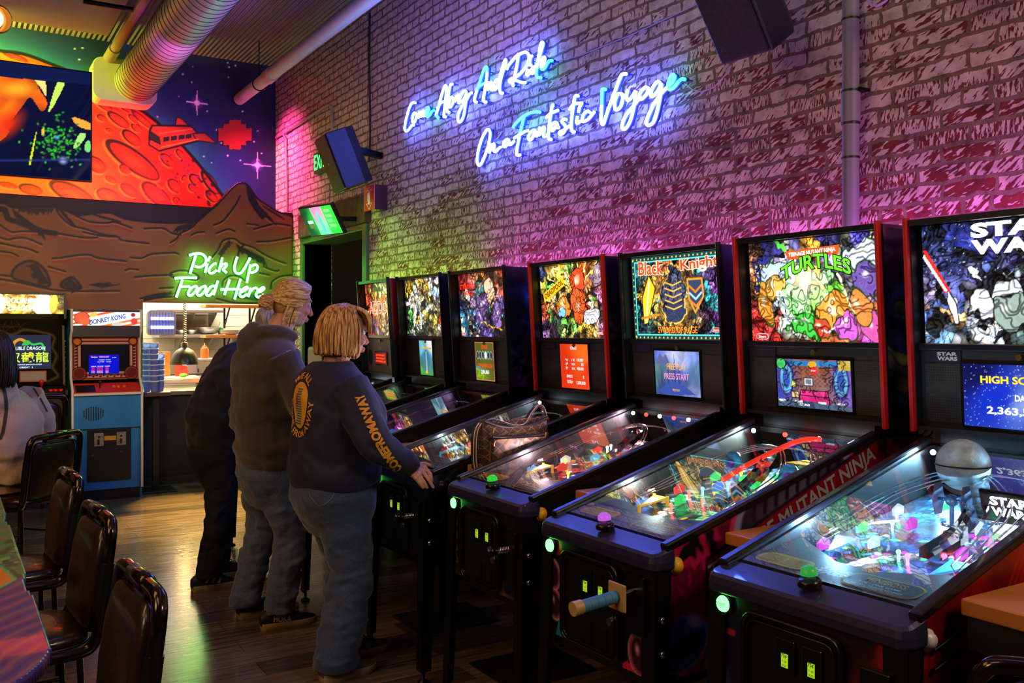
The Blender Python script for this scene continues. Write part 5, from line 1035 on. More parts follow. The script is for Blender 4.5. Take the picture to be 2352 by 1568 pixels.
    if near: MB().prism([(-.295, 1.462), (-.18, 1.462), (-.18, 1.498), (-.295, 1.498)], lambda u, v, w: (bx(v)+w, -u, v), .028, .034).build('badge', mat('badge_dark', (30, 24, 40), .4, var=.6, bscale=40), t)
    # legs
    for lx, s in ((.02, 1), (.02, -1), (1.22, 1), (1.22, -1)):
        ex = -1 if lx < .5 else 1; ax_ = lx+ex*.030; y = s*(HW+.012); mb = MB(); A = Vector((ax_, y, .86 if ex < 0 else .84)); B = Vector((ax_+ex*.022, y+s*.012, .055))
        mb.loft([[A+Vector((-ex*dx, -s*dy, 0)) for dx, dy in ((0, 0), (.062, 0), (.062, .004), (.004, .004), (.004, .062), (0, .062))], [B+Vector((-ex*dx, -s*dy, 0)) for dx, dy in ((0, 0), (.05, 0), (.05, .004), (.004, .004), (.004, .05), (0, .05))]], smooth=False)
        lg = mb.build('leg', mat('leg_black', (15, 14, 14), .35, .3), t)
        MB().lathe([(0, 0), (.026, 0), (.024, .012), (.008, .018), (.008, .062), (0, .062)], (B.x-ex*.02, B.y-s*.02, 0), seg=14).build('foot', DARKM, lg)
        if near and (ex < 0):
            for zz in (.62, .72): MB().ball((ax_+.025, y+s*.006, zz), (.011, .008, .011), 10, 6).build('bolt', CHROME, lg)
    # coin door, buttons, plunger
    cdoor = MB().prism(rrect(.30, .29, .035, 4, -.02, .690), lambda u, v, w: (w, -u, v), -.014, -.002).build('coin_door', mat('door_black', (13, 13, 12), .35), t, .003)
    mb = MB(); mb.tube([(-.016, -u, v) for u, v in rrect(.30, .29, .035, 5, -.02, .690)], .008, 6, closed=True); mb.tube([(-.020, -u, v) for u, v in rrect(.27, .26, .03, 5, -.02, .690)], .003, 5, closed=True); mb.build('door_frame', BLACKG, cdoor)
    for u in (-.03, .05):
        MB().box(-.022, -u-.030, .715, -.012, -u+.030, .80).build('coin_slot', BLACKG, cdoor, .004)
        MB().box(-.0235, -u-.010, .730, -.021, -u+.010, .764).build('price_window', EM('coin_lime', (180, 230, 40), .75), cdoor)
        mb = MB(); fn = lambda a, b, u=u: (-.0245, -(u-.011)-a*.022, .728+b*.04); add_text(mb, '75¢', fn, .12, .62, .88, .92, .02); add_text(mb, '3 - $2', fn, .2, .36, .85, .5, .01); add_text(mb, '1 PLAY', fn, .15, .1, .85, .24, .01); mb.build('price_print', BLACK, cdoor)
        MB().box(-.020, -u-.026, .568, -.012, -u+.026, .635).build('coin_return', BLACKG, cdoor, .004)
    MB().cyl((-.014, -.10, .668), (-.028, -.10, .668), .016, .013, seg=16).build('lock', CHROME, cdoor)
    gb = MB().lathe([(.030, 0), (.030, .008), (.024, .012), (0, .012)], (-.001, .243, .834), (-1, 0, 0)).build('start_button_ring', BLACKG, t)
    MB().lathe([(.022, .012), (.020, .018), (.0, .021)], (-.001, .243, .834), (-1, 0, 0)).build('start_button', EM('start_green', (70, 255, 80), 9), gb)
    if P.get('start_text'):
        mb = MB(); add_text(mb, 'START', lambda u, v: (-.0235, .243-u, .834+v), -.016, -.005, .016, .005, .01); mb.build('button_print', mat('ink_green', (10, 110, 40), .5), gb)
    bt = MB().lathe([(.030, 0), (.030, .012), (.024, .018), (0, .018)], (.035, .0, .932), (-.12, 0, 1)).build('action_button', BLACKG, t)
    MB().lathe([(.022, .016), (.020, .028), (.012, .036), (0, .038)], (.035, 0, .944), (-.12, 0, 1)).build('button_cap', EM('action_'+P['k'], P.get('action', (40, 180, 60)), .9), bt)
    for s in (-1, 1):
        c = Vector((.078, s*HW, .868)); MB().lathe([(.026, 0), (.026, .006), (.020, .009), (.017, .009), (.017, .018), (0, .019)], c, (0, s, 0), 20).build('flipper_button', mat('flip_'+P.get('flip', ('amber', (250, 184, 30)))[0], P.get('flip', ('amber', (250, 184, 30)))[1], .35), t)
    P['plunger'](t) if 'plunger' in P else plunger_ball(t)
    # small spot lamps under the backbox edge, as in the photo
    for y in (.20, -.20):
        l = bpy.data.lights.new('machine_lamp', 'SPOT'); l.color = P['light']; l.energy = P.get('lw', 5)*3; l.spot_size = math.radians(130); l.spot_blend = .6; l.shadow_soft_size = .012
        o = bpy.data.objects.new('machine_lamp', l); COL.objects.link(o); o.parent = t; o.location = (.968, y, gz(.968)-.022); o.rotation_euler = (Vector((-.8, -y*.4, -.5))).to_track_quat('-Z', 'Y').to_euler()
    if near:
        for y in (.20, -.20):
            l = bpy.data.lights.new('playfield_lamp', 'POINT'); l.color = P['light']; l.energy = P.get('lw', 5)*.55; l.shadow_soft_size = .015
            o = bpy.data.objects.new('playfield_lamp', l); COL.objects.link(o); o.parent = t; o.location = (.40, y, 1.005)
    return t
def plunger_ball(t):
    MB().box(-.024, -.262, .56, -.002, -.185, .80).build('plunger_plate', BLACKG, t, .004)
    mb = MB(); mb.cyl((-.024, -.222, .735), (-.09, -.222, .735), .005, seg=8)
    for k in range(6): mb.tube([(-.028-.007*k-.0035*j/6*2, -.222+.011*math.cos(j*1.047), .735+.011*math.sin(j*1.047)) for j in range(7)], .0022, 5)
    mb.build('spring', CHROME, t); MB().lathe([(.006, 0), (.016, .006), (.020, .02), (.014, .034), (0, .038)], (-.085, -.222, .735), (-1, 0, 0)).build('plunger', BLACKG, t)
def plunger_sword(t):
    MB().box(-.024, -.262, .66, -.002, -.17, .84).build('plunger_plate', BLACKG, t, .004)
    mb = MB().cyl((-.024, -.215, .79), (-.075, -.215, .785), .009, seg=10); mb.build('spring', CHROME, t)
    MB().obox((-.085, -.215, .784), (.004, 0, .0004), (0, .040, 0), (0, 0, .040)).build('hilt_plate', mat('hilt_tan', (190, 150, 90), .45), t, .004)
    mb = MB()
    for k in range(5): mb.cyl((-.09-.025*k, -.215, .784-.002*k), (-.114-.025*k, -.215, .782-.002*k), .0185, seg=16)
    mb.build('hilt_grip', mat('grip_blue', (70, 130, 170), .6), t); MB().cyl((-.215, -.215, .774), (-.245, -.215, .772), .021, seg=16).build('hilt_cap', MC['hilt_tan'], t)
def lettering(t, name, m, s, fn, *box, **k):
    mb = MB(); add_text(mb, s, fn, *box, **k); return mb.build(name, m, t)
def stern(t, fb, u, v, w=.10, h=.06):
    MB().poly([fb(*p) for p in rrect(w, h, .02, 4, u, v)]).build('maker_badge', EM('badge_white', (255, 240, 240), 1.2), t); f2 = lambda a, b: (lambda q: (q[0]-.0008, q[1], q[2]))(fb(a, b))
    MB().poly([f2(*p) for p in rrect(w*.92, h*.82, .016, 4, u, v)]).build('badge_field', EM('badge_red', (214, 20, 20), 1.0), t)
    lettering(t, 'badge_print', MC['badge_white'], 'Stern', lambda a, b: (lambda q: (q[0]-.0016, q[1], q[2]))(fb(a, b)), u-w*.32, v-h*.25, u+w*.32, v+h*.25, bold=.02)
tilt = lambda fb, cu, cv_, a, asp=1.0: (lambda u, v: fb(cu+(u-cu)*math.cos(a)-(v-cv_)*math.sin(a)/asp, cv_+(v-cv_)*math.cos(a)+(u-cu)*math.sin(a)*asp))
dark_side = lambda c1, c2, seed: (lambda cv, s=-1: (cv.field([(0, 0, (10, 9, 10)), (1, 1, (14, 12, 16)), (.3, .6, c1), (.8, .2, c2), (.6, .8, (10, 9, 10))]), cv.comic(seed, 26, .10, .10, None, 0, 1.1, .4)))
def flames(cv, col, seed, k=.0):
    n = cv.noise(seed, 9)+.6*cv.noise(seed+1, 22); cv.put((n-.15-k)*9, col); cv.put((n-.55-k)*9, [c*.55 for c in col])

# --- art for each machine; plain inked shapes in the photograph's colours
def g_green(cv):      # violet night sky, lit windows, green and orange rounded shapes
    cv.field([(.1, .95, (40, 36, 150)), (.5, .98, (70, 60, 190)), (.9, .95, (44, 34, 140)), (.1, .6, (230, 130, 40)), (.3, .6, (170, 160, 220)), (.5, .5, (220, 255, 150)), (.45, .35, (120, 220, 70)), (.65, .35, (70, 210, 60)), (.85, .6, (120, 110, 150)), (.92, .75, (180, 180, 220)), (.95, .35, (225, 110, 60)), (.1, .1, (214, 36, 32)), (.35, .08, (206, 60, 40)), (.6, .08, (226, 96, 36)), (.9, .1, (170, 60, 190)), (.75, .2, (214, 70, 160))])
    cv.comic(21, 90, .03, .10, [(250, 250, 220), (90, 220, 60), (244, 150, 40)], .16, 1.35, .6); cv.detail(49, 460); cv.warp(3, .022, 26)
    w, h = cv.w, cv.h
    for x, y, q in ((.02, .50, 7), (.10, .55, 6), (.93, .74, 6)):
        cv.poly([(x*w, y*h), (x*w+.07, y*h), (x*w+.07, y*h+.11), (x*w, y*h+.12)], (30, 30, 110), .004)
        for i in range(3):
            for j in range(q): cv.poly([(x*w+.008+.02*i, y*h+.008+.015*j), (x*w+.019+.02*i, y*h+.008+.015*j), (x*w+.019+.02*i, y*h+.017+.015*j), (x*w+.008+.02*i, y*h+.017+.015*j)], (246, 230, 60) if (i*q+j) % 3 else (40, 40, 120))
    for x, y, rx, ry, a, c in ((.24, .62, .075, .07, 0, (170, 190, 225)), (.88, .78, .075, .052, .2, (190, 196, 220)), (.90, .60, .05, .05, 0, (96, 70, 150)), (.36, .40, .055, .038, -.3, (150, 240, 130)), (.44, .30, .05, .075, .5, (120, 224, 110)), (.52, .60, .045, .05, 0, (236, 160, 40)), (.60, .64, .038, .03, .1, (160, 236, 150)), (.42, .68, .030, .024, 0, (140, 220, 120)), (.62, .38, .085, .055, -.2, (110, 220, 50)), (.66, .30, .075, .05, -.1, (236, 140, 40)), (.45, .16, .08, .042, -.15, (50, 180, 50)), (.57, .16, .032, .036, -.1, (190, 60, 30)), (.73, .15, .04, .058, .4, (196, 80, 190)), (.93, .16, .055, .05, -.5, (206, 70, 150)), (.13, .38, .04, .075, .2, (236, 140, 40)), (.22, .53, .035, .05, -.5, (244, 170, 70)), (.86, .33, .04, .06, .3, (226, 120, 50))):
        cv.ell(x*w, y*h, rx*1.05, ry*1.05, a, c, .005, (20, 50, 10)); cv.ell(x*w-.012, y*h+.014, rx*.5, ry*.35, a, (255, 255, 235), soft=.9)
    cv.line([(.25*w, .50*h), (.35*w, .2*h)], .014, (225, 240, 255)); cv.line([(.70*w, .58*h), (.79*w, .28*h)], .012, (255, 250, 200)); cv.line([(.58*w, .13*h), (.68*w, .19*h)], .008, (230, 230, 240))
    cv.ell(.46*w, .55*h, .12, .10, 0, (255, 255, 225), soft=1.0); 
    cv.unwarp(); cv.lines(43, 26, 2.2)
def t_green(t, fb):
    a = .05; f = tilt(fb, .53, .9, .035, 1.55)
    MB().poly([f(*p) for p in ((.30, .90), (.72, .90), (.705, .815), (.335, .815))]).build('title_banner', EM('banner_orange', (226, 96, 30), 1.1), t)
    f2 = lambda u, v: (lambda q: (q[0]-.001, q[1], q[2]))(f(u, v)); lettering(t, 'title_lettering', EM('title_white', (255, 255, 250), 1.6), 'TEENAGE MUTANT NINJA', f2, .335, .832, .69, .884, bold=.03)
    arc = lambda u, v: (u, v+.10*(1-((u-.53)/.26)**2)-.06)
    lettering(t, 'title_lettering', mat('title_ink', (8, 40, 10), .6), 'TURTLES', f2, .262, .655, .798, .815, bold=.065, arc=arc)
    f3 = lambda u, v: (lambda q: (q[0]-.002, q[1], q[2]))(f(u, v)); lettering(t, 'title_lettering', EM('title_green', (110, 232, 40), 1.4), 'TURTLES', f3, .27, .665, .79, .805, bold=.02, arc=arc); stern(t, fb, .09, .055)
def d_room(cv):
    w, h = cv.w, cv.h; cv.field([(0, .5, (60, 70, 190)), (.5, .8, (150, 80, 60)), (1, .5, (120, 90, 190)), (.5, .1, (110, 86, 86)), (.5, .45, (140, 96, 90))]); n = ((cv.X*90).astype(int)+(cv.Y*120).astype(int)) % 2
    cv.mul(((n == 0) & (cv.Y > .45*h) & (cv.X > .26*w) & (cv.X < .74*w)).astype(float), .8)
    for x in (.13, .87): cv.ell(x*w, .58*h, .030, .055, 0, (90, 170, 214), .008, (60, 50, 130)); cv.ell(x*w, .58*h, .018, .038, 0, (50, 80, 170))
    cv.poly([(.3*w, .14*h), (.72*w, .10*h), (.70*w, .30*h), (.32*w, .32*h)], (214, 30, 120), .003); cv.poly([(.32*w, .26*h), (.70*w, .24*h), (.70*w, .36*h), (.33*w, .37*h)], (236, 50, 140), .003)
    cv.poly([(.38*w, .46*h), (.50*w, .46*h), (.50*w, .62*h), (.38*w, .62*h)], (216, 216, 230), .003); cv.poly([(.4*w, .49*h), (.48*w, .49*h), (.48*w, .59*h), (.4*w, .59*h)], (120, 130, 150)); cv.poly([(.2*w, .2*h), (.3*w, .2*h), (.3*w, .33*h), (.2*w, .33*h)], (236, 200, 130), .003); cv.poly([(.19*w, .42*h), (.27*w, .42*h), (.25*w, .55*h), (.21*w, .55*h)], (226, 236, 120), .002)
    cv.poly([(.2*w, .86*h), (.8*w, .86*h), (.85*w, .97*h), (.15*w, .97*h)], (40, 120, 190)); cv.ell(.5*w, .90*h, .02, .012, 0, (240, 170, 30)); cv.ell(.52*w, .77*h, .016, .016, 0, (220, 30, 30)); cv.ell(.06*w, .90*h, .022, .02, 0, (60, 190, 90), .003); cv.poly([(.84*w, .8*h), (w, .8*h), (w, h), (.84*w, h)], (200, 170, 60))
    cv.poly([(0, 0), (w, 0), (w, .10*h), (0, .14*h)], (70, 90, 120)); cv.poly([(.22*w, .01*h), (.52*w, .0*h), (.5*w, .13*h), (.24*w, .14*h)], (40, 60, 90))
    for x in (.06, .30, .62, .86): cv.poly([((x-.06)*w, .11*h), ((x+.05)*w, .10*h), ((x+.05)*w, .145*h), ((x-.06)*w, .155*h)], (236, 240, 245))
    cv.C *= (1+.16*cv.noise(3, 60))[..., None]; cv.lines(5, 50, 1.4)
def dt_room(t, fd):
    lettering(t, 'display_text', EM('disp_white', (240, 245, 255), 1.3), '157,960', fd, .30, .03, .45, .09, bold=.02); lettering(t, 'display_text', MC['disp_white'], 'STOP', fd, .488, .755, .552, .79, bold=.01); lettering(t, 'display_text', EM('disp_navy', (20, 30, 60), .5), 'PLAYER 2', fd, .14, .92, .26, .96, bold=.01)
def s_green(cv, s):
    flames(cv, (190, 18, 80), 31, -.4); w, h = cv.w, cv.h
    cv.ell(.60, .50, .30, .17, .35, (150, 136, 176), .012, (220, 30, 100)); cv.ell(.60, .50, .27, .145, .35, (40, 34, 54)); cv.ell(.60, .52, .25, .12, .35, (120, 112, 140), soft=1.2)
    for k in range(9): x = .40+.05*k; cv.line([(x, .47+.018*k), (x+.005, .56+.018*k)], .018, (24, 18, 36)); cv.line([(x, .52+.018*k), (x+.04, .535+.018*k)], .014, (24, 18, 36))
    cv.poly([(.20, .25), (1.06, .60), (1.04, .70), (.20, .37)], (130, 10, 24), .012, (20, 16, 40))
    cv.ell(.10, .13, .10, .075, .3, (30, 44, 120), .006, (110, 110, 180)); cv.ell(.12, .12, .06, .03, .3, (8, 8, 12)); cv.ell(.15, .19, .05, .03, -.4, (150, 140, 190), soft=.7); cv.ell(.28, .12, .07, .035, .3, (30, 90, 34), .006); cv.poly([(.15, -.02), (.33, .02), (.30, .12), (.20, .10)], (96, 86, 90), .004)
def s_green_text(t):
    a = math.atan2(.35, .86); fn = lambda u, v: (.215+u*math.cos(a)-v*math.sin(a), -HW-.0028, .795-.025+u*math.sin(a)+v*math.cos(a)+0*u)
    lettering(t, 'side_lettering', mat('side_white', (150, 146, 150), .5), 'TEENAGE MUTANT NINJA', fn, .02, .01, .86, .078, bold=.025)
def f_green(cv):
    w, h = cv.w, cv.h; cv.put(((cv.noise(41, 16)+.5*cv.noise(42, 34)) > .35).astype(float)*(cv.Y < .12), (214, 20, 70)); cv.put(((cv.X < .10) & (cv.Y > .27)).astype(float), (150, 16, 18)); cv.poly([(.06, .0), (.24, .0), (.16, .06), (.09, .09)], (20, 120, 150))
    for x, y, r in ((.045, .20, .04), (.055, .10, .04), (.50, .06, .05), (.515, .19, .04)): cv.ell(x, y, r, r*1.25, .2, (150, 60, 96), .003, (226, 196, 110)); cv.ell(x, y, r*.75, r, .2, (50, 18, 34)); cv.ell(x-.01, y+.015, r*.3, r*.5, .2, (236, 150, 190), soft=.9)
def ft_green(t, ff):
    f = lambda u, v: ff(u-.06*0, v-.12*(u-.0)*0); MB().poly([ff(*p) for p in ((-.11, .580), (.05, .580), (.045, .562), (-.105, .562))]).build('front_banner', mat('front_orange', (176, 60, 34), .5), t)
    g = lambda u, v: (-.0045, -u, v); lettering(t, 'front_lettering', MC['side_white'], 'TEENAGE MUTANT NINJA', g, -.10, .5645, .04, .577, bold=.02); lettering(t, 'front_lettering', mat('front_green', (76, 120, 24), .5), 'TURTLES', g, -.115, .538, .055, .562, bold=.04)
def toys_green(t, on):
    y = MB(); y.box(.74, -.21, pz(.74)+.02, .86, -.10, pz(.8)+.10); v = y.build('van_toy', mat('van_yellow', (226, 170, 20), .35), t, .008)
    MB().box(.735, -.20, pz(.74)+.06, .74, -.11, pz(.8)+.09).build('window', BLACKG, v); MB().box(.75, -.2115, pz(.74)+.06, .85, -.21, pz(.8)+.09).build('window', BLACKG, v)
    for x, yy, r in ((.70, .10, .045), (.66, -.20, .045)):
        d = MB().lathe([(0, -.006), (r, -.006), (r, .006), (0, .006)], on(x, yy, .09), (-1, .1, .25), 20).build('disc_toy', mat('disc_blue', (60, 150, 200), .35, var=.3, bscale=40), t); MB().ball(on(x-.008, yy, .09), (.008, .018, .018), 12, 8).build('disc_eye', mat('disc_purple', (110, 40, 170), .3), d)
    MB().tube(catmull([on(.60, .05, .06), on(.72, .02, .10), on(.86, -.06, .15), on(.92, -.12, .15)], 5), .010, 8).build('red_ramp', EM('ramp_red', (255, 50, 30), 1.2), t)

def g_teal(cv):
    w, h = cv.w, cv.h; cv.field([(0, 0, (20, 60, 120)), (1, 0, (30, 60, 140)), (0, 1, (20, 90, 120)), (1, 1, (60, 30, 120)), (.2, .5, (240, 170, 40)), (.45, .5, (40, 50, 80)), (.5, .8, (220, 90, 30)), (.6, .3, (250, 190, 90)), (.75, .55, (70, 70, 110)), (.9, .4, (150, 60, 190)), (.35, .3, (250, 210, 100)), (.1, .3, (40, 140, 120)), (.5, .1, (180, 110, 40))])
    cv.comic(33, 150, .05, .08, [(250, 220, 120), (20, 24, 40), (60, 210, 220)], .2, 1.3, .45)
    cv.detail(34, 500); cv.ell(.47*w, .5*h, .15, .16, 0, (250, 180, 60), soft=.8); cv.warp(15, .018, 30); cv.ell(.47*w, .52*h, .075, .13, 0, (36, 44, 74), .006, (250, 190, 70)); cv.ell(.40*w, .56*h, .05, .04, .5, (60, 66, 96), .004); cv.ell(.54*w, .56*h, .05, .04, -.5, (60, 66, 96), .004); cv.ell(.47*w, .66*h, .03, .045, 0, (80, 92, 120), .004); cv.unwarp(); cv.lines(61, 34, 2.6); 
    for k in range(5): cv.line([(.38*w, (.68-.07*k)*h), (.47*w, (.64-.07*k)*h), (.56*w, (.68-.07*k)*h)], .006, (250, 180, 70))
    cv.poly([(.12*w, .18*h), (.17*w, .2*h), (.27*w, .62*h), (.2*w, .78*h), (.11*w, .5*h)], (250, 190, 40), .005); cv.line([(.15*w, .22*h), (.2*w, .7*h)], .010, (255, 250, 190)); cv.line([(.1*w, .26*h), (.3*w, .30*h)], .012, (190, 120, 30))
    sh = [(.63, .70), (.78, .70), (.79, .5), (.70, .32), (.64, .48)]; cv.poly([(a*w, b*h) for a, b in sh], (46, 60, 90), .010, (226, 140, 40))
    for k in range(3): cv.line([(.65*w, (.62-.08*k)*h), (.71*w, (.55-.08*k)*h), (.77*w, (.62-.08*k)*h)], .010, (150, 200, 220) if k % 2 else (226, 120, 30))
    e = np.minimum.reduce([cv.X, w-cv.X, cv.Y, h-cv.Y]); cv.put((e < .022).astype(float), (20, 60, 66)); cv.put((np.abs(e-.024) < .003).astype(float), (80, 230, 230))
    for k in range(22): x = w*(k+.5)/22; cv.ell(x, .011, .0045, .0045, 0, (250, 190, 50)); cv.ell(x, h-.011, .0045, .0045, 0, (250, 190, 50))
    for k in range(13): y = h*(k+.5)/13; cv.ell(.011, y, .0045, .0045, 0, (250, 190, 50)); cv.ell(w-.011, y, .0045, .0045, 0, (250, 190, 50))
def t_teal(t, fb):
    W_, O_ = EM('title_pale', (255, 236, 210), 1.3), EM('title_flame', (232, 80, 24), 1.2)
    for s, u0, u1 in (('Black', .09, .38), ('Knight', .57, .96)):
        f = tilt(fb, (u0+u1)/2, .86, -.02 if s == 'Black' else .04, 1.5); f2 = lambda u, v, f=f: (lambda q: (q[0]-.001, q[1], q[2]))(f(u, v))
        lettering(t, 'title_lettering', W_, s, f, u0-.006, .772, u1+.006, .948, bold=.07); lettering(t, 'title_lettering', O_, s, f2, u0, .78, u1, .94, bold=.02)
    g = lambda u, v: fb(u, v, .037); lettering(t, 'title_lettering', mat('title_brown', (70, 24, 6), .6), 'SWORD OF RAGE', fb, .285, .072, .725, .168, bold=.06); lettering(t, 'title_lettering', EM('title_gold', (250, 150, 40), 1.3), 'SWORD OF RAGE', g, .29, .08, .72, .16, bold=.015); stern(t, fb, .91, .12, .09, .05)
def d_castle(cv):
    w, h = cv.w, cv.h; cv.field([(0, 1, (90, 110, 200)), (.5, .95, (180, 190, 235)), (1, 1, (120, 140, 215)), (0, .5, (90, 130, 140)), (1, .5, (90, 130, 170)), (.5, .3, (70, 90, 170)), (.2, 0, (60, 80, 150)), (.9, 0, (130, 150, 210))]); cv.C *= (1+.2*cv.noise(6, 30))[..., None]
    cv.poly([(.03*w, .7*h), (.12*w, .96*h), (.2*w, .85*h), (.27*w, .92*h), (.36*w, .68*h)], (96, 104, 160)); 
    for x, q in ((.15, .62), (.30, .86), (.45, .98), (.55, .80), (.38, .66)): cv.poly([((x-.03)*w, .2*h), ((x+.03)*w, .2*h), (x*w, q*h)], (64, 70, 130))
    cv.poly([(.05*w, .1*h), (.4*w, .34*h), (.7*w, .2*h), (.9*w, .05*h), (.2*w, 0)], (60, 84, 170)); 
def dt_castle(t, fd):
    lettering(t, 'display_text', EM('disp_gold', (240, 170, 30), 1.3), 'FREE PLAY', fd, .29, .58, .72, .72, bold=.01); lettering(t, 'display_text', EM('disp_rose', (236, 150, 190), 1.2), 'PRESS START', fd, .22, .36, .77, .50, bold=.01); lettering(t, 'display_text', MC['disp_gold'], 'FREE PLAY', fd, .40, .10, .56, .15, bold=.01)
def f_teal(cv):
    cv.put(np.clip(1.1-cv.Y/.06, 0, 1)*.6, (120, 66, 26)); cv.C *= (1+.5*np.clip(cv.noise(9, 20), -1, 1))[..., None]
    for k in range(4): cv.ell(.035, .22-.05*k, .014, .024, .3*k, (56, 48, 42), .003, (100, 90, 80)); cv.ell(.52, .22-.05*k, .016, .026, .3*k, (60, 34, 50), .003, (70, 110, 40))
def ft_teal(t, ff):
    g = lambda u, v: (-.0045, -u, v-.0*u); lettering(t, 'front_lettering', mat('copper_ink', (186, 112, 66), .5), 'Black Knight', g, -.17, .540, .10, .585, bold=.02)

def g_yellow(cv):
    cv.field([(.05, .95, (50, 56, 110)), (.1, .75, (250, 210, 60)), (.3, .9, (240, 180, 40)), (.55, .85, (236, 100, 24)), (.55, .5, (214, 70, 20)), (.9, .85, (230, 150, 30)), (.95, .6, (190, 90, 150)), (.3, .45, (250, 190, 50)), (.3, .4, (120, 200, 220)), (.1, .3, (214, 70, 30)), (.1, .08, (70, 60, 140)), (.4, .15, (90, 150, 40)), (.6, .15, (220, 160, 30)), (.75, .3, (250, 220, 140)), (.95, .15, (200, 110, 160))])
    cv.comic(44, 150, .04, .10, [(255, 240, 140), (40, 30, 50), (220, 50, 20), (90, 180, 60)], .25, 1.35, .5); cv.detail(56, 460); cv.warp(5, .022, 26); w, h = cv.w, cv.h
    for k in range(7): a = -.5+k*.35; cv.poly([(.55*w, .6*h), (.55*w+.25*math.cos(a+1.2), .6*h+.25*math.sin(a+1.2)), (.55*w+.25*math.cos(a+1.26), .6*h+.25*math.sin(a+1.26))], (255, 236, 120))
    for x, y, rx, ry, c in ((.34, .42, .06, .05, (230, 120, 30)), (.33, .36, .03, .025, (110, 180, 240)), (.58, .72, .05, .085, (214, 60, 20)), (.57, .40, .06, .09, (220, 80, 24)), (.76, .30, .05, .045, (245, 240, 250)), (.86, .84, .05, .06, (150, 120, 140))): cv.ell(x*w, y*h, rx, ry, .2, c, .005); cv.ell(x*w-.01, y*h+.02, rx*.4, ry*.4, 0, (255, 250, 220), soft=1)
    cv.unwarp(); cv.lines(45, 26, 2.2)
def t_yellow(t, fb):
    f = tilt(fb, .2, .66, .42, 1.55); MB().poly([f(*p) for p in ((.03, .60), (.38, .60), (.40, .72), (.05, .72))]).build('title_banner', EM('banner_yellow', (252, 200, 30), 1.3), t); f2 = lambda u, v: (lambda q: (q[0]-.001, q[1], q[2]))(f(u, v))
    lettering(t, 'title_lettering', EM('title_rust', (150, 50, 10), .8), 'DEADPOOL', f2, .065, .625, .375, .70, bold=.03); MB().poly([fb(*p) for p in ((.81, .05), (.91, .05), (.91, .10), (.81, .10))]).build('maker_badge', EM('badge_red', (214, 20, 20), 1.0), t)
    lettering(t, 'badge_print', EM('badge_white', (255, 240, 240), 1.2), 'MARVEL', lambda u, v: fb(u, v, .037), .82, .058, .90, .092, bold=.02); stern(t, fb, .955, .075, .08, .05)
def d_red(cv): cv.field([(0, .5, (224, 52, 16)), (1, .5, (226, 60, 20)), (.95, .7, (240, 110, 30))]); cv.C *= (1+.04*cv.noise(3, 20))[..., None]
def dt_red(t, fd):
    W_ = EM('disp_white', (240, 245, 255), 1.3)
    for s, *b in (('BONUS', .40, .875, .62, .95), ('*=', .20, .62, .28, .68), ('1 X', .42, .615, .54, .67), ('100,000', .62, .605, .84, .68), ('o=', .20, .52, .28, .58), ('0 X', .42, .52, .54, .575), ('00', .77, .515, .84, .585), ('@=', .20, .43, .28, .49), ('9 X', .42, .42, .54, .475), ('900,000', .61, .41, .84, .485), ('BONUS X', .22, .24, .43, .305), ('1', .81, .235, .835, .30), ('TOTAL=', .22, .11, .43, .18), ('1,000,000', .57, .09, .88, .175)): lettering(t, 'display_text', W_, s, fd, *b, bold=.01)
def g_ember(cv):
    cv.field([(.1, .9, (214, 30, 30)), (.5, .9, (240, 130, 30)), (.9, .9, (190, 50, 20)), (.65, .7, (250, 190, 120)), (.1, .5, (60, 50, 140)), (.5, .45, (170, 120, 220)), (.9, .5, (110, 80, 180)), (.15, .25, (40, 150, 190)), (.5, .2, (70, 50, 130)), (.9, .15, (50, 40, 110)), (.4, .6, (220, 190, 240))]); cv.comic(55, 120, .04, .12, [(255, 230, 190), (20, 14, 40), (90, 200, 220)], .2, 1.3, .4); cv.detail(49, 460); cv.warp(7, .022, 26)
    w, h = cv.w, cv.h
    for x, y, rx, ry, c in ((.62, .72, .06, .075, (240, 180, 140)), (.47, .5, .06, .08, (90, 60, 120)), (.15, .3, .03, .09, (30, 60, 80)), (.75, .32, .05, .07, (130, 90, 170)), (.4, .28, .045, .06, (100, 80, 150))): cv.ell(x*w, y*h, rx, ry, .1, c, .005); cv.ell(x*w+.01, y*h+.02, rx*.4, ry*.4, 0, (255, 240, 255), soft=1)
    cv.line([(.4*w, .22*h), (.85*w, .12*h)], .010, (240, 180, 40))
    cv.unwarp(); cv.lines(47, 26, 2.2)
def t_ember(t, fb):
    K = EM('title_red', (240, 50, 20), 1.3); lettering(t, 'title_lettering', K, 'STRANGER', fb, .03, .76, .36, .84, bold=.03); lettering(t, 'title_lettering', K, 'THINGS', fb, .10, .66, .30, .73, bold=.03); stern(t, fb, .06, .05, .08, .05)
def d_olive(cv):
    w, h = cv.w, cv.h; cv.field([(0, .5, (84, 92, 30)), (1, .5, (96, 96, 36)), (.1, .1, (120, 150, 30))]); e = np.minimum.reduce([cv.X, w-cv.X, cv.Y, h-cv.Y]); cv.put((e < .005).astype(float), (214, 120, 90))
    for k in range(6): cv.ell((.14+.145*k)*w, .66*h, .018, .026, 0, (150, 170, 170)); cv.ell((.14+.145*k)*w, .66*h, .013, .020, 0, (240, 250, 250) if k == 3 else (50, 60, 50))
    cv.line([(p.x, p.y) for p in catmull([(.0, .3*h), (.2*w, .25*h), (.1*w, .1*h), (.4*w, .15*h), (.35*w, .02*h)], 5)], .012, (130, 190, 30)); cv.line([(0, .36*h), (.3*w, .3*h)], .012, (40, 150, 190))
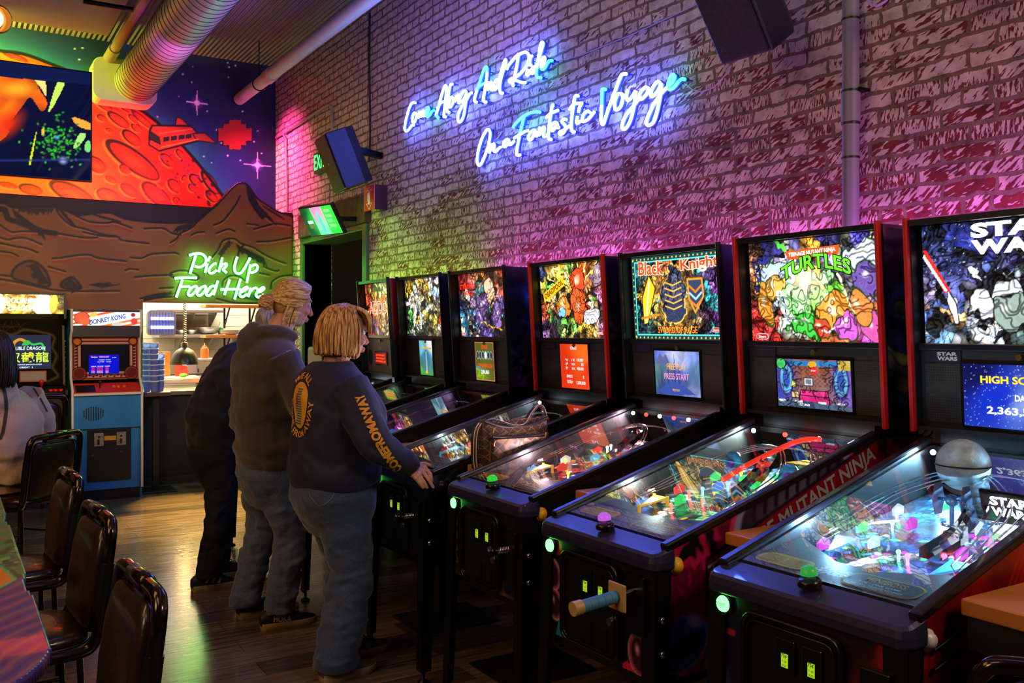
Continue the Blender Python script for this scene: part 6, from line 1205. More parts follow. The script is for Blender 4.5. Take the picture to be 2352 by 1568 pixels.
def dt_olive(t, fd):
    K = EM('title_red', (240, 50, 20), 1.3); lettering(t, 'display_text', K, 'BONUS', fd, .38, .82, .70, .92, bold=.02); lettering(t, 'display_text', K, 'TOTAL BONUS 351', fd, .12, .34, .90, .44, bold=.02); lettering(t, 'display_text', EM('disp_white', (240, 245, 255), 1.3), '2,806,860', fd, .28, .16, .72, .28, bold=.01)
def g_jungle(cv):
    cv.field([(.1, .9, (240, 190, 40)), (.5, .92, (240, 170, 30)), (.9, .85, (230, 160, 50)), (.2, .6, (220, 210, 190)), (.75, .75, (220, 230, 240)), (.5, .5, (150, 170, 190)), (.1, .35, (70, 180, 60)), (.3, .3, (210, 200, 160)), (.6, .3, (220, 190, 60)), (.1, .05, (50, 120, 40)), (.5, .08, (70, 80, 80)), (.9, .25, (230, 120, 30)), (.9, .5, (110, 120, 110))]); cv.comic(66, 110, .05, .14, [(245, 245, 240), (30, 34, 30), (250, 210, 60)], .25, 1.3, .45)
    w, h = cv.w, cv.h; cv.poly([(.60*w, .70*h), (.98*w, .70*h), (.98*w, .84*h), (.60*w, .82*h)], (236, 240, 246), .006, (200, 70, 20)); cv.poly([(.66*w, .73*h), (.9*w, .73*h), (.9*w, .8*h), (.66*w, .8*h)], (120, 170, 210)); cv.ell(.88*w, .2*h, .05, .075, 0, (220, 50, 20), .006); cv.poly([(.76*w, .12*h), (.98*w, .12*h), (.98*w, .19*h), (.76*w, .19*h)], (240, 240, 240), .004)
    cv.line([(p.x, p.y) for p in catmull([(.12*w, .62*h), (.24*w, .86*h), (.30*w, .6*h), (.22*w, .3*h), (.32*w, .16*h), (.40*w, .5*h)], 6)], .022, (230, 232, 226))
    cv.detail(56, 460)
    cv.lines(51, 24, 2.2)
def d_tower(cv):
    w, h = cv.w, cv.h; cv.field([(.1, .9, (110, 190, 200)), (.9, .95, (235, 240, 245)), (.5, .5, (60, 130, 170)), (.1, .1, (90, 170, 90)), (.9, .1, (80, 150, 120)), (.5, .2, (60, 120, 150))]); cv.C *= (1+.15*cv.noise(7, 30))[..., None]; cv.poly([(.42*w, .1*h), (.62*w, .1*h), (.58*w, .7*h), (.46*w, .7*h)], (130, 180, 180), .002); cv.poly([(0, 0), (w, 0), (w, .07*h), (0, .07*h)], (60, 170, 70)); cv.poly([(.42*w, .04*h), (.6*w, .04*h), (.6*w, .14*h), (.42*w, .14*h)], (220, 200, 50)); cv.poly([(.2*w, .78*h), (.95*w, .75*h), (.95*w, .80*h), (.2*w, .82*h)], (240, 170, 40))
def g_fire(cv):
    cv.field([(.05, .5, (206, 30, 14)), (.4, .85, (240, 170, 40)), (.6, .95, (200, 190, 120)), (.9, .8, (220, 120, 30)), (.4, .5, (240, 110, 20)), (.9, .45, (250, 190, 50)), (.5, .25, (240, 150, 40)), (.1, .1, (150, 20, 60)), (.4, .05, (110, 60, 150)), (.7, .05, (250, 210, 160)), (.95, .2, (160, 110, 40))]); cv.comic(77, 90, .06, .14, [(255, 230, 140), (60, 10, 4), (250, 90, 10)], .25, 1.25, .5)
    cv.detail(42, 460)
    cv.lines(53, 24, 2.2)
def t_fire(t, fb):
    K = EM('title_flame', (232, 80, 24), 1.2)
    lettering(t, 'title_lettering', EM('title_pale', (255, 236, 210), 1.3), 'AC/DC', fb, .12, .42, .74, .66, bold=.05); lettering(t, 'title_lettering', K, 'AC/DC', lambda u, v: fb(u, v, .037), .13, .43, .73, .65, bold=.01)
def d_dots(cv): cv.C[:] = (120, 8, 4)
def dt_dots(t, fd):
    K = EM('dot_red', (255, 70, 30), 1.6)
    for k, s in enumerate(('LEARN MORE ABOUT', 'STERN PINBALL AT', 'WWW.STERNPINBALL.COM')): lettering(t, 'display_text', K, s, fd, .1-.04*(k == 2), .68-.27*k, .9+.04*(k == 2), .86-.27*k, bold=.02)
    lettering(t, 'panel_lettering', mat('badge_grey', (190, 190, 200), .4, .4), 'AC/DC', fd, .34, 1.22, .66, 1.50, bold=.01)
def g_space(cv):
    w, h = cv.w, cv.h; cv.field([(.1, .95, (10, 24, 80)), (.3, .9, (40, 50, 190)), (.5, .75, (20, 18, 60)), (.9, .9, (10, 10, 30)), (.25, .6, (30, 30, 60)), (.12, .5, (40, 50, 130)), (.12, .3, (240, 150, 60)), (.3, .3, (190, 210, 240)), (.5, .35, (170, 190, 190)), (.8, .5, (160, 170, 250)), (.7, .2, (30, 34, 20)), (.9, .3, (190, 90, 20)), (.1, .08, (110, 170, 230)), (.4, .1, (200, 220, 250)), (.6, .1, (40, 70, 60))])
    cv.comic(88, 130, .04, .10, [(245, 250, 255), (10, 10, 20), (80, 110, 200)], .25, 1.35, .35); cv.detail(49, 460); cv.warp(9, .022, 26); r = random.Random(4)
    for k in range(160): cv.ell(r.random()*w, (.55+.45*r.random())*h, .0016, .0016, 0, (225, 235, 255))
    cv.poly([(.60*w, .70*h), (.72*w, .78*h), (.86*w, .70*h), (.86*w, .45*h), (.60*w, .45*h)], (170, 180, 250), .004); cv.ell(.74*w, .6*h, .05, .06, 0, (250, 250, 255), soft=1)
    for k in range(14): cv.ell((.70+.05*(k % 5))*w, (.36-.05*(k//5))*h, .006, .006, 0, (250, 140, 30))
    for x, y, rx, ry, c in ((.46, .40, .05, .055, (220, 230, 235)), (.47, .27, .06, .06, (130, 150, 140)), (.33, .30, .03, .05, (236, 240, 250)), (.16, .3, .025, .05, (230, 225, 225))): cv.ell(x*w, y*h, rx, ry, .1, c, .005); cv.ell(x*w-.012, y*h+.015, rx*.4, ry*.4, 0, (255, 255, 255), soft=1)
    cv.unwarp(); cv.lines(49, 26, 2.2)
    cv.poly([(.0, .80*h), (.02*w, .80*h), (.155*w, .44*h), (.115*w, .44*h)], (230, 40, 30)); cv.poly([(.0, .74*h), (.01*w, .76*h), (.135*w, .45*h), (.12*w, .45*h)], (255, 240, 235))
def t_space(t, fb):
    K = EM('title_star', (255, 255, 255), 2.2); lettering(t, 'title_lettering', K, 'STAR', fb, .275, .865, .74, .985, bold=.05); lettering(t, 'title_lettering', K, 'WARS', fb, .275, .73, .74, .85, bold=.05)
def d_stars(cv):
    cv.field([(.3, .5, (20, 50, 200)), (.7, .2, (30, 60, 190)), (.1, .9, (10, 16, 80)), (.9, .9, (10, 14, 70)), (.6, .35, (110, 140, 220))]); r = random.Random(2)
    for k in range(260): cv.ell(r.random()*cv.w, r.random()*cv.h, .0011, .0011, 0, (235, 240, 255))
    cv.ell(.6*cv.w, .42*cv.h, .12, .03, .5, (150, 170, 230), soft=1.2)
def dt_stars(t, fd):
    lettering(t, 'display_text', EM('disp_yellow', (255, 214, 20), 1.4), 'HIGH SCORE', fd, .17, .70, .80, .82, bold=.03); lettering(t, 'display_text', EM('disp_white', (240, 245, 255), 1.3), 'DAN', fd, .48, .44, .62, .54, bold=.03); lettering(t, 'display_text', MC['disp_white'], '2,363,580', fd, .22, .20, .74, .34, bold=.03)
    lettering(t, 'badge_print', mat('ink_white', (220, 220, 210), .5), 'STAR', lambda u, v: (bx(1.47+.03*v)+.0265, .26-.07*u, 1.466+.028*v), 0, .55, 1, 1, bold=.05); lettering(t, 'badge_print', MC['ink_white'], 'WARS', lambda u, v: (bx(1.47+.03*v)+.0265, .26-.07*u, 1.466+.028*v), 0, 0, 1, .47, bold=.05)
def toys_space(t, on):
    b = MB().ball(on(.82, .06, .155), .077, 28, 18).build('globe_toy', mat('globe_grey', (150, 165, 170), .5, bump=.5, bscale=26, var=.35), t); MB().tube([on(.82, .06, .155)+Vector((.0775*math.cos(a), .0775*math.sin(a), 0)) for a in [6.283*j/40 for j in range(40)]], .002, 5, closed=True).build('seam', DARKM, b)
    f = MB(); f.cyl(on(.66, .0, 0), on(.66, .0, .09), .006); f.ball(on(.66, .0, .10), .018, 12, 8)
    for s in (-1, 1): f.cyl(on(.66, 0, .10), on(.66, s*.04, .10), .005); f.prism([(-.05, 0), (-.025, .045), (.025, .045), (.05, 0), (.025, -.045), (-.025, -.045)], lambda u, v, w, s=s: on(.66, s*.042, .10)+Vector((u*.6, w, v)), -.002, .002)
    f.build('winged_toy', mat('toy_grey', (70, 84, 110), .4, .3), t)
    p = MB().obox(on(.70, -.15, .09), (.006, 0, .002), (0, .085, 0), (-.015, 0, .045)).build('mini_screen', BLACKG, t, .004)
    fn = lambda u, v: on(.692, -.15, .09)+Vector((-.3*v, -u, v)); lettering(p, 'screen_text', EM('mini_white', (245, 250, 255), 2.2), 'STAR', fn, -.055, .004, .055, .03, bold=.05); lettering(p, 'screen_text', MC['mini_white'], 'WARS', fn, -.055, -.026, .055, 0, bold=.05)
    fa = lambda u, v: (.12+v, -u, .926+.12*(.12+v)+.004); lettering(t, 'apron_lettering', MC['ink_white'], 'STAR', fa, -.055, .026, .035, .048, bold=.05, shear=.2); lettering(t, 'apron_lettering', MC['ink_white'], 'WARS', fa, -.065, 0, .030, .022, bold=.05, shear=.2)
    for k in range(7): MB().prism([(-.02, 0), (.02, .004), (0, .03)], lambda u, v, w, k=k: on(.60+.02*(k % 3)+v, -.05-.028*k+u, .012+w), 0, .004).build('arrow_insert', EM('arrow_pink', (240, 60, 220), 2.2), t)
def bolt_side(cv):
    cv.field([(.5, .9, (150, 10, 24)), (.5, .5, (130, 8, 16)), (.5, .3, (16, 12, 18)), (.5, 0, (8, 8, 10)), (.9, .95, (120, 40, 150))]); cv.poly([(.17, .42), (.20, .40), (.19, .27), (.22, .27), (.15, .08), (.165, .22), (.12, .22)], (190, 186, 200), .004); cv.ell(.15, .50, .05, .06, .3, (16, 14, 20)); cv.ell(.16, .58, .022, .025, 0, (190, 120, 90))
def blue_side(cv): cv.field([(.3, .9, (30, 60, 160)), (.7, .7, (40, 90, 190)), (.5, .4, (26, 20, 60)), (.5, .1, (40, 24, 70))]); cv.comic(91, 20, .06, .15, None, 0, 1.1, .4)
def bone_side(cv):
    cv.field([(.5, .95, (60, 40, 110)), (.3, .7, (50, 30, 70)), (.6, .55, (40, 70, 120)), (.5, .3, (140, 60, 30)), (.5, .1, (20, 40, 80))]); cv.comic(92, 24, .07, .2, [(170, 150, 120), (20, 14, 30)], .2, 1.1, .4)
def storm_side(cv):
    cv.field([(.5, .95, (30, 30, 110)), (.5, .6, (30, 16, 60)), (.5, .2, (60, 24, 10))]); r = random.Random(3)
    for k in range(4): x = .05+.06*k; cv.line([(x, .68), (x+.03, .60), (x+.0, .54), (x+.05, .46)], .003, (150, 160, 240))
def city_side(cv): cv.field([(.5, .95, (120, 50, 90)), (.5, .75, (170, 70, 80)), (.5, .5, (40, 50, 120)), (.5, .3, (190, 130, 90)), (.5, .1, (30, 60, 130))]); cv.comic(93, 22, .07, .2, [(230, 200, 90), (30, 30, 90)], .2, 1.1, .4)
black_side = lambda cv, s=-1: cv.put(((cv.noise(17, 18) > .7)).astype(float)*.5, (40, 30, 20))
def teal_lines(cv, s=-1):
    r = random.Random(8)
    for k in range(14): x, y = r.uniform(0, .7), r.uniform(.1, .5); cv.line([(p.x, p.y) for p in catmull([(x, y), (x+.06, y+.05), (x+.1, y+.03), (x+.2, y+.1)], 4)], .004, (20, 70, 96))
def red_front(cv):
    cv.C *= (1+.3*cv.noise(4, 22))[..., None]; cv.ell(.04, .22, .035, .05, 0, (130, 12, 14), soft=.8); cv.ell(.04, .12, .03, .04, 0, (120, 14, 14), soft=.8); cv.poly([(.50, .02), (.555, .02), (.55, .16), (.53, .24), (.515, .12)], (170, 120, 30), .004)
    cv.poly([(.06, .01), (.46, .01), (.46, .05), (.12, .08)], (60, 14, 18))
def sw_side(cv, s=-1): cv.field([(.2, .8, (130, 14, 10)), (.5, .7, (150, 20, 12)), (.9, .6, (60, 10, 10)), (.3, .3, (70, 8, 8)), (.1, .1, (16, 10, 10)), (.9, .1, (14, 10, 10)), (.05, .6, (110, 12, 10))]); cv.C *= (1+.25*cv.noise(14, 24))[..., None]; [cv.line([(.55+.02*k, .62), (.30+.03*k, .25)], .006, (170, 36, 24)) for k in range(5)]
def sw_front(cv): cv.field([(.1, .5, (18, 18, 40)), (.5, .2, (12, 12, 24)), (.95, .9, (150, 20, 16)), (.98, .6, (110, 14, 14)), (.8, .95, (30, 14, 20))], 3); cv.ell(.03, .10, .03, .06, .2, (80, 90, 120), soft=.8); cv.poly([(.045, .22), (.075, .215), (.075, .23), (.045, .235)], (170, 24, 20))

pinball(dict(k='fire', seed=1, label='pinball machine with red and orange backglass and lightning bolt side, farthest of the row', x=1.77, y=6.45, rot=-4, near=0, glass=g_fire, title=t_fire, disp=d_dots, dtext=dt_dots, hex=0, panel=(112, 96, 78), scr=(.24, .085), scrz=1.35, side=lambda cv, s: cv.put(cv.Y*0+1, (70, 10, 12)), front=black_side, bside=bolt_side, pf=[(.2, .5, (30, 60, 220)), (.8, .5, (30, 190, 190)), (.5, .9, (60, 100, 240))], ins=[(60, 120, 255), (60, 230, 220), (255, 255, 255)], light=(.3, .5, 1), leds='wwwww'))
pinball(dict(k='jungle', seed=2, label='pinball machine with yellow and green jungle backglass and tall pale blue display', x=1.79, y=5.66, near=0, glass=g_jungle, disp=d_tower, scr=(.19, .235), scrz=1.372, side=black_side, front=black_side, bside=lambda cv: cv.C.__imul__(1), pf=[(.2, .4, (30, 30, 34)), (.5, .55, (200, 40, 20)), (.6, .5, (40, 170, 60)), (.5, .9, (20, 60, 60))], ins=[(60, 220, 90), (240, 60, 30), (255, 240, 180)], light=(.5, 1, .8), lw=3))
pinball(dict(k='ember', seed=3, label='pinball machine with red and violet backglass and olive display', x=1.79, y=4.86, near=0, glass=g_ember, title=t_ember, disp=d_olive, dtext=dt_olive, scr=(.225, .235), scrz=1.372, side=black_side, front=black_side, bside=blue_side, pf=[(.2, .2, (40, 40, 190)), (.5, .5, (230, 90, 30)), (.7, .6, (60, 40, 140)), (.5, .9, (150, 40, 210))], ins=[(220, 60, 255), (80, 120, 255), (255, 120, 40)], light=(.6, .4, 1), lw=4))
pinball(dict(k='yellow', seed=4, flip=('smoke', (30, 26, 26)), label='pinball machine with red side edges, yellow backglass and plain orange-red display', x=1.82, y=3.965, glass=g_yellow, title=t_yellow, disp=d_red, dtext=dt_red, trim=('red', (190, 20, 16)), scr=(.25, .235), scrz=1.372, side=teal_lines, front=red_front, bside=bone_side, pf=[(.1, .2, (70, 40, 20)), (.6, .3, (150, 90, 30)), (.4, .6, (40, 120, 160)), (.6, .9, (40, 130, 60)), (.9, .6, (170, 40, 60))], ins=[(240, 150, 40), (60, 200, 220), (230, 40, 60), (255, 250, 230)], light=(.7, .85, 1), lw=3, leds='ww'))
pinball(dict(k='teal', seed=5, label='pinball machine with teal framed backglass showing gold sword and shield', x=1.85, y=3.20, glass=g_teal, title=t_teal, disp=d_castle, dtext=dt_castle, scr=(.30, .205), scrz=1.365, side=black_side, front=f_teal, front_text=ft_teal, bside=storm_side, pf=[(.1, .1, (40, 40, 60)), (.4, .4, (240, 60, 30)), (.6, .6, (250, 110, 60)), (.3, .7, (240, 190, 60)), (.8, .8, (230, 150, 190)), (.5, .95, (170, 60, 120))], ins=[(255, 70, 40), (255, 190, 60), (120, 200, 255), (255, 255, 245)], light=(1, .72, .85), lw=9, leds='wrwrwr', action=(30, 200, 50)))
tm = pinball(dict(k='green', seed=6, label='pinball machine with red side edges, green lettering and violet night backglass', x=1.77, y=2.355, glass=g_green, title=t_green, disp=d_room, dtext=dt_room, trim=('red', (190, 20, 16)), side=s_green, front=f_green, front_text=ft_green, bside=city_side, plunger=plunger_sword, apron=('apron_blue', (30, 26, 100)), pf=[(.1, .1, (60, 40, 120)), (.3, .4, (40, 150, 90)), (.6, .4, (60, 190, 110)), (.7, .7, (220, 130, 40)), (.3, .8, (60, 110, 190)), (.9, .5, (210, 70, 60))], ins=[(60, 240, 110), (250, 190, 40), (80, 160, 255), (255, 70, 60)], light=(.75, 1, .95), lw=7, leds='wrwr', action=(190, 90, 220), toys=toys_green))
s_green_text(tm)
pinball(dict(k='space', seed=7, label='nearest pinball machine with dark starry backglass, white lettering and grey globe under glass', x=1.80, y=1.56, rot=2, glass=g_space, title=t_space, disp=d_stars, dtext=dt_stars, trim=('red', (190, 20, 16)), scr=(.345, .20), scrz=1.358, side=sw_side, front=sw_front, bside=blue_side, start_text=1, flip=('ivory', (214, 206, 196)), apron=('apron_grey', (34, 32, 30)), pf=[(.1, .1, (20, 50, 130)), (.4, .3, (30, 90, 170)), (.7, .3, (20, 40, 110)), (.3, .7, (40, 120, 180)), (.7, .7, (60, 100, 190)), (.9, .4, (190, 60, 60)), (.5, .95, (30, 80, 120))], ins=[(220, 240, 255), (90, 190, 255), (240, 80, 220), (90, 255, 160)], light=(.32, .68, 1), lw=15, leds='ww', action=(40, 150, 60), toys=toys_space))
# jukebox beyond the row
jb = root('jukebox', 'dark jukebox with grey title panel beyond the last pinball machine', 'jukebox', (2.62, 7.32, 0), math.radians(-6))
MB().box(0, -.30, 0, .5, .30, 1.42).build('body', BLACK, jb, .02)
MB().prism([(-.24, 1.16), (.24, 1.16), (.24, 1.40), (-.24, 1.40)], lambda u, v, w: (w-.004, -u, v), -.01, .0).build('title_panel', mat('juke_grey', (110, 112, 84), .5), jb, .004)
MB().prism(rrect(.2, .06, .02, 4, 0, 1.27), lambda u, v, w: (w-.015, -u, v), -.004, 0).build('name_plate', mat('juke_plate', (150, 150, 120), .4), jb)
cv = Canvas(.46, .22, .005, (40, 36, 24)); cv.mul(((cv.X*60).astype(int) % 3 == 0).astype(float), .2); r = random.Random(6)
for k in range(70): x, y = r.random()*.46, r.random()*.22; cv.line([(x, y), (x, y+.03)], .008, r.choice([(220, 214, 170), (160, 140, 70), (90, 90, 70)]))
cv.mesh('song_list', lambda X, Y: (0*X-.016-.09*(1-Y/.22), .23-X, .93+Y), printed('juke_print', .5, .4), jb)

# drink tables between the machines: wooden top, square post, flat base plate
WOODT = mat('butcher_block', (196, 116, 44), .4, var=.28, bscale=5, coat=.25)
def drink_table(lab, x, y, ln=.75, wd=.20):
    t = root('drink_table', lab, 'table', (x, y, 0), 0, 'drink tables between the machines')
    MB().box(0, -wd/2, .920, ln, wd/2, .956).build('tabletop', WOODT, t, .004)
    MB().box(ln*.42-.045, -.04, .012, ln*.42+.045, .04, .905).build('post', BLACK, t, .005); MB().box(ln*.42-.22, -.19, 0, ln*.42+.24, .19, .012).build('base_plate', mat('base_black', (17, 15, 14), .5), t, .003)
    MB().box(.02, -wd/2+.01, .90, ln-.02, wd/2-.01, .92).build('frame', BLACK, t); return t
drink_table('narrow wooden drink table between the violet machine and the orange-red display machine', 2.0, 4.43, .72, .20)
drink_table('narrow wooden drink table holding the handbag', 2.02, 3.582, .70, .15)
drink_table('narrow wooden drink table between the sword backglass machine and the green lettering machine', 2.05, 2.785, .68, .15)
drink_table('narrow wooden drink table between the green lettering machine and the globe machine', 2.01, 1.965, .70, .13)
wt = root('bar_table', 'wide wooden table with dark frame at the right edge by the nearest machine', 'table', (1.975, 1.155, 0))
MB().box(0, -.75, .918, .9, .095, .956).build('tabletop', WOODT, wt, .004); MB().box(.012, -.74, .84, .89, .085, .918).build('frame', BLACK, wt)
MB().box(.70, -.72, 0, .88, .07, .84).build('end_panel', mat('base_black', (17, 15, 14), .5), wt)
tag(MB().tube([(2.0, 1.262, .875), (1.95, 1.264, .86), (1.90, 1.266, .845)], .006, 6).tube([(2.0, 1.262, .83), (1.95, 1.264, .815), (1.90, 1.266, .80)], .006, 6).build('steel_hook', DARKM), 'dark double coat hook on the red cabinet side under the wooden table', 'hook')
# handbag on the drink table
hb = root('handbag', 'brown patterned handbag with striped straps standing between two machines', 'handbag', (2.22, 3.58, .957), math.radians(-4)); hb.scale = (.86, .84, .74)
def bag_mat():
    m, nt, b, out = _new('bag_pattern'); N = nt.nodes.new; L = nt.links.new
    tc = N('ShaderNodeTexCoord'); mp = N('ShaderNodeMapping'); mp.inputs['Rotation'].default_value = (0, math.radians(45), 0); mp.inputs['Scale'].default_value = (26, 26, 26); L(tc.outputs['Object'], mp.inputs[0])
    br = N('ShaderNodeTexChecker'); vo = N('ShaderNodeTexVoronoi'); vo.feature = 'DISTANCE_TO_EDGE'; vo.inputs['Scale'].default_value = 1.0; vo.inputs['Randomness'].default_value = .12; L(mp.outputs[0], vo.inputs['Vector'])
    r = N('ShaderNodeValToRGB'); r.color_ramp.elements[0].position = .02; r.color_ramp.elements[0].color = (*S(150, 112, 80), 1); r.color_ramp.elements[1].position = .05; r.color_ramp.elements[1].color = (*S(66, 44, 38), 1); L(vo.outputs['Distance'], r.inputs[0]); L(r.outputs[0], b.inputs['Base Color']); b.inputs['Roughness'].default_value = .5; return m
BAGM = bag_mat(); TRIM = mat('bag_trim', (30, 20, 22), .5); STRP = mat('strap_cream', (214, 180, 150), .6)
rg = []
for z, sx, sy in ((0, .185, .062), (.03, .20, .075), (.12, .20, .072), (.20, .195, .052), (.235, .19, .03)): rg.append([(x*sx+.0*z, y*sy, z+(.05*(x*x)*(z/.235))) for x, y in rrect(2, 2, .7, 5)])
MB().loft(rg).build('body', BAGM, hb)
MB().tube([(x*.19, -.034, .225+.05*x*x) for x in [-1+.1*k for k in range(21)]], [(.012, .008)]*21, 8).build('zip_band', TRIM, hb)
mb = MB(); mb.loft([[(x*.165, -.070-.012*(1 if y < 0 else 0)+.01*y, z) for x, y in rrect(2, 2, .5, 4)] for z in (.02, .10, .165)]); mb.build('front_pocket', BAGM, hb)
MB().tube([(x*.165, -.078, .168+.014*x*x) for x in [-1+.1*k for k in range(21)]], [(.010, .008)]*21, 8).build('pocket_trim', TRIM, hb)
c = catmull([(-.19, 0, .25), (-.13, -.01, .275), (-.02, -.03, .235), (.05, -.02, .24), (.10, 0, .30), (.15, .01, .345), (.185, .01, .33), (.20, 0, .26)], 6); MB().tube(c, [(.006, .017)]*len(c), 8, ref=(0, 0, 1)).build('strap', TRIM, hb)
for dy in (-.012, .002): MB().tube([p+Vector((0, dy-.002, .0068)) for p in c], [(.001, .0035)]*len(c), 6, ref=(0, 0, 1)).build('strap_stripe', STRP, hb)
c = catmull([(-.205, -.01, .26), (-.235, -.02, .20), (-.24, -.02, .05), (-.23, -.03, -.10), (-.25, -.04, -.22)], 6); MB().tube(c, [(.020, .005)]*len(c), 8, ref=(1, 0, 0)).build('long_strap', TRIM, hb)
for dx in (-.008, .008): MB().tube([p+Vector((dx, -.006, 0)) for p in c], [(.0028, .001)]*len(c), 6, ref=(1, 0, 0)).build('strap_stripe', STRP, hb)
for dx in (-.01, .01): MB().box(.0+dx-.003, -.092, .02, .0+dx+.003, -.080, .165).build('pocket_stripe', STRP, hb)
for x, z in ((-.155, .155), (-.16, .235), (.15, .19)): MB().tube([(x, -.086, z), (x-.006, -.088, z-.03)], .005, 6).build('zip_pull', mat('zip_gold', (176, 120, 60), .35, .7), hb)
# dark glove lying behind the bag
gl_ = MB()
for k in range(4): gl_.tube(catmull([(.0, -.03+.02*k, .02), (-.05, -.034+.021*k, .035+.004*k), (-.10, -.036+.022*k, .02)], 4), [.013]*9, 8)
gl_.ball((.04, 0, .025), (.06, .045, .024))
tag(gl_.build('glove', mat('glove_dark', (30, 28, 30), .7), loc=(2.58, 3.575, .957)), 'dark grey glove lying on the wooden table behind the handbag', 'glove')
# ================================================================== chairs and the painted table
VINYL = mat('dark_vinyl', (44, 28, 20), .28, 0, bump=.25, bscale=26, coat=.35); TUBEM = mat('bronze_tube', (66, 54, 42), .16, .9, coat=.4); PIPE_ = mat('vinyl_piping', (26, 17, 13), .4); SLEEVE = mat('sleeve_black', (12, 11, 10), .35)
def chair(lab, loc, rz, grp='tube frame chairs', sc=1.0):
    t = root('tube_chair', lab, 'chair', loc, rz, grp); t.scale = (sc, sc, sc)
    w, r = .235, .021
    def bk(z, dx=0): return -.20-.13*(z-.46)+dx
    path = [(-.02, -w, .425), (-.12, -w, .425), (-.18, -w, .44), (bk(.50), -w, .50), (bk(.65), -w, .65), (bk(.80), -w, .80), (bk(.855), -w+.016, .855), (bk(.875), -w+.06, .875), (bk(.875), 0, .876)]
    path = path+[(x, -y, z) for x, y, z in path[-2::-1]]
    MB().tube(catmull(path, 6), r, 14).build('back_frame', TUBEM, t)
    for s in (-1, 1): MB().cyl((bk(.58), s*w, .58), (bk(.73), s*w, .73), r+.004, seg=14).build('sleeve', SLEEVE, t)
    m = MB()
    m.tube([(bk(.876), y, .876) for y in (-.085, -.08, .08, .085)], [r+.001, r+.005, r+.005, r+.001], 14); m.build('top_sleeve', TUBEM, t)
    def pad(cx, z, wd, th, n=10, p=4):   # superellipse ring
        o = []
        for j in range(28):
            a = 2*math.pi*j/28; c, s = math.cos(a), math.sin(a); o.append(Vector((cx+th*math.copysign(abs(c)**.7, c), wd*math.copysign(abs(s)**.45, s), z)))
        return o
    MB().loft([pad(bk(z, .012), z, .215*k, .034*q) for z, k, q in ((.475, .80, .3), (.482, .88, .8), (.51, .93, 1), (.62, .945, 1.2), (.74, .94, 1.1), (.80, .90, .9), (.832, .80, .6), (.842, .70, .2))]).build('backrest', VINYL, t)
    MB().tube([(bk(z, -.012), y, z) for y, z in rrect(.40, .35, .07, 6, 0, .658)], .0055, 6, closed=True).build('piping', PIPE_, t)
    m = MB()
    for y in (-.10, .10): m.bar((bk(.83), y, .83), (bk(.87), y, .87), .018, .02)
    m.build('pad_clip', DARKM, t)
    def sring(z, k): return [Vector((.02+(.225*k)*math.copysign(abs(math.cos(a))**.6, math.cos(a)), (.215*k)*math.copysign(abs(math.sin(a))**.6, math.sin(a)), z)) for a in [2*math.pi*j/32 for j in range(32)]]
    MB().loft([sring(.432, .90), sring(.436, .97), sring(.455, 1), sring(.475, .97), sring(.486, .85), sring(.491, .55)]).build('seat', VINYL, t)
    MB().tube(sring(.440, 1.0), .006, 6, closed=True).build('piping', PIPE_, t)
    for sx, sy in ((.19, -.19), (.19, .19), (-.15, -.19), (-.15, .19)): MB().tube([(sx, sy, .43), (sx*1.12, sy*1.05, .0)], .0115, 10).build('leg', TUBEM, t)
    m = MB()
    for s in (-1, 1): m.tube([(.205, s*.195, .20), (-.163, s*.195, .20)], .008, 8)
    m.tube([(.205, -.195, .20), (.02, 0, .20), (.205, .195, .20)], .008, 8); m.build('stretcher', TUBEM, t)
    return t
chair('dark vinyl tube chair seen from the back, carrying the woman in the fleece jacket', (.45, 6.88, 0), math.radians(135))
chair('dark vinyl tube chair at the painted table, farthest of the three in the row', (.262, 4.82, 0), math.radians(184))
chair('dark vinyl tube chair at the painted table, middle of the three in the row', (.25, 3.79, 0), math.radians(184))
chair('dark vinyl tube chair at the painted table, nearest of the three in the row', (.215, 2.72, 0), math.radians(183))
chair('dark tube chair at the wooden table, only its bent back tube showing', (2.18, 1.07, 0), math.radians(33))
chair('tall dark tube chair in front of the yellow lit arcade cabinet', (.55, 8.72, 0), math.radians(100), sc=1.16)
# painted table top
cv = Canvas(.95, 3.15, .007, (60, 40, 110)); Yw, Xw = cv.Y+2.40, cv.X-.715
nz = cv.noise(3, 6); n2 = cv.noise(4, 26)
cv.C[:] = np.array((74, 52, 120)); wv = np.sin((Yw+.10*np.sin(Xw*9+1)+.05*nz-.5*Xw)*60); cv.put((wv-.35)*2, (120, 78, 100)); cv.put((wv+.95 < .12).astype(float), (26, 30, 110))
g_ = ((Yw > 3.42+.03*nz)).astype(float); cv.put(g_, (50, 130, 60)); cv.put(g_*(n2 > .2), (26, 76, 40)); cv.put(g_*(n2 > .65), (96, 180, 70)); cv.put(g_*(n2 < -.75), (110, 120, 60))
cv.poly([(.715+a, b-2.40) for a, b in ((-.70, 2.7), (.0, 3.08), (.10, 3.22), (.20, 3.40), (.17, 3.60), (.06, 3.72), (-.70, 3.95))], (224, 128, 24), .012, (60, 190, 90))
pt_ = root('painted_table', 'long table with green, orange and purple painted top at the left edge', 'table', (0, 0, 0))
def edgex(y): return .236+.012*np.sin(y*5.1)+.008*np.sin(y*11)-np.clip(2.72-y, 0, 1)**2*1.05
keep = (Xw < edgex(Yw))
cv.mesh('tabletop', lambda X, Y: (X-.715, Y+2.40, .755+0*X), printed('table_paint', 0, .38, 1, .3), pt_, keep, .035)
MB().box(-.30, 3.0, .02, -.18, 3.12, .72).build('leg', BLACK, pt_); MB().box(-.30, 4.8, .02, -.18, 4.92, .72).build('leg', BLACK, pt_)
for y in (3.06, 4.86): MB().box(-.5, y-.25, 0, .02, y+.25, .02).build('foot', BLACK, pt_)

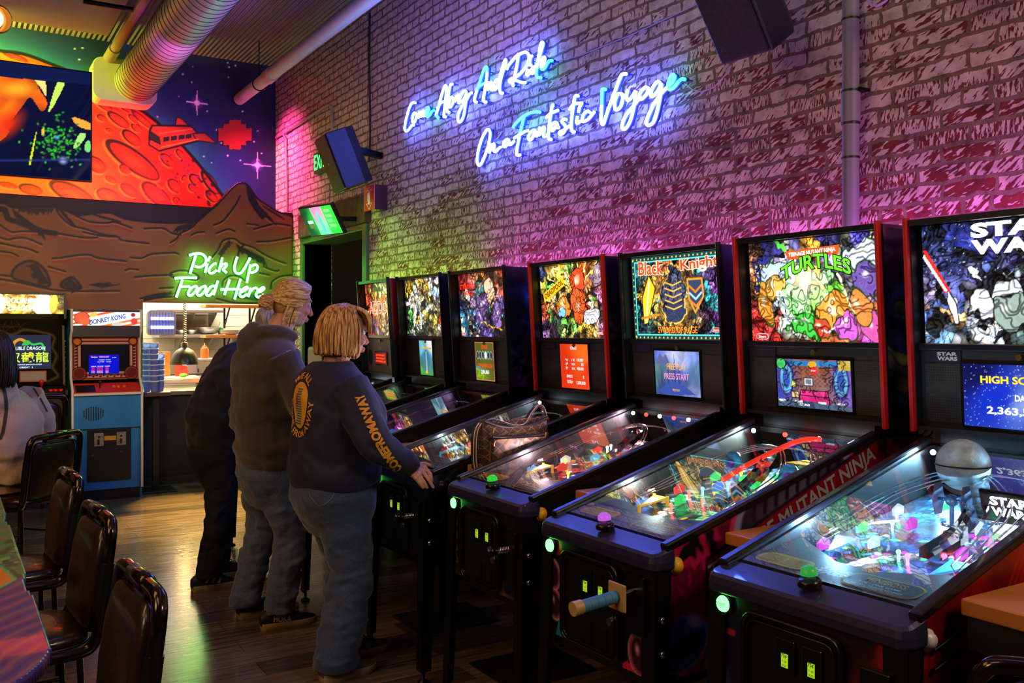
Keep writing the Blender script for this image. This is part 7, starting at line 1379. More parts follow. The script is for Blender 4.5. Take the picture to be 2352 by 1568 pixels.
# ================================================================== people
from mathutils.bvhtree import BVHTree
def blob(mb, name, m, parent, vox=.009, it=6, wr=0, wseed=0, wsc=9, wfn=None):
    """one continuous skin over overlapping volumes"""
    o = mb.build('tmp', m); r = o.modifiers.new('r', 'REMESH'); r.mode = 'VOXEL'; r.voxel_size = vox; r.use_smooth_shade = True
    if it: s = o.modifiers.new('s', 'SMOOTH'); s.factor = .5; s.iterations = it
    bpy.context.view_layer.update(); me = bpy.data.meshes.new_from_object(o.evaluated_get(bpy.context.evaluated_depsgraph_get())); bpy.data.objects.remove(o)
    me.name = name; n = len(me.vertices)
    if wr:
        co = np.empty(n*3, np.float32); no = np.empty(n*3, np.float32); me.vertices.foreach_get('co', co); me.vertices.foreach_get('normal', no); co = co.reshape(-1, 3); no = no.reshape(-1, 3)
        q = np.random.RandomState(wseed); d = np.zeros(n)
        for k in range(7):
            v = q.normal(size=3); v /= np.linalg.norm(v); v[2] *= 1.5; f = wsc*(1+.35*k); ph = q.rand()*6.28; d += np.sin(co@v*f+ph+1.6*np.sin(co@q.normal(size=3)*f*.35+d))/(1+.3*k)
        d = np.sign(d)*np.abs(d)**1.3; w_ = wfn(co) if wfn else 1.0; co = co+no*(d*wr*w_)[:, None]; me.vertices.foreach_set('co', co.astype(np.float32).ravel())
    me.polygons.foreach_set('use_smooth', np.ones(len(me.polygons), bool)); me.update()
    me.materials.clear(); me.materials.append(m)
    o = bpy.data.objects.new(name, me); COL.objects.link(o); o.parent = parent; return o
def bvh(o): return BVHTree.FromPolygons([v.co.copy() for v in o.data.vertices], [tuple(p.vertices) for p in o.data.polygons])
def decal(name, mb, m, parent, tree, proj, off=.0025):
    """proj(vertex) -> (ray origin, direction) in the parent's space; vertices that miss are dropped with their faces"""
    vs = []; ok = []
    for v in mb.v:
        o, d = proj(v); h = tree.ray_cast(o, d); ok.append(h[0] is not None); vs.append(tuple(h[0]+h[1]*off*(1 if h[1].dot(d) < 0 else -1)) if h[0] else (0, 0, 0))
    f = [q for q in mb.f if all(ok[i] for i in q)]; me = bpy.data.meshes.new(name); me.from_pydata(vs, [], f); me.materials.append(m); o = bpy.data.objects.new(name, me); COL.objects.link(o); o.parent = parent; return o
def finegrid(mb, s, box, arc, step=None, bold=0):
    """text cut finely enough to follow a curved surface"""
    import bmesh
    v, f = text_geo(s, bold); b = bmesh.new(); vv = [b.verts.new((box[0]+x*(box[2]-box[0]), box[1]+y*(box[3]-box[1]), 0)) for x, y in v]
    for q in f:
        try: b.faces.new([vv[i] for i in q])
        except ValueError: pass
    if step:
        x = box[0]+step
        while x < box[2]:
            bmesh.ops.bisect_plane(b, geom=b.verts[:]+b.edges[:]+b.faces[:], plane_co=(x, 0, 0), plane_no=(1, 0, 0)); x += step
    b.verts.index_update(); mb._add([(*arc(p.co.x, p.co.y), 0) for p in b.verts], [tuple(p.index for p in q.verts) for q in b.faces]); b.free(); return mb
def skinmat(name, c):
    m = mat(name, c, .45, bump=.12, bscale=120, var=.12); b = m.node_tree.nodes['Principled BSDF']; b.inputs['Subsurface Weight'].default_value = .12; b.inputs['Subsurface Radius'].default_value = (.01, .004, .002); return m
SKIN = skinmat('skin', (212, 148, 122))
def sect(c, f, l, rx, ry, p=.85, n=24):
    c = Vector(c); o = []
    for j in range(n):
        a = 2*math.pi*j/n; q, s = math.cos(a), math.sin(a); o.append(c+f*(rx*math.copysign(abs(q)**p, q))+l*(ry*math.copysign(abs(s)**p, s)))
    return o
class Fig:
    def __init__(s, name, lab, loc, yaw):
        s.o = Vector(loc); s.t = root(name, lab, 'person', loc); s.f = Vector((math.cos(yaw), math.sin(yaw), 0)); s.l = Vector((-math.sin(yaw), math.cos(yaw), 0))
    def p(s, x, y, z): return s.f*x+s.l*y+Vector((0, 0, z))
    def w(s, x, y, z): return Vector((x, y, z))-s.o
    def torso(s, secs):
        return MB().loft([sect(s.p(cx, cy, z), s.f, s.l, rx, ry) for z, cx, cy, rx, ry in secs])
    def head(s, mb, c, f, tilt=0):
        """c: middle of the head; f: facing"""
        f = Vector(f).normalized(); l = Vector((0, 0, 1)).cross(f).normalized(); u = Vector((0, 0, 1)); R = Matrix((f, l, u)).transposed()
        if tilt: R = Matrix.Rotation(tilt, 3, l) @ R
        q = lambda x, y, z: c+R @ Vector((x, y, z))
        mb.ball(q(-.012, 0, .030), (.098, .076, .088), 20, 14, R); mb.ball(q(.022, 0, -.030), (.066, .060, .085), 20, 14, R); mb.ball(q(.045, 0, -.088), (.032, .034, .028), 14, 10, R)
        mb.tube([q(.083, 0, .012), q(.098, 0, -.012), q(.110, 0, -.032), q(.098, 0, -.042)], [.010, .011, .013, .010], 10); mb.ball(q(.088, 0, -.064), (.012, .024, .010), 12, 8, R); mb.ball(q(.086, 0, -.074), (.012, .021, .009), 12, 8, R); mb.ball(q(.078, 0, .034), (.014, .052, .012), 14, 8, R)
        for e in (-1, 1):
            mb.ball(q(.062, e*.038, -.028), (.024, .022, .022), 12, 8, R); mb.ball(q(-.006, e*.078, -.008), (.020, .008, .032), 12, 10, R); mb.ball(q(-.002, e*.084, -.004), (.016, .005, .024), 12, 8, R)
            mb.tube([q(.03, e*.05, -.06), q(-.01, e*.062, -.045)], [.020, .016], 10)
        return q
    def eyes(s, q):
        for e in (-1, 1): m = MB().ball(q(.072, e*.031, .012), (.013,)*3, 12, 8).build('eye', mat('eye_white', (220, 214, 206), .2), s.t); MB().ball(q(.080, e*.031, .012), (.0062,)*3, 10, 6).build('iris', mat('iris_dark', (50, 60, 70), .2), m)
    def arm(s, mb, sh, el, wr, r0, r1, r2):
        sh, el, wr = Vector(sh), Vector(el), Vector(wr); c = [sh, sh.lerp(el, .5), el, el.lerp(wr, .5), wr]; c2 = catmull(c, 5); n = len(c2); rr_ = []
        for i in range(n): t = i/(n-1); rr_.append(r0+(r1-r0)*t*2 if t < .5 else r1+(r2-r1)*(t-.5)*2)
        return mb.tube(c2, rr_, 14)
    def hand(s, mb, wr, dirv, normal, side, curl=(.35, .4, .5, .55), sc=1.0, thumb=None, base=None):
        """wrist point, pointing direction, back-of-hand normal, side = +1 when the thumb lies on normal x dir"""
        d = Vector(dirv).normalized(); n = Vector(normal); n = (n-d*n.dot(d)).normalized(); x = n.cross(d)*side
        wr = Vector(wr); ring = lambda k, wd, th, off=0: [wr+d*k*sc+x*(wd*math.cos(a)+off)*sc+n*(th*math.sin(a))*sc for a in [6.283*j/14 for j in range(14)]]
        mb.loft([ring(-.04, .026, .021), ring(0, .027, .020), ring(.03, .036, .018), ring(.065, .042, .016), ring(.092, .040, .013)])
        for k, (o, L) in enumerate(((.030, .078), (.010, .088), (-.011, .082), (-.030, .064))):
            b = wr+d*.082*sc+x*o*sc; pts = [b-d*.02*sc, b]; a = curl[k]*.7 if base is None else base[k]; dd_ = d
            for q in (.45, .32, .23):
                dd_ = (d*math.cos(a)-n*math.sin(a)+x*o*.9).normalized(); pts.append(pts[-1]+dd_*L*q*sc); a += curl[k]
            mb.tube(pts, [.0105*sc, .0105*sc, .0095*sc, .0085*sc, .0068*sc], 10); mb.ball(pts[-1], .0070*sc, 10, 6); mb.ball(b+n*.006*sc, .0095*sc, 10, 6)
        tp = thumb or [wr+d*.018*sc+x*.024*sc, wr+d*.045*sc+x*.048*sc-n*.006, wr+d*.075*sc+x*.060*sc-n*.012, wr+d*.100*sc+x*.060*sc-n*.016]
        mb.tube(tp, [.014*sc, .0125*sc, .011*sc, .008*sc], 10); mb.ball(tp[-1], .0085*sc, 10, 6)
    def shoe(s, heel, yaw, L=.28, m=None, sole=None, sw=.046, topz=.10):
        f = Vector((math.cos(yaw), math.sin(yaw), 0)); l = Vector((-math.sin(yaw), math.cos(yaw), 0)); h = Vector(heel)-Vector((s.o.x, s.o.y, 0))
        ol = [(0, .030), (.02, .038), (.06, .040), (.12, .040), (.18, .047), (.22, .046), (.255, .034), (.275, .016)]; k = L/.28
        ring = lambda z, q, e=0: [h+f*(x*k+e)+l*y*q+Vector((0, 0, z+(.012 if x > .25 else 0)*(z < .02))) for x, y in ol]+[h+f*(x*k+e)-l*y*q+Vector((0, 0, z+(.012 if x > .25 else 0)*(z < .02))) for x, y in ol[::-1]]
        MB().loft([ring(0, .95), ring(.012, 1.04), ring(.032, 1.06), ring(.036, 1.0)]).build('sole', sole, s.t)
        rings = []
        for x, w_, zt in ((-.004, .026, .075), (.02, .036, .098), (.06, .039, .104), (.10, .040, .098), (.14, .042, .082), (.18, .045, .066), (.22, .043, .054), (.255, .032, .046), (.272, .014, .038)):
            rings.append([h+f*x*k+l*(w_*1.02*math.copysign(abs(math.cos(a))**.7, math.cos(a)))+Vector((0, 0, .03+(zt-.03)*max(0, math.sin(a))**.8-.004*(math.sin(a) < 0))) for a in [6.283*j/18 for j in range(18)]])
        o = MB().loft(rings).build('shoe', m, s.t)
        mb = MB()
        for x in (.11, .135, .16, .185): zt = .098-(x-.10)*.45+.012; mb.tube([h+f*x*k+l*(.024*c_)+Vector((0, 0, zt-abs(c_)*.012)) for c_ in (-1, -.5, 0, .5, 1)], .0028, 5)
        mb.build('laces', mat('lace_dark', (40, 38, 38), .7), s.t); return o
CAMP = Vector((0, 0, CAMH))
def camproj(fig): return lambda v: (CAMP-fig.o, Vector(ray(v[0], v[1])).normalized())
def strands(name, m, parent, roots, seed, r=.011, flat=.45, jit=.006):
    q = random.Random(seed); mb = MB()
    for pts in roots:
        c = catmull([Vector(p)+Vector((q.uniform(-jit, jit), q.uniform(-jit, jit), q.uniform(-jit, jit))) for p in pts], 4); n = len(c); rr_ = r*q.uniform(.7, 1.25)
        mb.tube(c, [(rr_*(.75+.25*math.sin(3.1*i/(n-1))), rr_*flat*(.8+.2*math.sin(3.1*i/(n-1)))) if i < n-1 else (rr_*.25, rr_*.15) for i in range(n)], 6)
    return mb.build(name, m, parent)
def hairmat(name, c0, c1, sc=(60, 60, 6)):
    m, nt, b, out = _new(name); N = nt.nodes.new; L = nt.links.new; tc = N('ShaderNodeTexCoord'); mp = N('ShaderNodeMapping'); mp.inputs['Scale'].default_value = sc; L(tc.outputs['Object'], mp.inputs[0]); n = N('ShaderNodeTexNoise'); n.inputs['Scale'].default_value = 1.6; L(mp.outputs[0], n.inputs[0])
    r = N('ShaderNodeValToRGB'); r.color_ramp.elements[0].position = .35; r.color_ramp.elements[1].position = .65; r.color_ramp.elements[0].color = (*S(*c0), 1); r.color_ramp.elements[1].color = (*S(*c1), 1); L(n.outputs[0], r.inputs[0]); L(r.outputs[0], b.inputs['Base Color']); b.inputs['Roughness'].default_value = .42
    bp = N('ShaderNodeBump'); bp.inputs['Strength'].default_value = .5; bp.inputs['Distance'].default_value = .004; L(n.outputs[0], bp.inputs['Height']); L(bp.outputs[0], b.inputs['Normal']); return m
DENIM = mat('dark_denim', (52, 68, 98), .85, bump=.25, bscale=170, var=.35, sheen=.3); DENIM2 = mat('grey_denim', (80, 90, 112), .85, bump=.25, bscale=150, var=.35, sheen=.3)
def trousers(F, hips, legs, m, wr=.006, seed=1, vox=.009):
    mb = F.torso(hips)
    for secs in legs: mb.loft([sect(Vector(c), F.f, F.l, rx, ry, 1, 18) for c, rx, ry in secs])
    return blob(mb, 'trousers', m, F.t, vox, 5, wr, seed, 24, lambda co: np.clip((.95-co[:, 2])/.5, .25, 1))

# ---- woman in the navy long sleeve shirt
F = Fig('person', 'woman with blond bob in navy long sleeve shirt playing at a pinball machine', (1.545, 4.07, 0), math.radians(6)); w = F.w; p = F.p
NAVY = mat('navy_jersey', (22, 22, 52), .8, bump=.12, bscale=220, sheen=.08)
body = MB(); hc = p(.055, -.005, 1.545); q = F.head(body, hc, F.f+Vector((0, -.05, 0)), .06)
body.tube([p(.0, 0, 1.33), p(.01, 0, 1.42), p(.03, 0, 1.50)], [.075, .060, .056], 16)
body.loft([sect(p(.0, 0, z), F.f, F.l, a, b) for z, a, b in ((.82, .14, .17), (1.05, .15, .18), (1.25, .14, .19), (1.36, .09, .14))])
for s in (-1, 1): body.tube([p(.0, s*.15, 1.33), w(1.60, 3.74 if s < 0 else 4.34, 1.08)], [.05, .045], 12)
hp = lambda px, py, y: on_y(px, py, y)-F.o
WR = hp(943.5, 1079.5, 3.715); body.tube([w(1.60, 3.76, 1.08), WR], [.045, .027], 14); body.tube([w(1.60, 4.34, 1.08), w(1.765, 4.24, .965)], [.045, .028], 12)
KN = [hp(975.5, 1073.5, 3.690), hp(971, 1083, 3.672), hp(963, 1091, 3.662), hp(956, 1098, 3.660)]
FG = [[hp(988.4, 1088, 3.662), hp(992, 1104, 3.655)], [hp(984.6, 1101, 3.648), hp(995, 1119, 3.642)], [hp(974.4, 1108, 3.646), hp(981, 1119.5, 3.644)], [hp(964.8, 1110.5, 3.652), hp(971.8, 1119.5, 3.650)]]
for k in range(4):
    body.tube([WR+Vector((0, .012-.008*k, .010-.008*k)), KN[k].lerp(WR, .4), KN[k]], [.0165, .015, .0118], 12); body.ball(KN[k], .0118, 12, 8)
    body.tube([KN[k].lerp(WR, .15), KN[k], KN[k].lerp(FG[k][0], .55), FG[k][0], FG[k][0].lerp(FG[k][1], .55), FG[k][1]], [.0105, .0104, .0092, .0092, .0082, .0066], 12); body.ball(FG[k][1], .0070, 12, 8); body.ball(FG[k][0], .0094, 12, 8)
body.tube([WR+Vector((.0, .016, .006)), hp(956, 1069, 3.715), hp(966, 1066, 3.722), hp(977, 1065.5, 3.722), hp(988, 1068.5, 3.718)], [.016, .015, .0115, .0105, .0072], 12); body.ball(hp(988, 1068.5, 3.718), .0078, 12, 8)
F.hand(body, w(1.765, 4.24, .965), (.85, .10, -.05), (0, .25, 1), 1, (.2, .25, .3, .35))
blob(body, 'body', SKIN, F.t, .0034, 2); F.eyes(q)
sh = F.torso([(.845, .0, 0, .185, .225), (.90, .0, 0, .198, .238), (1.0, .005, 0, .20, .235), (1.10, .015, 0, .202, .235), (1.18, .02, 0, .195, .238), (1.26, .0, 0, .172, .235), (1.33, -.015, 0, .145, .215), (1.385, -.02, 0, .11, .15), (1.42, -.01, 0, .085, .10)])
sh.ball(p(.10, -.085, 1.145), (.11, .10, .10), 16, 10); sh.ball(p(.10, .085, 1.145), (.11, .10, .10), 16, 10)
F.arm(sh, p(-.02, -.175, 1.315), w(1.605, 3.735, 1.075), hp(945, 1080, 3.717), .098, .076, .044); F.arm(sh, p(-.01, .175, 1.315), w(1.60, 4.34, 1.08), w(1.755, 4.245, .97), .095, .074, .045)
shirt = blob(sh, 'sweatshirt', NAVY, F.t, .008, 7, .0055, 3, 13, lambda co: np.clip((1.40-co[:, 2])/.2, .15, 1)); T_ = bvh(shirt)
YEL = mat('print_yellow', (232, 160, 30), .7); TEAL = mat('print_teal', (26, 116, 136), .7)
bp_ = lambda v: (p(-1.0, -v[0], v[1]), F.f.copy()); LC = (.0, 1.225)
def disc(cx, cz, rx, rz, n=26, rings=6):
    m = MB(); vs = [(cx, cz, 0)]+[(cx+rx*k/rings*math.cos(6.2832*j/n), cz+rz*k/rings*math.sin(6.2832*j/n), 0) for k in range(1, rings+1) for j in range(n)]; fs = [(0, 1+j, 1+(j+1) % n) for j in range(n)]
    for k in range(rings-1): fs += [(1+k*n+j, 1+(k+1)*n+j, 1+(k+1)*n+(j+1) % n, 1+k*n+(j+1) % n) for j in range(n)]
    return m._add(vs, fs)
decal('back_print', disc(LC[0], LC[1], .082, .105), YEL, F.t, T_, bp_)
m = MB()
for k in range(15):
    z = LC[1]-.085+.011*k; a, b = (-.05+.002*k, .03) if k < 9 else (-.01, .03)
    m._add([(a+(b-a)*i/4, z+h, 0) for h in (0, .0065) for i in range(5)], [(i, i+1, 6+i, 5+i) for i in range(4)])
decal('print_stripes', m, TEAL, F.t, T_, bp_, .0035); decal('print_mark', disc(-.012, LC[1]+.03, .010, .026, 12, 2), mat('print_red', (200, 40, 30), .7), F.t, T_, bp_, .0045)
m = MB(); R0 = .112
finegrid(m, 'WE ALL', (-.75, 0, .75, .030), lambda u, v: (LC[0]+(R0*.82+v)*math.sin(u), LC[1]+(R0*1.05+v)*math.cos(u)), .15, .02)
finegrid(m, 'COME FROM AWAY', (-1.75, 0, 1.75, .030), lambda u, v: (LC[0]+(R0*.82+.03-v)*math.sin(u), LC[1]-(R0*1.05+.03-v)*math.cos(u)), .15, .02)
decal('back_lettering', m, YEL, F.t, T_, bp_, .003)
ax_ = [Vector((a, b)) for a, b in catmull([(907, 1100, 0), (880, 1055, 0), (856, 1005, 0), (838, 955, 0), (822, 914, 0)], 8) for a, b in [(0, 0)]] if False else [Vector((v.x, v.y)) for v in catmull([(916, 1080, 0), (890, 1046, 0), (864, 1002, 0), (843, 952, 0), (825, 908, 0)], 8)]
def sleeve(u, v):
    i = min(len(ax_)-2, max(0, int(u))); t = u-i; a = ax_[i].lerp(ax_[i+1], t); d = (ax_[i+1]-ax_[i]).normalized(); n = Vector((d.y, -d.x)); return (a.x+n.x*v, a.y+n.y*v)
m = finegrid(MB(), 'COMEFROMAWAY', (0, -11, len(ax_)-1.01, 11), sleeve, 1.0, .05); decal('sleeve_lettering', m, YEL, F.t, T_, camproj(F))
LT_ = trousers(F, [(.62, .0, 0, .10, .16), (.72, .0, 0, .165, .205), (.80, -.01, 0, .185, .222), (.88, -.005, 0, .180, .215), (.93, 0, 0, .16, .19)],
 [[(p(.0, s*.095, .80), .135, .115), (p(.01+dx*.3, s*.10, .62), .118, .105), (p(.03+dx*.6, s*.105, .46), .102, .095), (p(.0+dx*.85, s*.11, .28), .108, .10), (p(-.05+dx, s*.115, .10), .106, .098), (p(-.055+dx, s*.12, .045), .104, .098)] for s, dx in ((-1, .0), (1, .14))], DENIM, .0035, 5)
def strip2(pts, wd):
    c = [Vector((q_.x, q_.y)) for q_ in catmull([(a, b, 0) for a, b in pts], 6)] if len(pts) > 2 else [Vector(a) for a in pts]; m_ = MB(); vs = []
    for i_, a in enumerate(c):
        d = (c[min(i_+1, len(c)-1)]-c[max(i_-1, 0)]).normalized(); n = Vector((-d.y, d.x))*wd; vs += [(a.x+n.x, a.y+n.y, 0), (a.x-n.x, a.y-n.y, 0)]
    return m_._add(vs, [(2*i_, 2*i_+1, 2*i_+3, 2*i_+2) for i_ in range(len(c)-1)])
STI = mat('denim_stitch', (96, 104, 122), .8)
for a_ in ([(711, 1128), (714, 1140), (734, 1161), (760, 1146), (768, 1128)],): decal('pocket_seam', strip2(a_, 1.1), STI, F.t, bvh(LT_), camproj(F), .002)
GRS, GRSOLE = mat('shoe_taupe', (96, 80, 72), .7, bump=.2, bscale=150), mat('sole_beige', (178, 150, 124), .6)
for hx, hy in ((1.43, 3.93), (1.60, 4.155)): so = F.shoe((hx, hy, 0), math.radians(4), .27, GRS, GRSOLE)
HL = hairmat('hair_blond', (140, 84, 34), (240, 188, 108)); HCM = mat('hair_under', (110, 70, 30), .6)
hq = lambda x, y, z: hc+F.f*x+F.l*y+Vector((0, 0, z))
cap = MB().ball(hq(-.022, 0, .030), (.106, .092, .100), 24, 16); cap.loft([sect(hq(-.045, 0, z), F.f, F.l, a, b) for z, a, b in ((-.105, .060, .088), (-.05, .064, .092), (.02, .075, .093), (.06, .075, .085))])
hair = blob(cap, 'hair', HCM, F.t, .008, 4)
rt = []; r = random.Random(4)
for k in range(150):
    a = r.uniform(-1.98, 1.98); c_, s_ = -math.cos(a), math.sin(a); e = 1+r.uniform(-.03, .06); fr = max(0, c_)
    zb = -.112+.02*r.random()+(.02 if c_ < -.3 else 0)
    rt.append([hq(.0+.01*c_, .012*s_, .136), hq(-.015+.065*c_*e, .062*s_*e, .118), hq(-.022+.106*c_*e, .096*s_*e, .045), hq(-.028+.112*c_*e, .104*s_*e, -.03), hq(-.034+.104*c_*e, .104*s_*e, -.085), hq(-.036+.092*c_*e, .092*s_*e, zb)])
for k in range(34):
    y = r.uniform(-.07, .07); rt.append([hq(.0, y*.2, .135), hq(.06, y*.8, .112), hq(.092, y*1.0, .066), hq(.098-.2*abs(y), y*1.15, .022-.3*abs(y))])
strands('locks', HL, hair, rt, 8, .0085, .5, .004)

# ---- man in the charcoal hoodie
F = Fig('person', 'tall man with blond hair in a bun and charcoal hoodie, second player in line', (1.50, 4.90, 0), math.radians(4)); w = F.w; p = F.p
HOOD = mat('charcoal_fleece', (72, 58, 46), .9, bump=.2, bscale=200, var=.15, sheen=.4)
hc = p(.13, -.0, 1.705); body = MB(); q = F.head(body, hc, F.f+Vector((0, -.06, 0)), .22); body.tube([p(.0, 0, 1.46), p(.05, 0, 1.57), p(.10, 0, 1.66)], [.08, .066, .060], 16)
body.loft([sect(p(.0, 0, z), F.f, F.l, a, b) for z, a, b in ((.85, .12, .16), (1.15, .12, .17), (1.40, .11, .18), (1.50, .07, .12))])
for s in (-1, 1):
    E_, Wr_ = p(.10, s*.29, 1.14), p(.30, s*.27, 1.00); body.tube([p(0, s*.18, 1.44), E_, Wr_], [.05, .045, .03], 12); F.hand(body, Wr_, (.9, 0, -.3), (.3, s*.3, .9), -s, (.3, .35, .4, .45))
blob(body, 'body', SKIN, F.t, .005, 3); F.eyes(q)
sh = F.torso([(.845, -.005, 0, .158, .205), (.88, -.005, 0, .165, .215), (.93, -.01, 0, .182, .232), (1.05, -.015, 0, .185, .24), (1.20, -.02, 0, .18, .25), (1.34, -.03, 0, .17, .252), (1.44, -.025, 0, .145, .24), (1.50, -.01, 0, .11, .17), (1.545, .02, 0, .09, .11)])
for s in (-1, 1): F.arm(sh, p(-.02, s*.20, 1.425), p(.09, s*.30, 1.13), p(.28, s*.272, 1.01), .098, .080, .050)
sh.tube(catmull([p(.09, -.10, 1.52), p(.02, -.115, 1.555), p(-.06, -.10, 1.56), p(-.11, -.04, 1.545), p(-.115, .04, 1.545), p(-.06, .10, 1.56), p(.02, .115, 1.555), p(.09, .10, 1.52)], 4), [.035]*29, 12)
sh.ball(p(-.125, 0, 1.50), (.055, .10, .085), 16, 10); sh.ball(p(-.09, 0, 1.57), (.05, .085, .045), 16, 10)
hd = blob(sh, 'hoodie', HOOD, F.t, .009, 6, .006, 9, 11, lambda co: np.clip((1.48-co[:, 2])/.2, .2, 1))
MB().loft([sect(p(-.005, 0, z), F.f, F.l, a, b) for z, a, b in ((.838, .150, .200), (.845, .164, .212), (.905, .168, .216), (.912, .160, .21))]).build('waistband', HOOD, hd)
tr_ = trousers(F, [(.62, .0, 0, .10, .15), (.72, -.005, 0, .15, .19), (.80, -.015, 0, .165, .20), (.90, -.005, 0, .15, .19), (.95, 0, 0, .13, .17)],
 [[(p(-.01, s*.095, .80), .125, .108), (p(.02+dx*.4, s*.10, .62), .105, .095), (p(.05+dx*.7, s*.105, .48), .090, .085), (p(.01+dx, s*.11, .28), .085, .080), (p(-.03+dx, s*.115, .10), .085, .082), (p(-.03+dx, s*.12, .075), .086, .082)] for s, dx in ((-1, .03), (1, -.07))], DENIM2, .004, 8)
m = MB(); T_ = bvh(tr_)
decal('pocket_seam', strip2([(596, 1072), (600, 1090), (618, 1103), (638, 1096), (640, 1074)], 1.0), STI, F.t, T_, camproj(F), .002)
BLKS, SOLE2 = mat('shoe_black', (22, 20, 20), .6, bump=.2, bscale=120), mat('sole_tan', (186, 146, 92), .55)
so = F.shoe((1.41, 4.775, 0), math.radians(-2), .30, BLKS, SOLE2); F.shoe((1.36, 5.03, 0), math.radians(4), .30, BLKS, SOLE2)
try: decal('shoe_lettering', finegrid(MB(), 'HOKA', (0, 0, 40, 16), lambda u, v: (628+u*1.05, 1429-v*.95-.02*u), 4, .05), mat('print_tan', (206, 168, 120), .6), F.t, bvh(so), camproj(F), .002)
except Exception as e: print('hoka', e)
HM = hairmat('hair_ash', (164, 108, 46), (250, 208, 128), (10, 70, 70)); hq = lambda x, y, z: hc+(Matrix.Rotation(.20, 3, F.l) @ (F.f*x*1.0+F.l*y*1.0+Vector((0, 0, z))))
cap = MB().ball(hq(-.020, 0, .034), (.103, .083, .092), 24, 16); cap.ball(hq(-.05, 0, -.02), (.062, .07, .07), 16, 10); cap.ball(hq(-.155, 0, -.012), (.036, .040, .036), 16, 10); cap.tube([hq(-.10, 0, .02), hq(-.14, 0, .0)], [.03, .022], 12)
hair = blob(cap, 'hair', mat('hair_ash_under', (176, 138, 84), .6), F.t, .007, 4)
rt = []; r = random.Random(2)
for k in range(190):
    ph = math.pi*(k+.5)/190; cy, cz = math.cos(ph), math.sin(ph); e = 1.035+.02*r.random()
    rt.append([hq(.066-.02*abs(cy)+.012*cz, .072*cy, .050+.060*cz), hq(.030, .086*cy*e, .034+.090*cz*e), hq(-.035, .087*cy*e, .030+.098*cz*e), hq(-.085, .070*cy*e, .022+.076*cz*e), hq(-.116, .036*cy, .012+.034*cz), hq(-.136, .012*cy, .004+.010*cz)])
for k in range(60):
    y = -1 if k % 2 else 1; t_ = r.random(); rt.append([hq(.035-.02*t_, .079*y, .035-.045*t_), hq(-.03, .088*y, .028-.05*t_), hq(-.085, .064*y, .016-.035*t_), hq(-.132, .012*y, .0)])
for k in range(46):
    a = r.uniform(0, 6.28); b = r.uniform(-1, 1); rt.append([hq(-.155+.036*math.cos(a+i*.9), .040*math.sin(a+i*.9)*(1-.3*abs(b)), -.012+.030*b-.008*i) for i in range(4)])
for k in range(40): y = r.choice((-1, 1)); x = r.uniform(-.06, .01); rt.append([hq(x, .078*y, -.02), hq(x-.01, .080*y, -.06), hq(x-.012, .070*y+.01*r.random(), -.10-.03*r.random())])
strands('locks', HM, hair, rt, 5, .0075, .5, .003); MB().tube([hq(-.126+.0*k, .018*math.cos(a), .002+.018*math.sin(a)) for k, a in enumerate([6.283*j/16 for j in range(16)])], .007, 6, closed=True).build('hair_tie', mat('hair_tie', (60, 56, 110), .6), hair)
rt = []
for k in range(30): y = r.choice((-1, 1)); a = r.uniform(-.03, .03); rt.append([q(.02+a*.5, .066*y, -.055), q(.022+a*.5, .066*y, -.080), q(.022+a*.5, .058*y, -.105)])
strands('beard', hairmat('beard_pale', (170, 150, 130), (220, 205, 190)), F.t, rt, 7, .004, .6, .003)

# ---- man in dark clothes leaning over the machine behind them
F = Fig('person', 'man in dark clothes leaning forward over a pinball machine, farthest player in line', (1.45, 5.80, 0), math.radians(8)); w = F.w; p = F.p
DKT = mat('dark_teal_jacket', (14, 20, 24), .85, bump=.12, bscale=180, sheen=.2)
hc = p(.37, 0, 1.60); body = MB(); q = F.head(body, hc, F.f+Vector((0, 0, -.5)), .5); body.tube([p(.22, 0, 1.42), p(.30, 0, 1.50), p(.35, 0, 1.57)], [.07, .06, .056], 14)
body.loft([sect(p(x, 0, z), F.f, F.l, a, b) for z, x, a, b in ((.9, .0, .12, .16), (1.15, .06, .12, .17), (1.38, .18, .10, .17), (1.46, .23, .07, .1))])
for s in (-1, 1):
    E_, Wr_ = p(.16, s*.27, 1.10), p(.38, s*.26, .99); body.tube([p(.18, s*.17, 1.38), E_, Wr_], [.05, .045, .03], 12); F.hand(body, Wr_, (.9, 0, -.2), (.2, s*.2, .9), -s, (.3, .35, .4, .45))
blob(body, 'body', SKIN, F.t, .006, 3); F.eyes(q)
sh = F.torso([(.84, -.01, 0, .155, .20), (.92, -.01, 0, .17, .215), (1.05, .01, 0, .18, .225), (1.20, .05, 0, .175, .24), (1.33, .11, 0, .16, .245), (1.43, .17, 0, .125, .21), (1.48, .21, 0, .09, .13)])
for s in (-1, 1): F.arm(sh, p(.15, s*.19, 1.38), p(.15, s*.28, 1.09), p(.36, s*.262, 1.0), .092, .074, .046)
blob(sh, 'jacket', DKT, F.t, .01, 6, .006, 12, 11)
trousers(F, [(.62, -.01, 0, .10, .15), (.74, -.015, 0, .15, .185), (.82, -.02, 0, .16, .195), (.92, -.01, 0, .145, .185)],
 [[(p(-.015, s*.09, .80), .12, .105), (p(-.005+dx*.4, s*.095, .60), .098, .09), (p(-.01+dx*.7, s*.10, .46), .085, .08), (p(-.05+dx, s*.105, .26), .078, .075), (p(-.07+dx, s*.11, .10), .08, .078), (p(-.07+dx, s*.112, .075), .08, .078)] for s, dx in ((-1, -.03), (1, .10))], mat('black_denim', (18, 19, 22), .85, bump=.2, bscale=150, var=.3), .004, 15)
NVS, SOLE3 = mat('shoe_navy', (24, 28, 40), .6, bump=.2, bscale=120), mat('sole_cream', (180, 156, 120), .55, bump=.6, bscale=60)
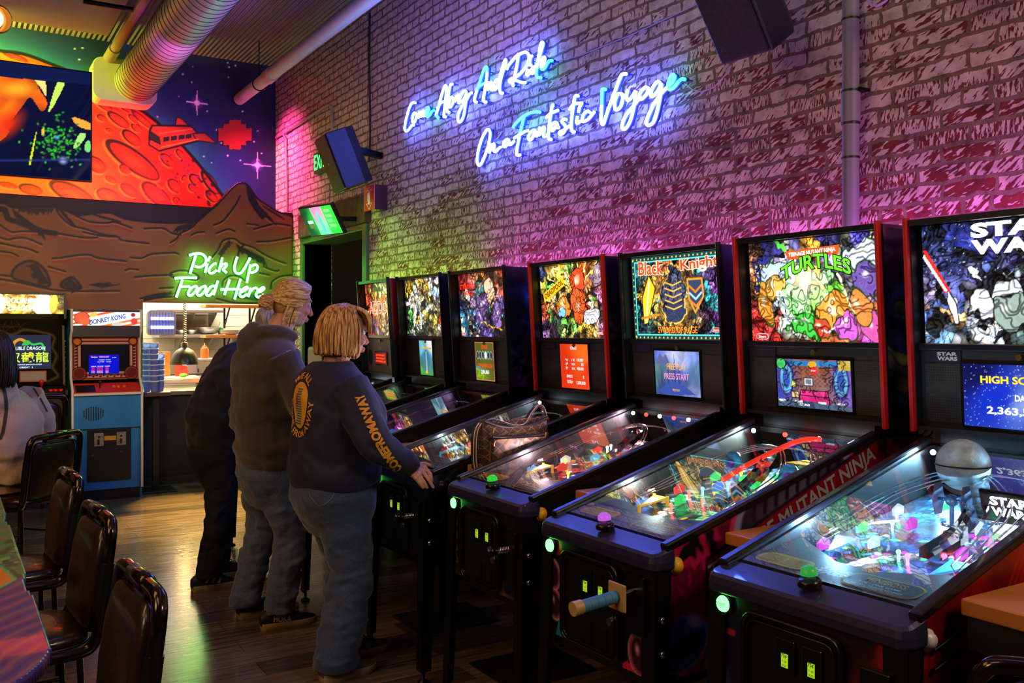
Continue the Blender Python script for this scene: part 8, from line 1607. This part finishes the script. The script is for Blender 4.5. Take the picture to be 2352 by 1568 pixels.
so = F.shoe((1.265, 5.685, 0), math.radians(4), .30, NVS, SOLE3); F.shoe((1.44, 5.905, 0), math.radians(10), .30, NVS, SOLE3)
m = MB()
for k in range(3):
    x = 471+14*k; m._add([(x+9*t_+a, 1338-19*t_+5*t_*.0, 0) for t_ in (0, .25, .5, .75, 1) for a in (0, 6)], [(2*i, 2*i+1, 2*i+3, 2*i+2) for i in range(4)])
try: decal('shoe_stripes', m, SW_, F.t, bvh(so), camproj(F), .002)
except Exception as e: print('stripes', e)
cap = MB().ball(hc+Vector((-.025, 0, .035)), (.10, .085, .095), 20, 14); blob(cap, 'hair', hairmat('hair_grey', (120, 112, 108), (190, 182, 176)), F.t, .008, 3)

# ---- seated woman in the cream fleece, cut by the left edge
F = Fig('person', 'seated woman with long dark hair and cream fleece jacket, seen from behind', (.36, 6.94, 0), math.radians(135)); w = F.w; p = F.p
FLC = mat('cream_fleece', (212, 180, 140), .95, bump=.5, bscale=130, var=.10, sheen=.6); SEAM = mat('fleece_seam', (70, 60, 50), .8)
hc = p(.02, .12, 1.42); body = MB(); q = F.head(body, hc, F.f+F.l*.2); body.tube([p(.03, .04, 1.16), p(.02, .08, 1.26), p(.02, .11, 1.34)], [.07, .06, .056], 14)
body.loft([sect(p(0, 0, z), F.f, F.l, a, b) for z, a, b in ((.50, .14, .18), (.7, .13, .16), (1.0, .11, .16), (1.16, .07, .1))])
for s in (-1, 1):
    body.tube([p(0, s*.10, .54), p(.42, s*.12, .54), p(.44, s*.12, .08)], [.085, .06, .045], 14); E_, Wr_ = p(.05, s*.33, .90), p(.28, s*.24, .80); body.tube([p(0, s*.16, 1.10), E_, Wr_], [.05, .045, .03], 12); F.hand(body, Wr_, (F.f.x, F.f.y, -.1), (0, 0, 1), -s, (.3, .35, .4, .4))
blob(body, 'body', SKIN, F.t, .006, 3); F.eyes(q)
sh = F.torso([(.56, .0, 0, .20, .235), (.66, -.01, 0, .20, .235), (.80, -.01, 0, .185, .225), (.95, 0, 0, .18, .225), (1.06, .02, 0, .17, .225), (1.15, .04, .02, .14, .185), (1.21, .06, .03, .10, .115), (1.25, .075, .05, .085, .09)])
for s in (-1, 1): F.arm(sh, p(.02, s*.19, 1.12), p(.03, s*.345, .90), p(.27, s*.245, .81), .112, .098, .062)
jk = blob(sh, 'jacket', FLC, F.t, .010, 7, .007, 21, 9); T_ = bvh(jk)
m = MB(); ln_ = catmull([(0, 865, 0), (10, 900, 0), (14, 940, 0), (8, 985, 0), (0, 1010, 0)], 6); m._add([(v.x+a, v.y, 0) for v in ln_ for a in (-4, 4)], [(2*i, 2*i+1, 2*i+3, 2*i+2) for i in range(len(ln_)-1)])
ln_ = catmull([(48, 852, 0), (70, 880, 0), (92, 915, 0), (108, 945, 0)], 6); m._add([(v.x+a, v.y-a, 0) for v in ln_ for a in (-1.2, 1.2)], [(2*i, 2*i+1, 2*i+3, 2*i+2) for i in range(len(ln_)-1)])
decal('seam_trim', m, SEAM, F.t, T_, camproj(F), .004)
tr = MB()
for s in (-1, 1): tr.tube([p(.0, s*.10, .545), p(.25, s*.115, .56), p(.43, s*.12, .54), p(.45, s*.12, .32), p(.44, s*.12, .07)], [.105, .095, .078, .066, .06], 16)
blob(tr, 'trousers', DENIM, F.t, .011, 4)
for s in (-1, 1): F.shoe(F.o+p(.37, s*.12, -F.o.z), math.radians(135), .25, BLKS, SOLE3)
HD = hairmat('hair_dark', (18, 11, 8), (62, 42, 30)); hq = lambda x, y, z: hc+F.f*x+F.l*y+Vector((0, 0, z))
cap = MB().ball(hq(-.02, 0, .03), (.106, .092, .1), 20, 14); cap.loft([sect(hq(-.055, 0, z), F.f, F.l, a, b) for z, a, b in ((-.19, .055, .085), (-.1, .065, .09), (0, .075, .09))]); hair = blob(cap, 'hair', mat('hair_dark_under', (24, 15, 11), .5), F.t, .009, 4)
rt = []; r = random.Random(9)
for k in range(110):
    a = r.uniform(-2.3, 2.3); c_, s_ = -math.cos(a), math.sin(a); e = 1+r.uniform(-.03, .08); zb = -.235+.03*r.random()
    rt.append([hq(0, 0, .135), hq(-.015+.07*c_, .066*s_, .115), hq(-.022+.108*c_*e, .098*s_*e, .04), hq(-.035+.108*c_*e, .108*s_*e, -.06), hq(-.045+.095*c_*e, .112*s_*e, -.15), hq(-.05+.075*c_*e, .108*s_*e, zb)])
strands('locks', HD, hair, rt, 3, .011, .45, .004)
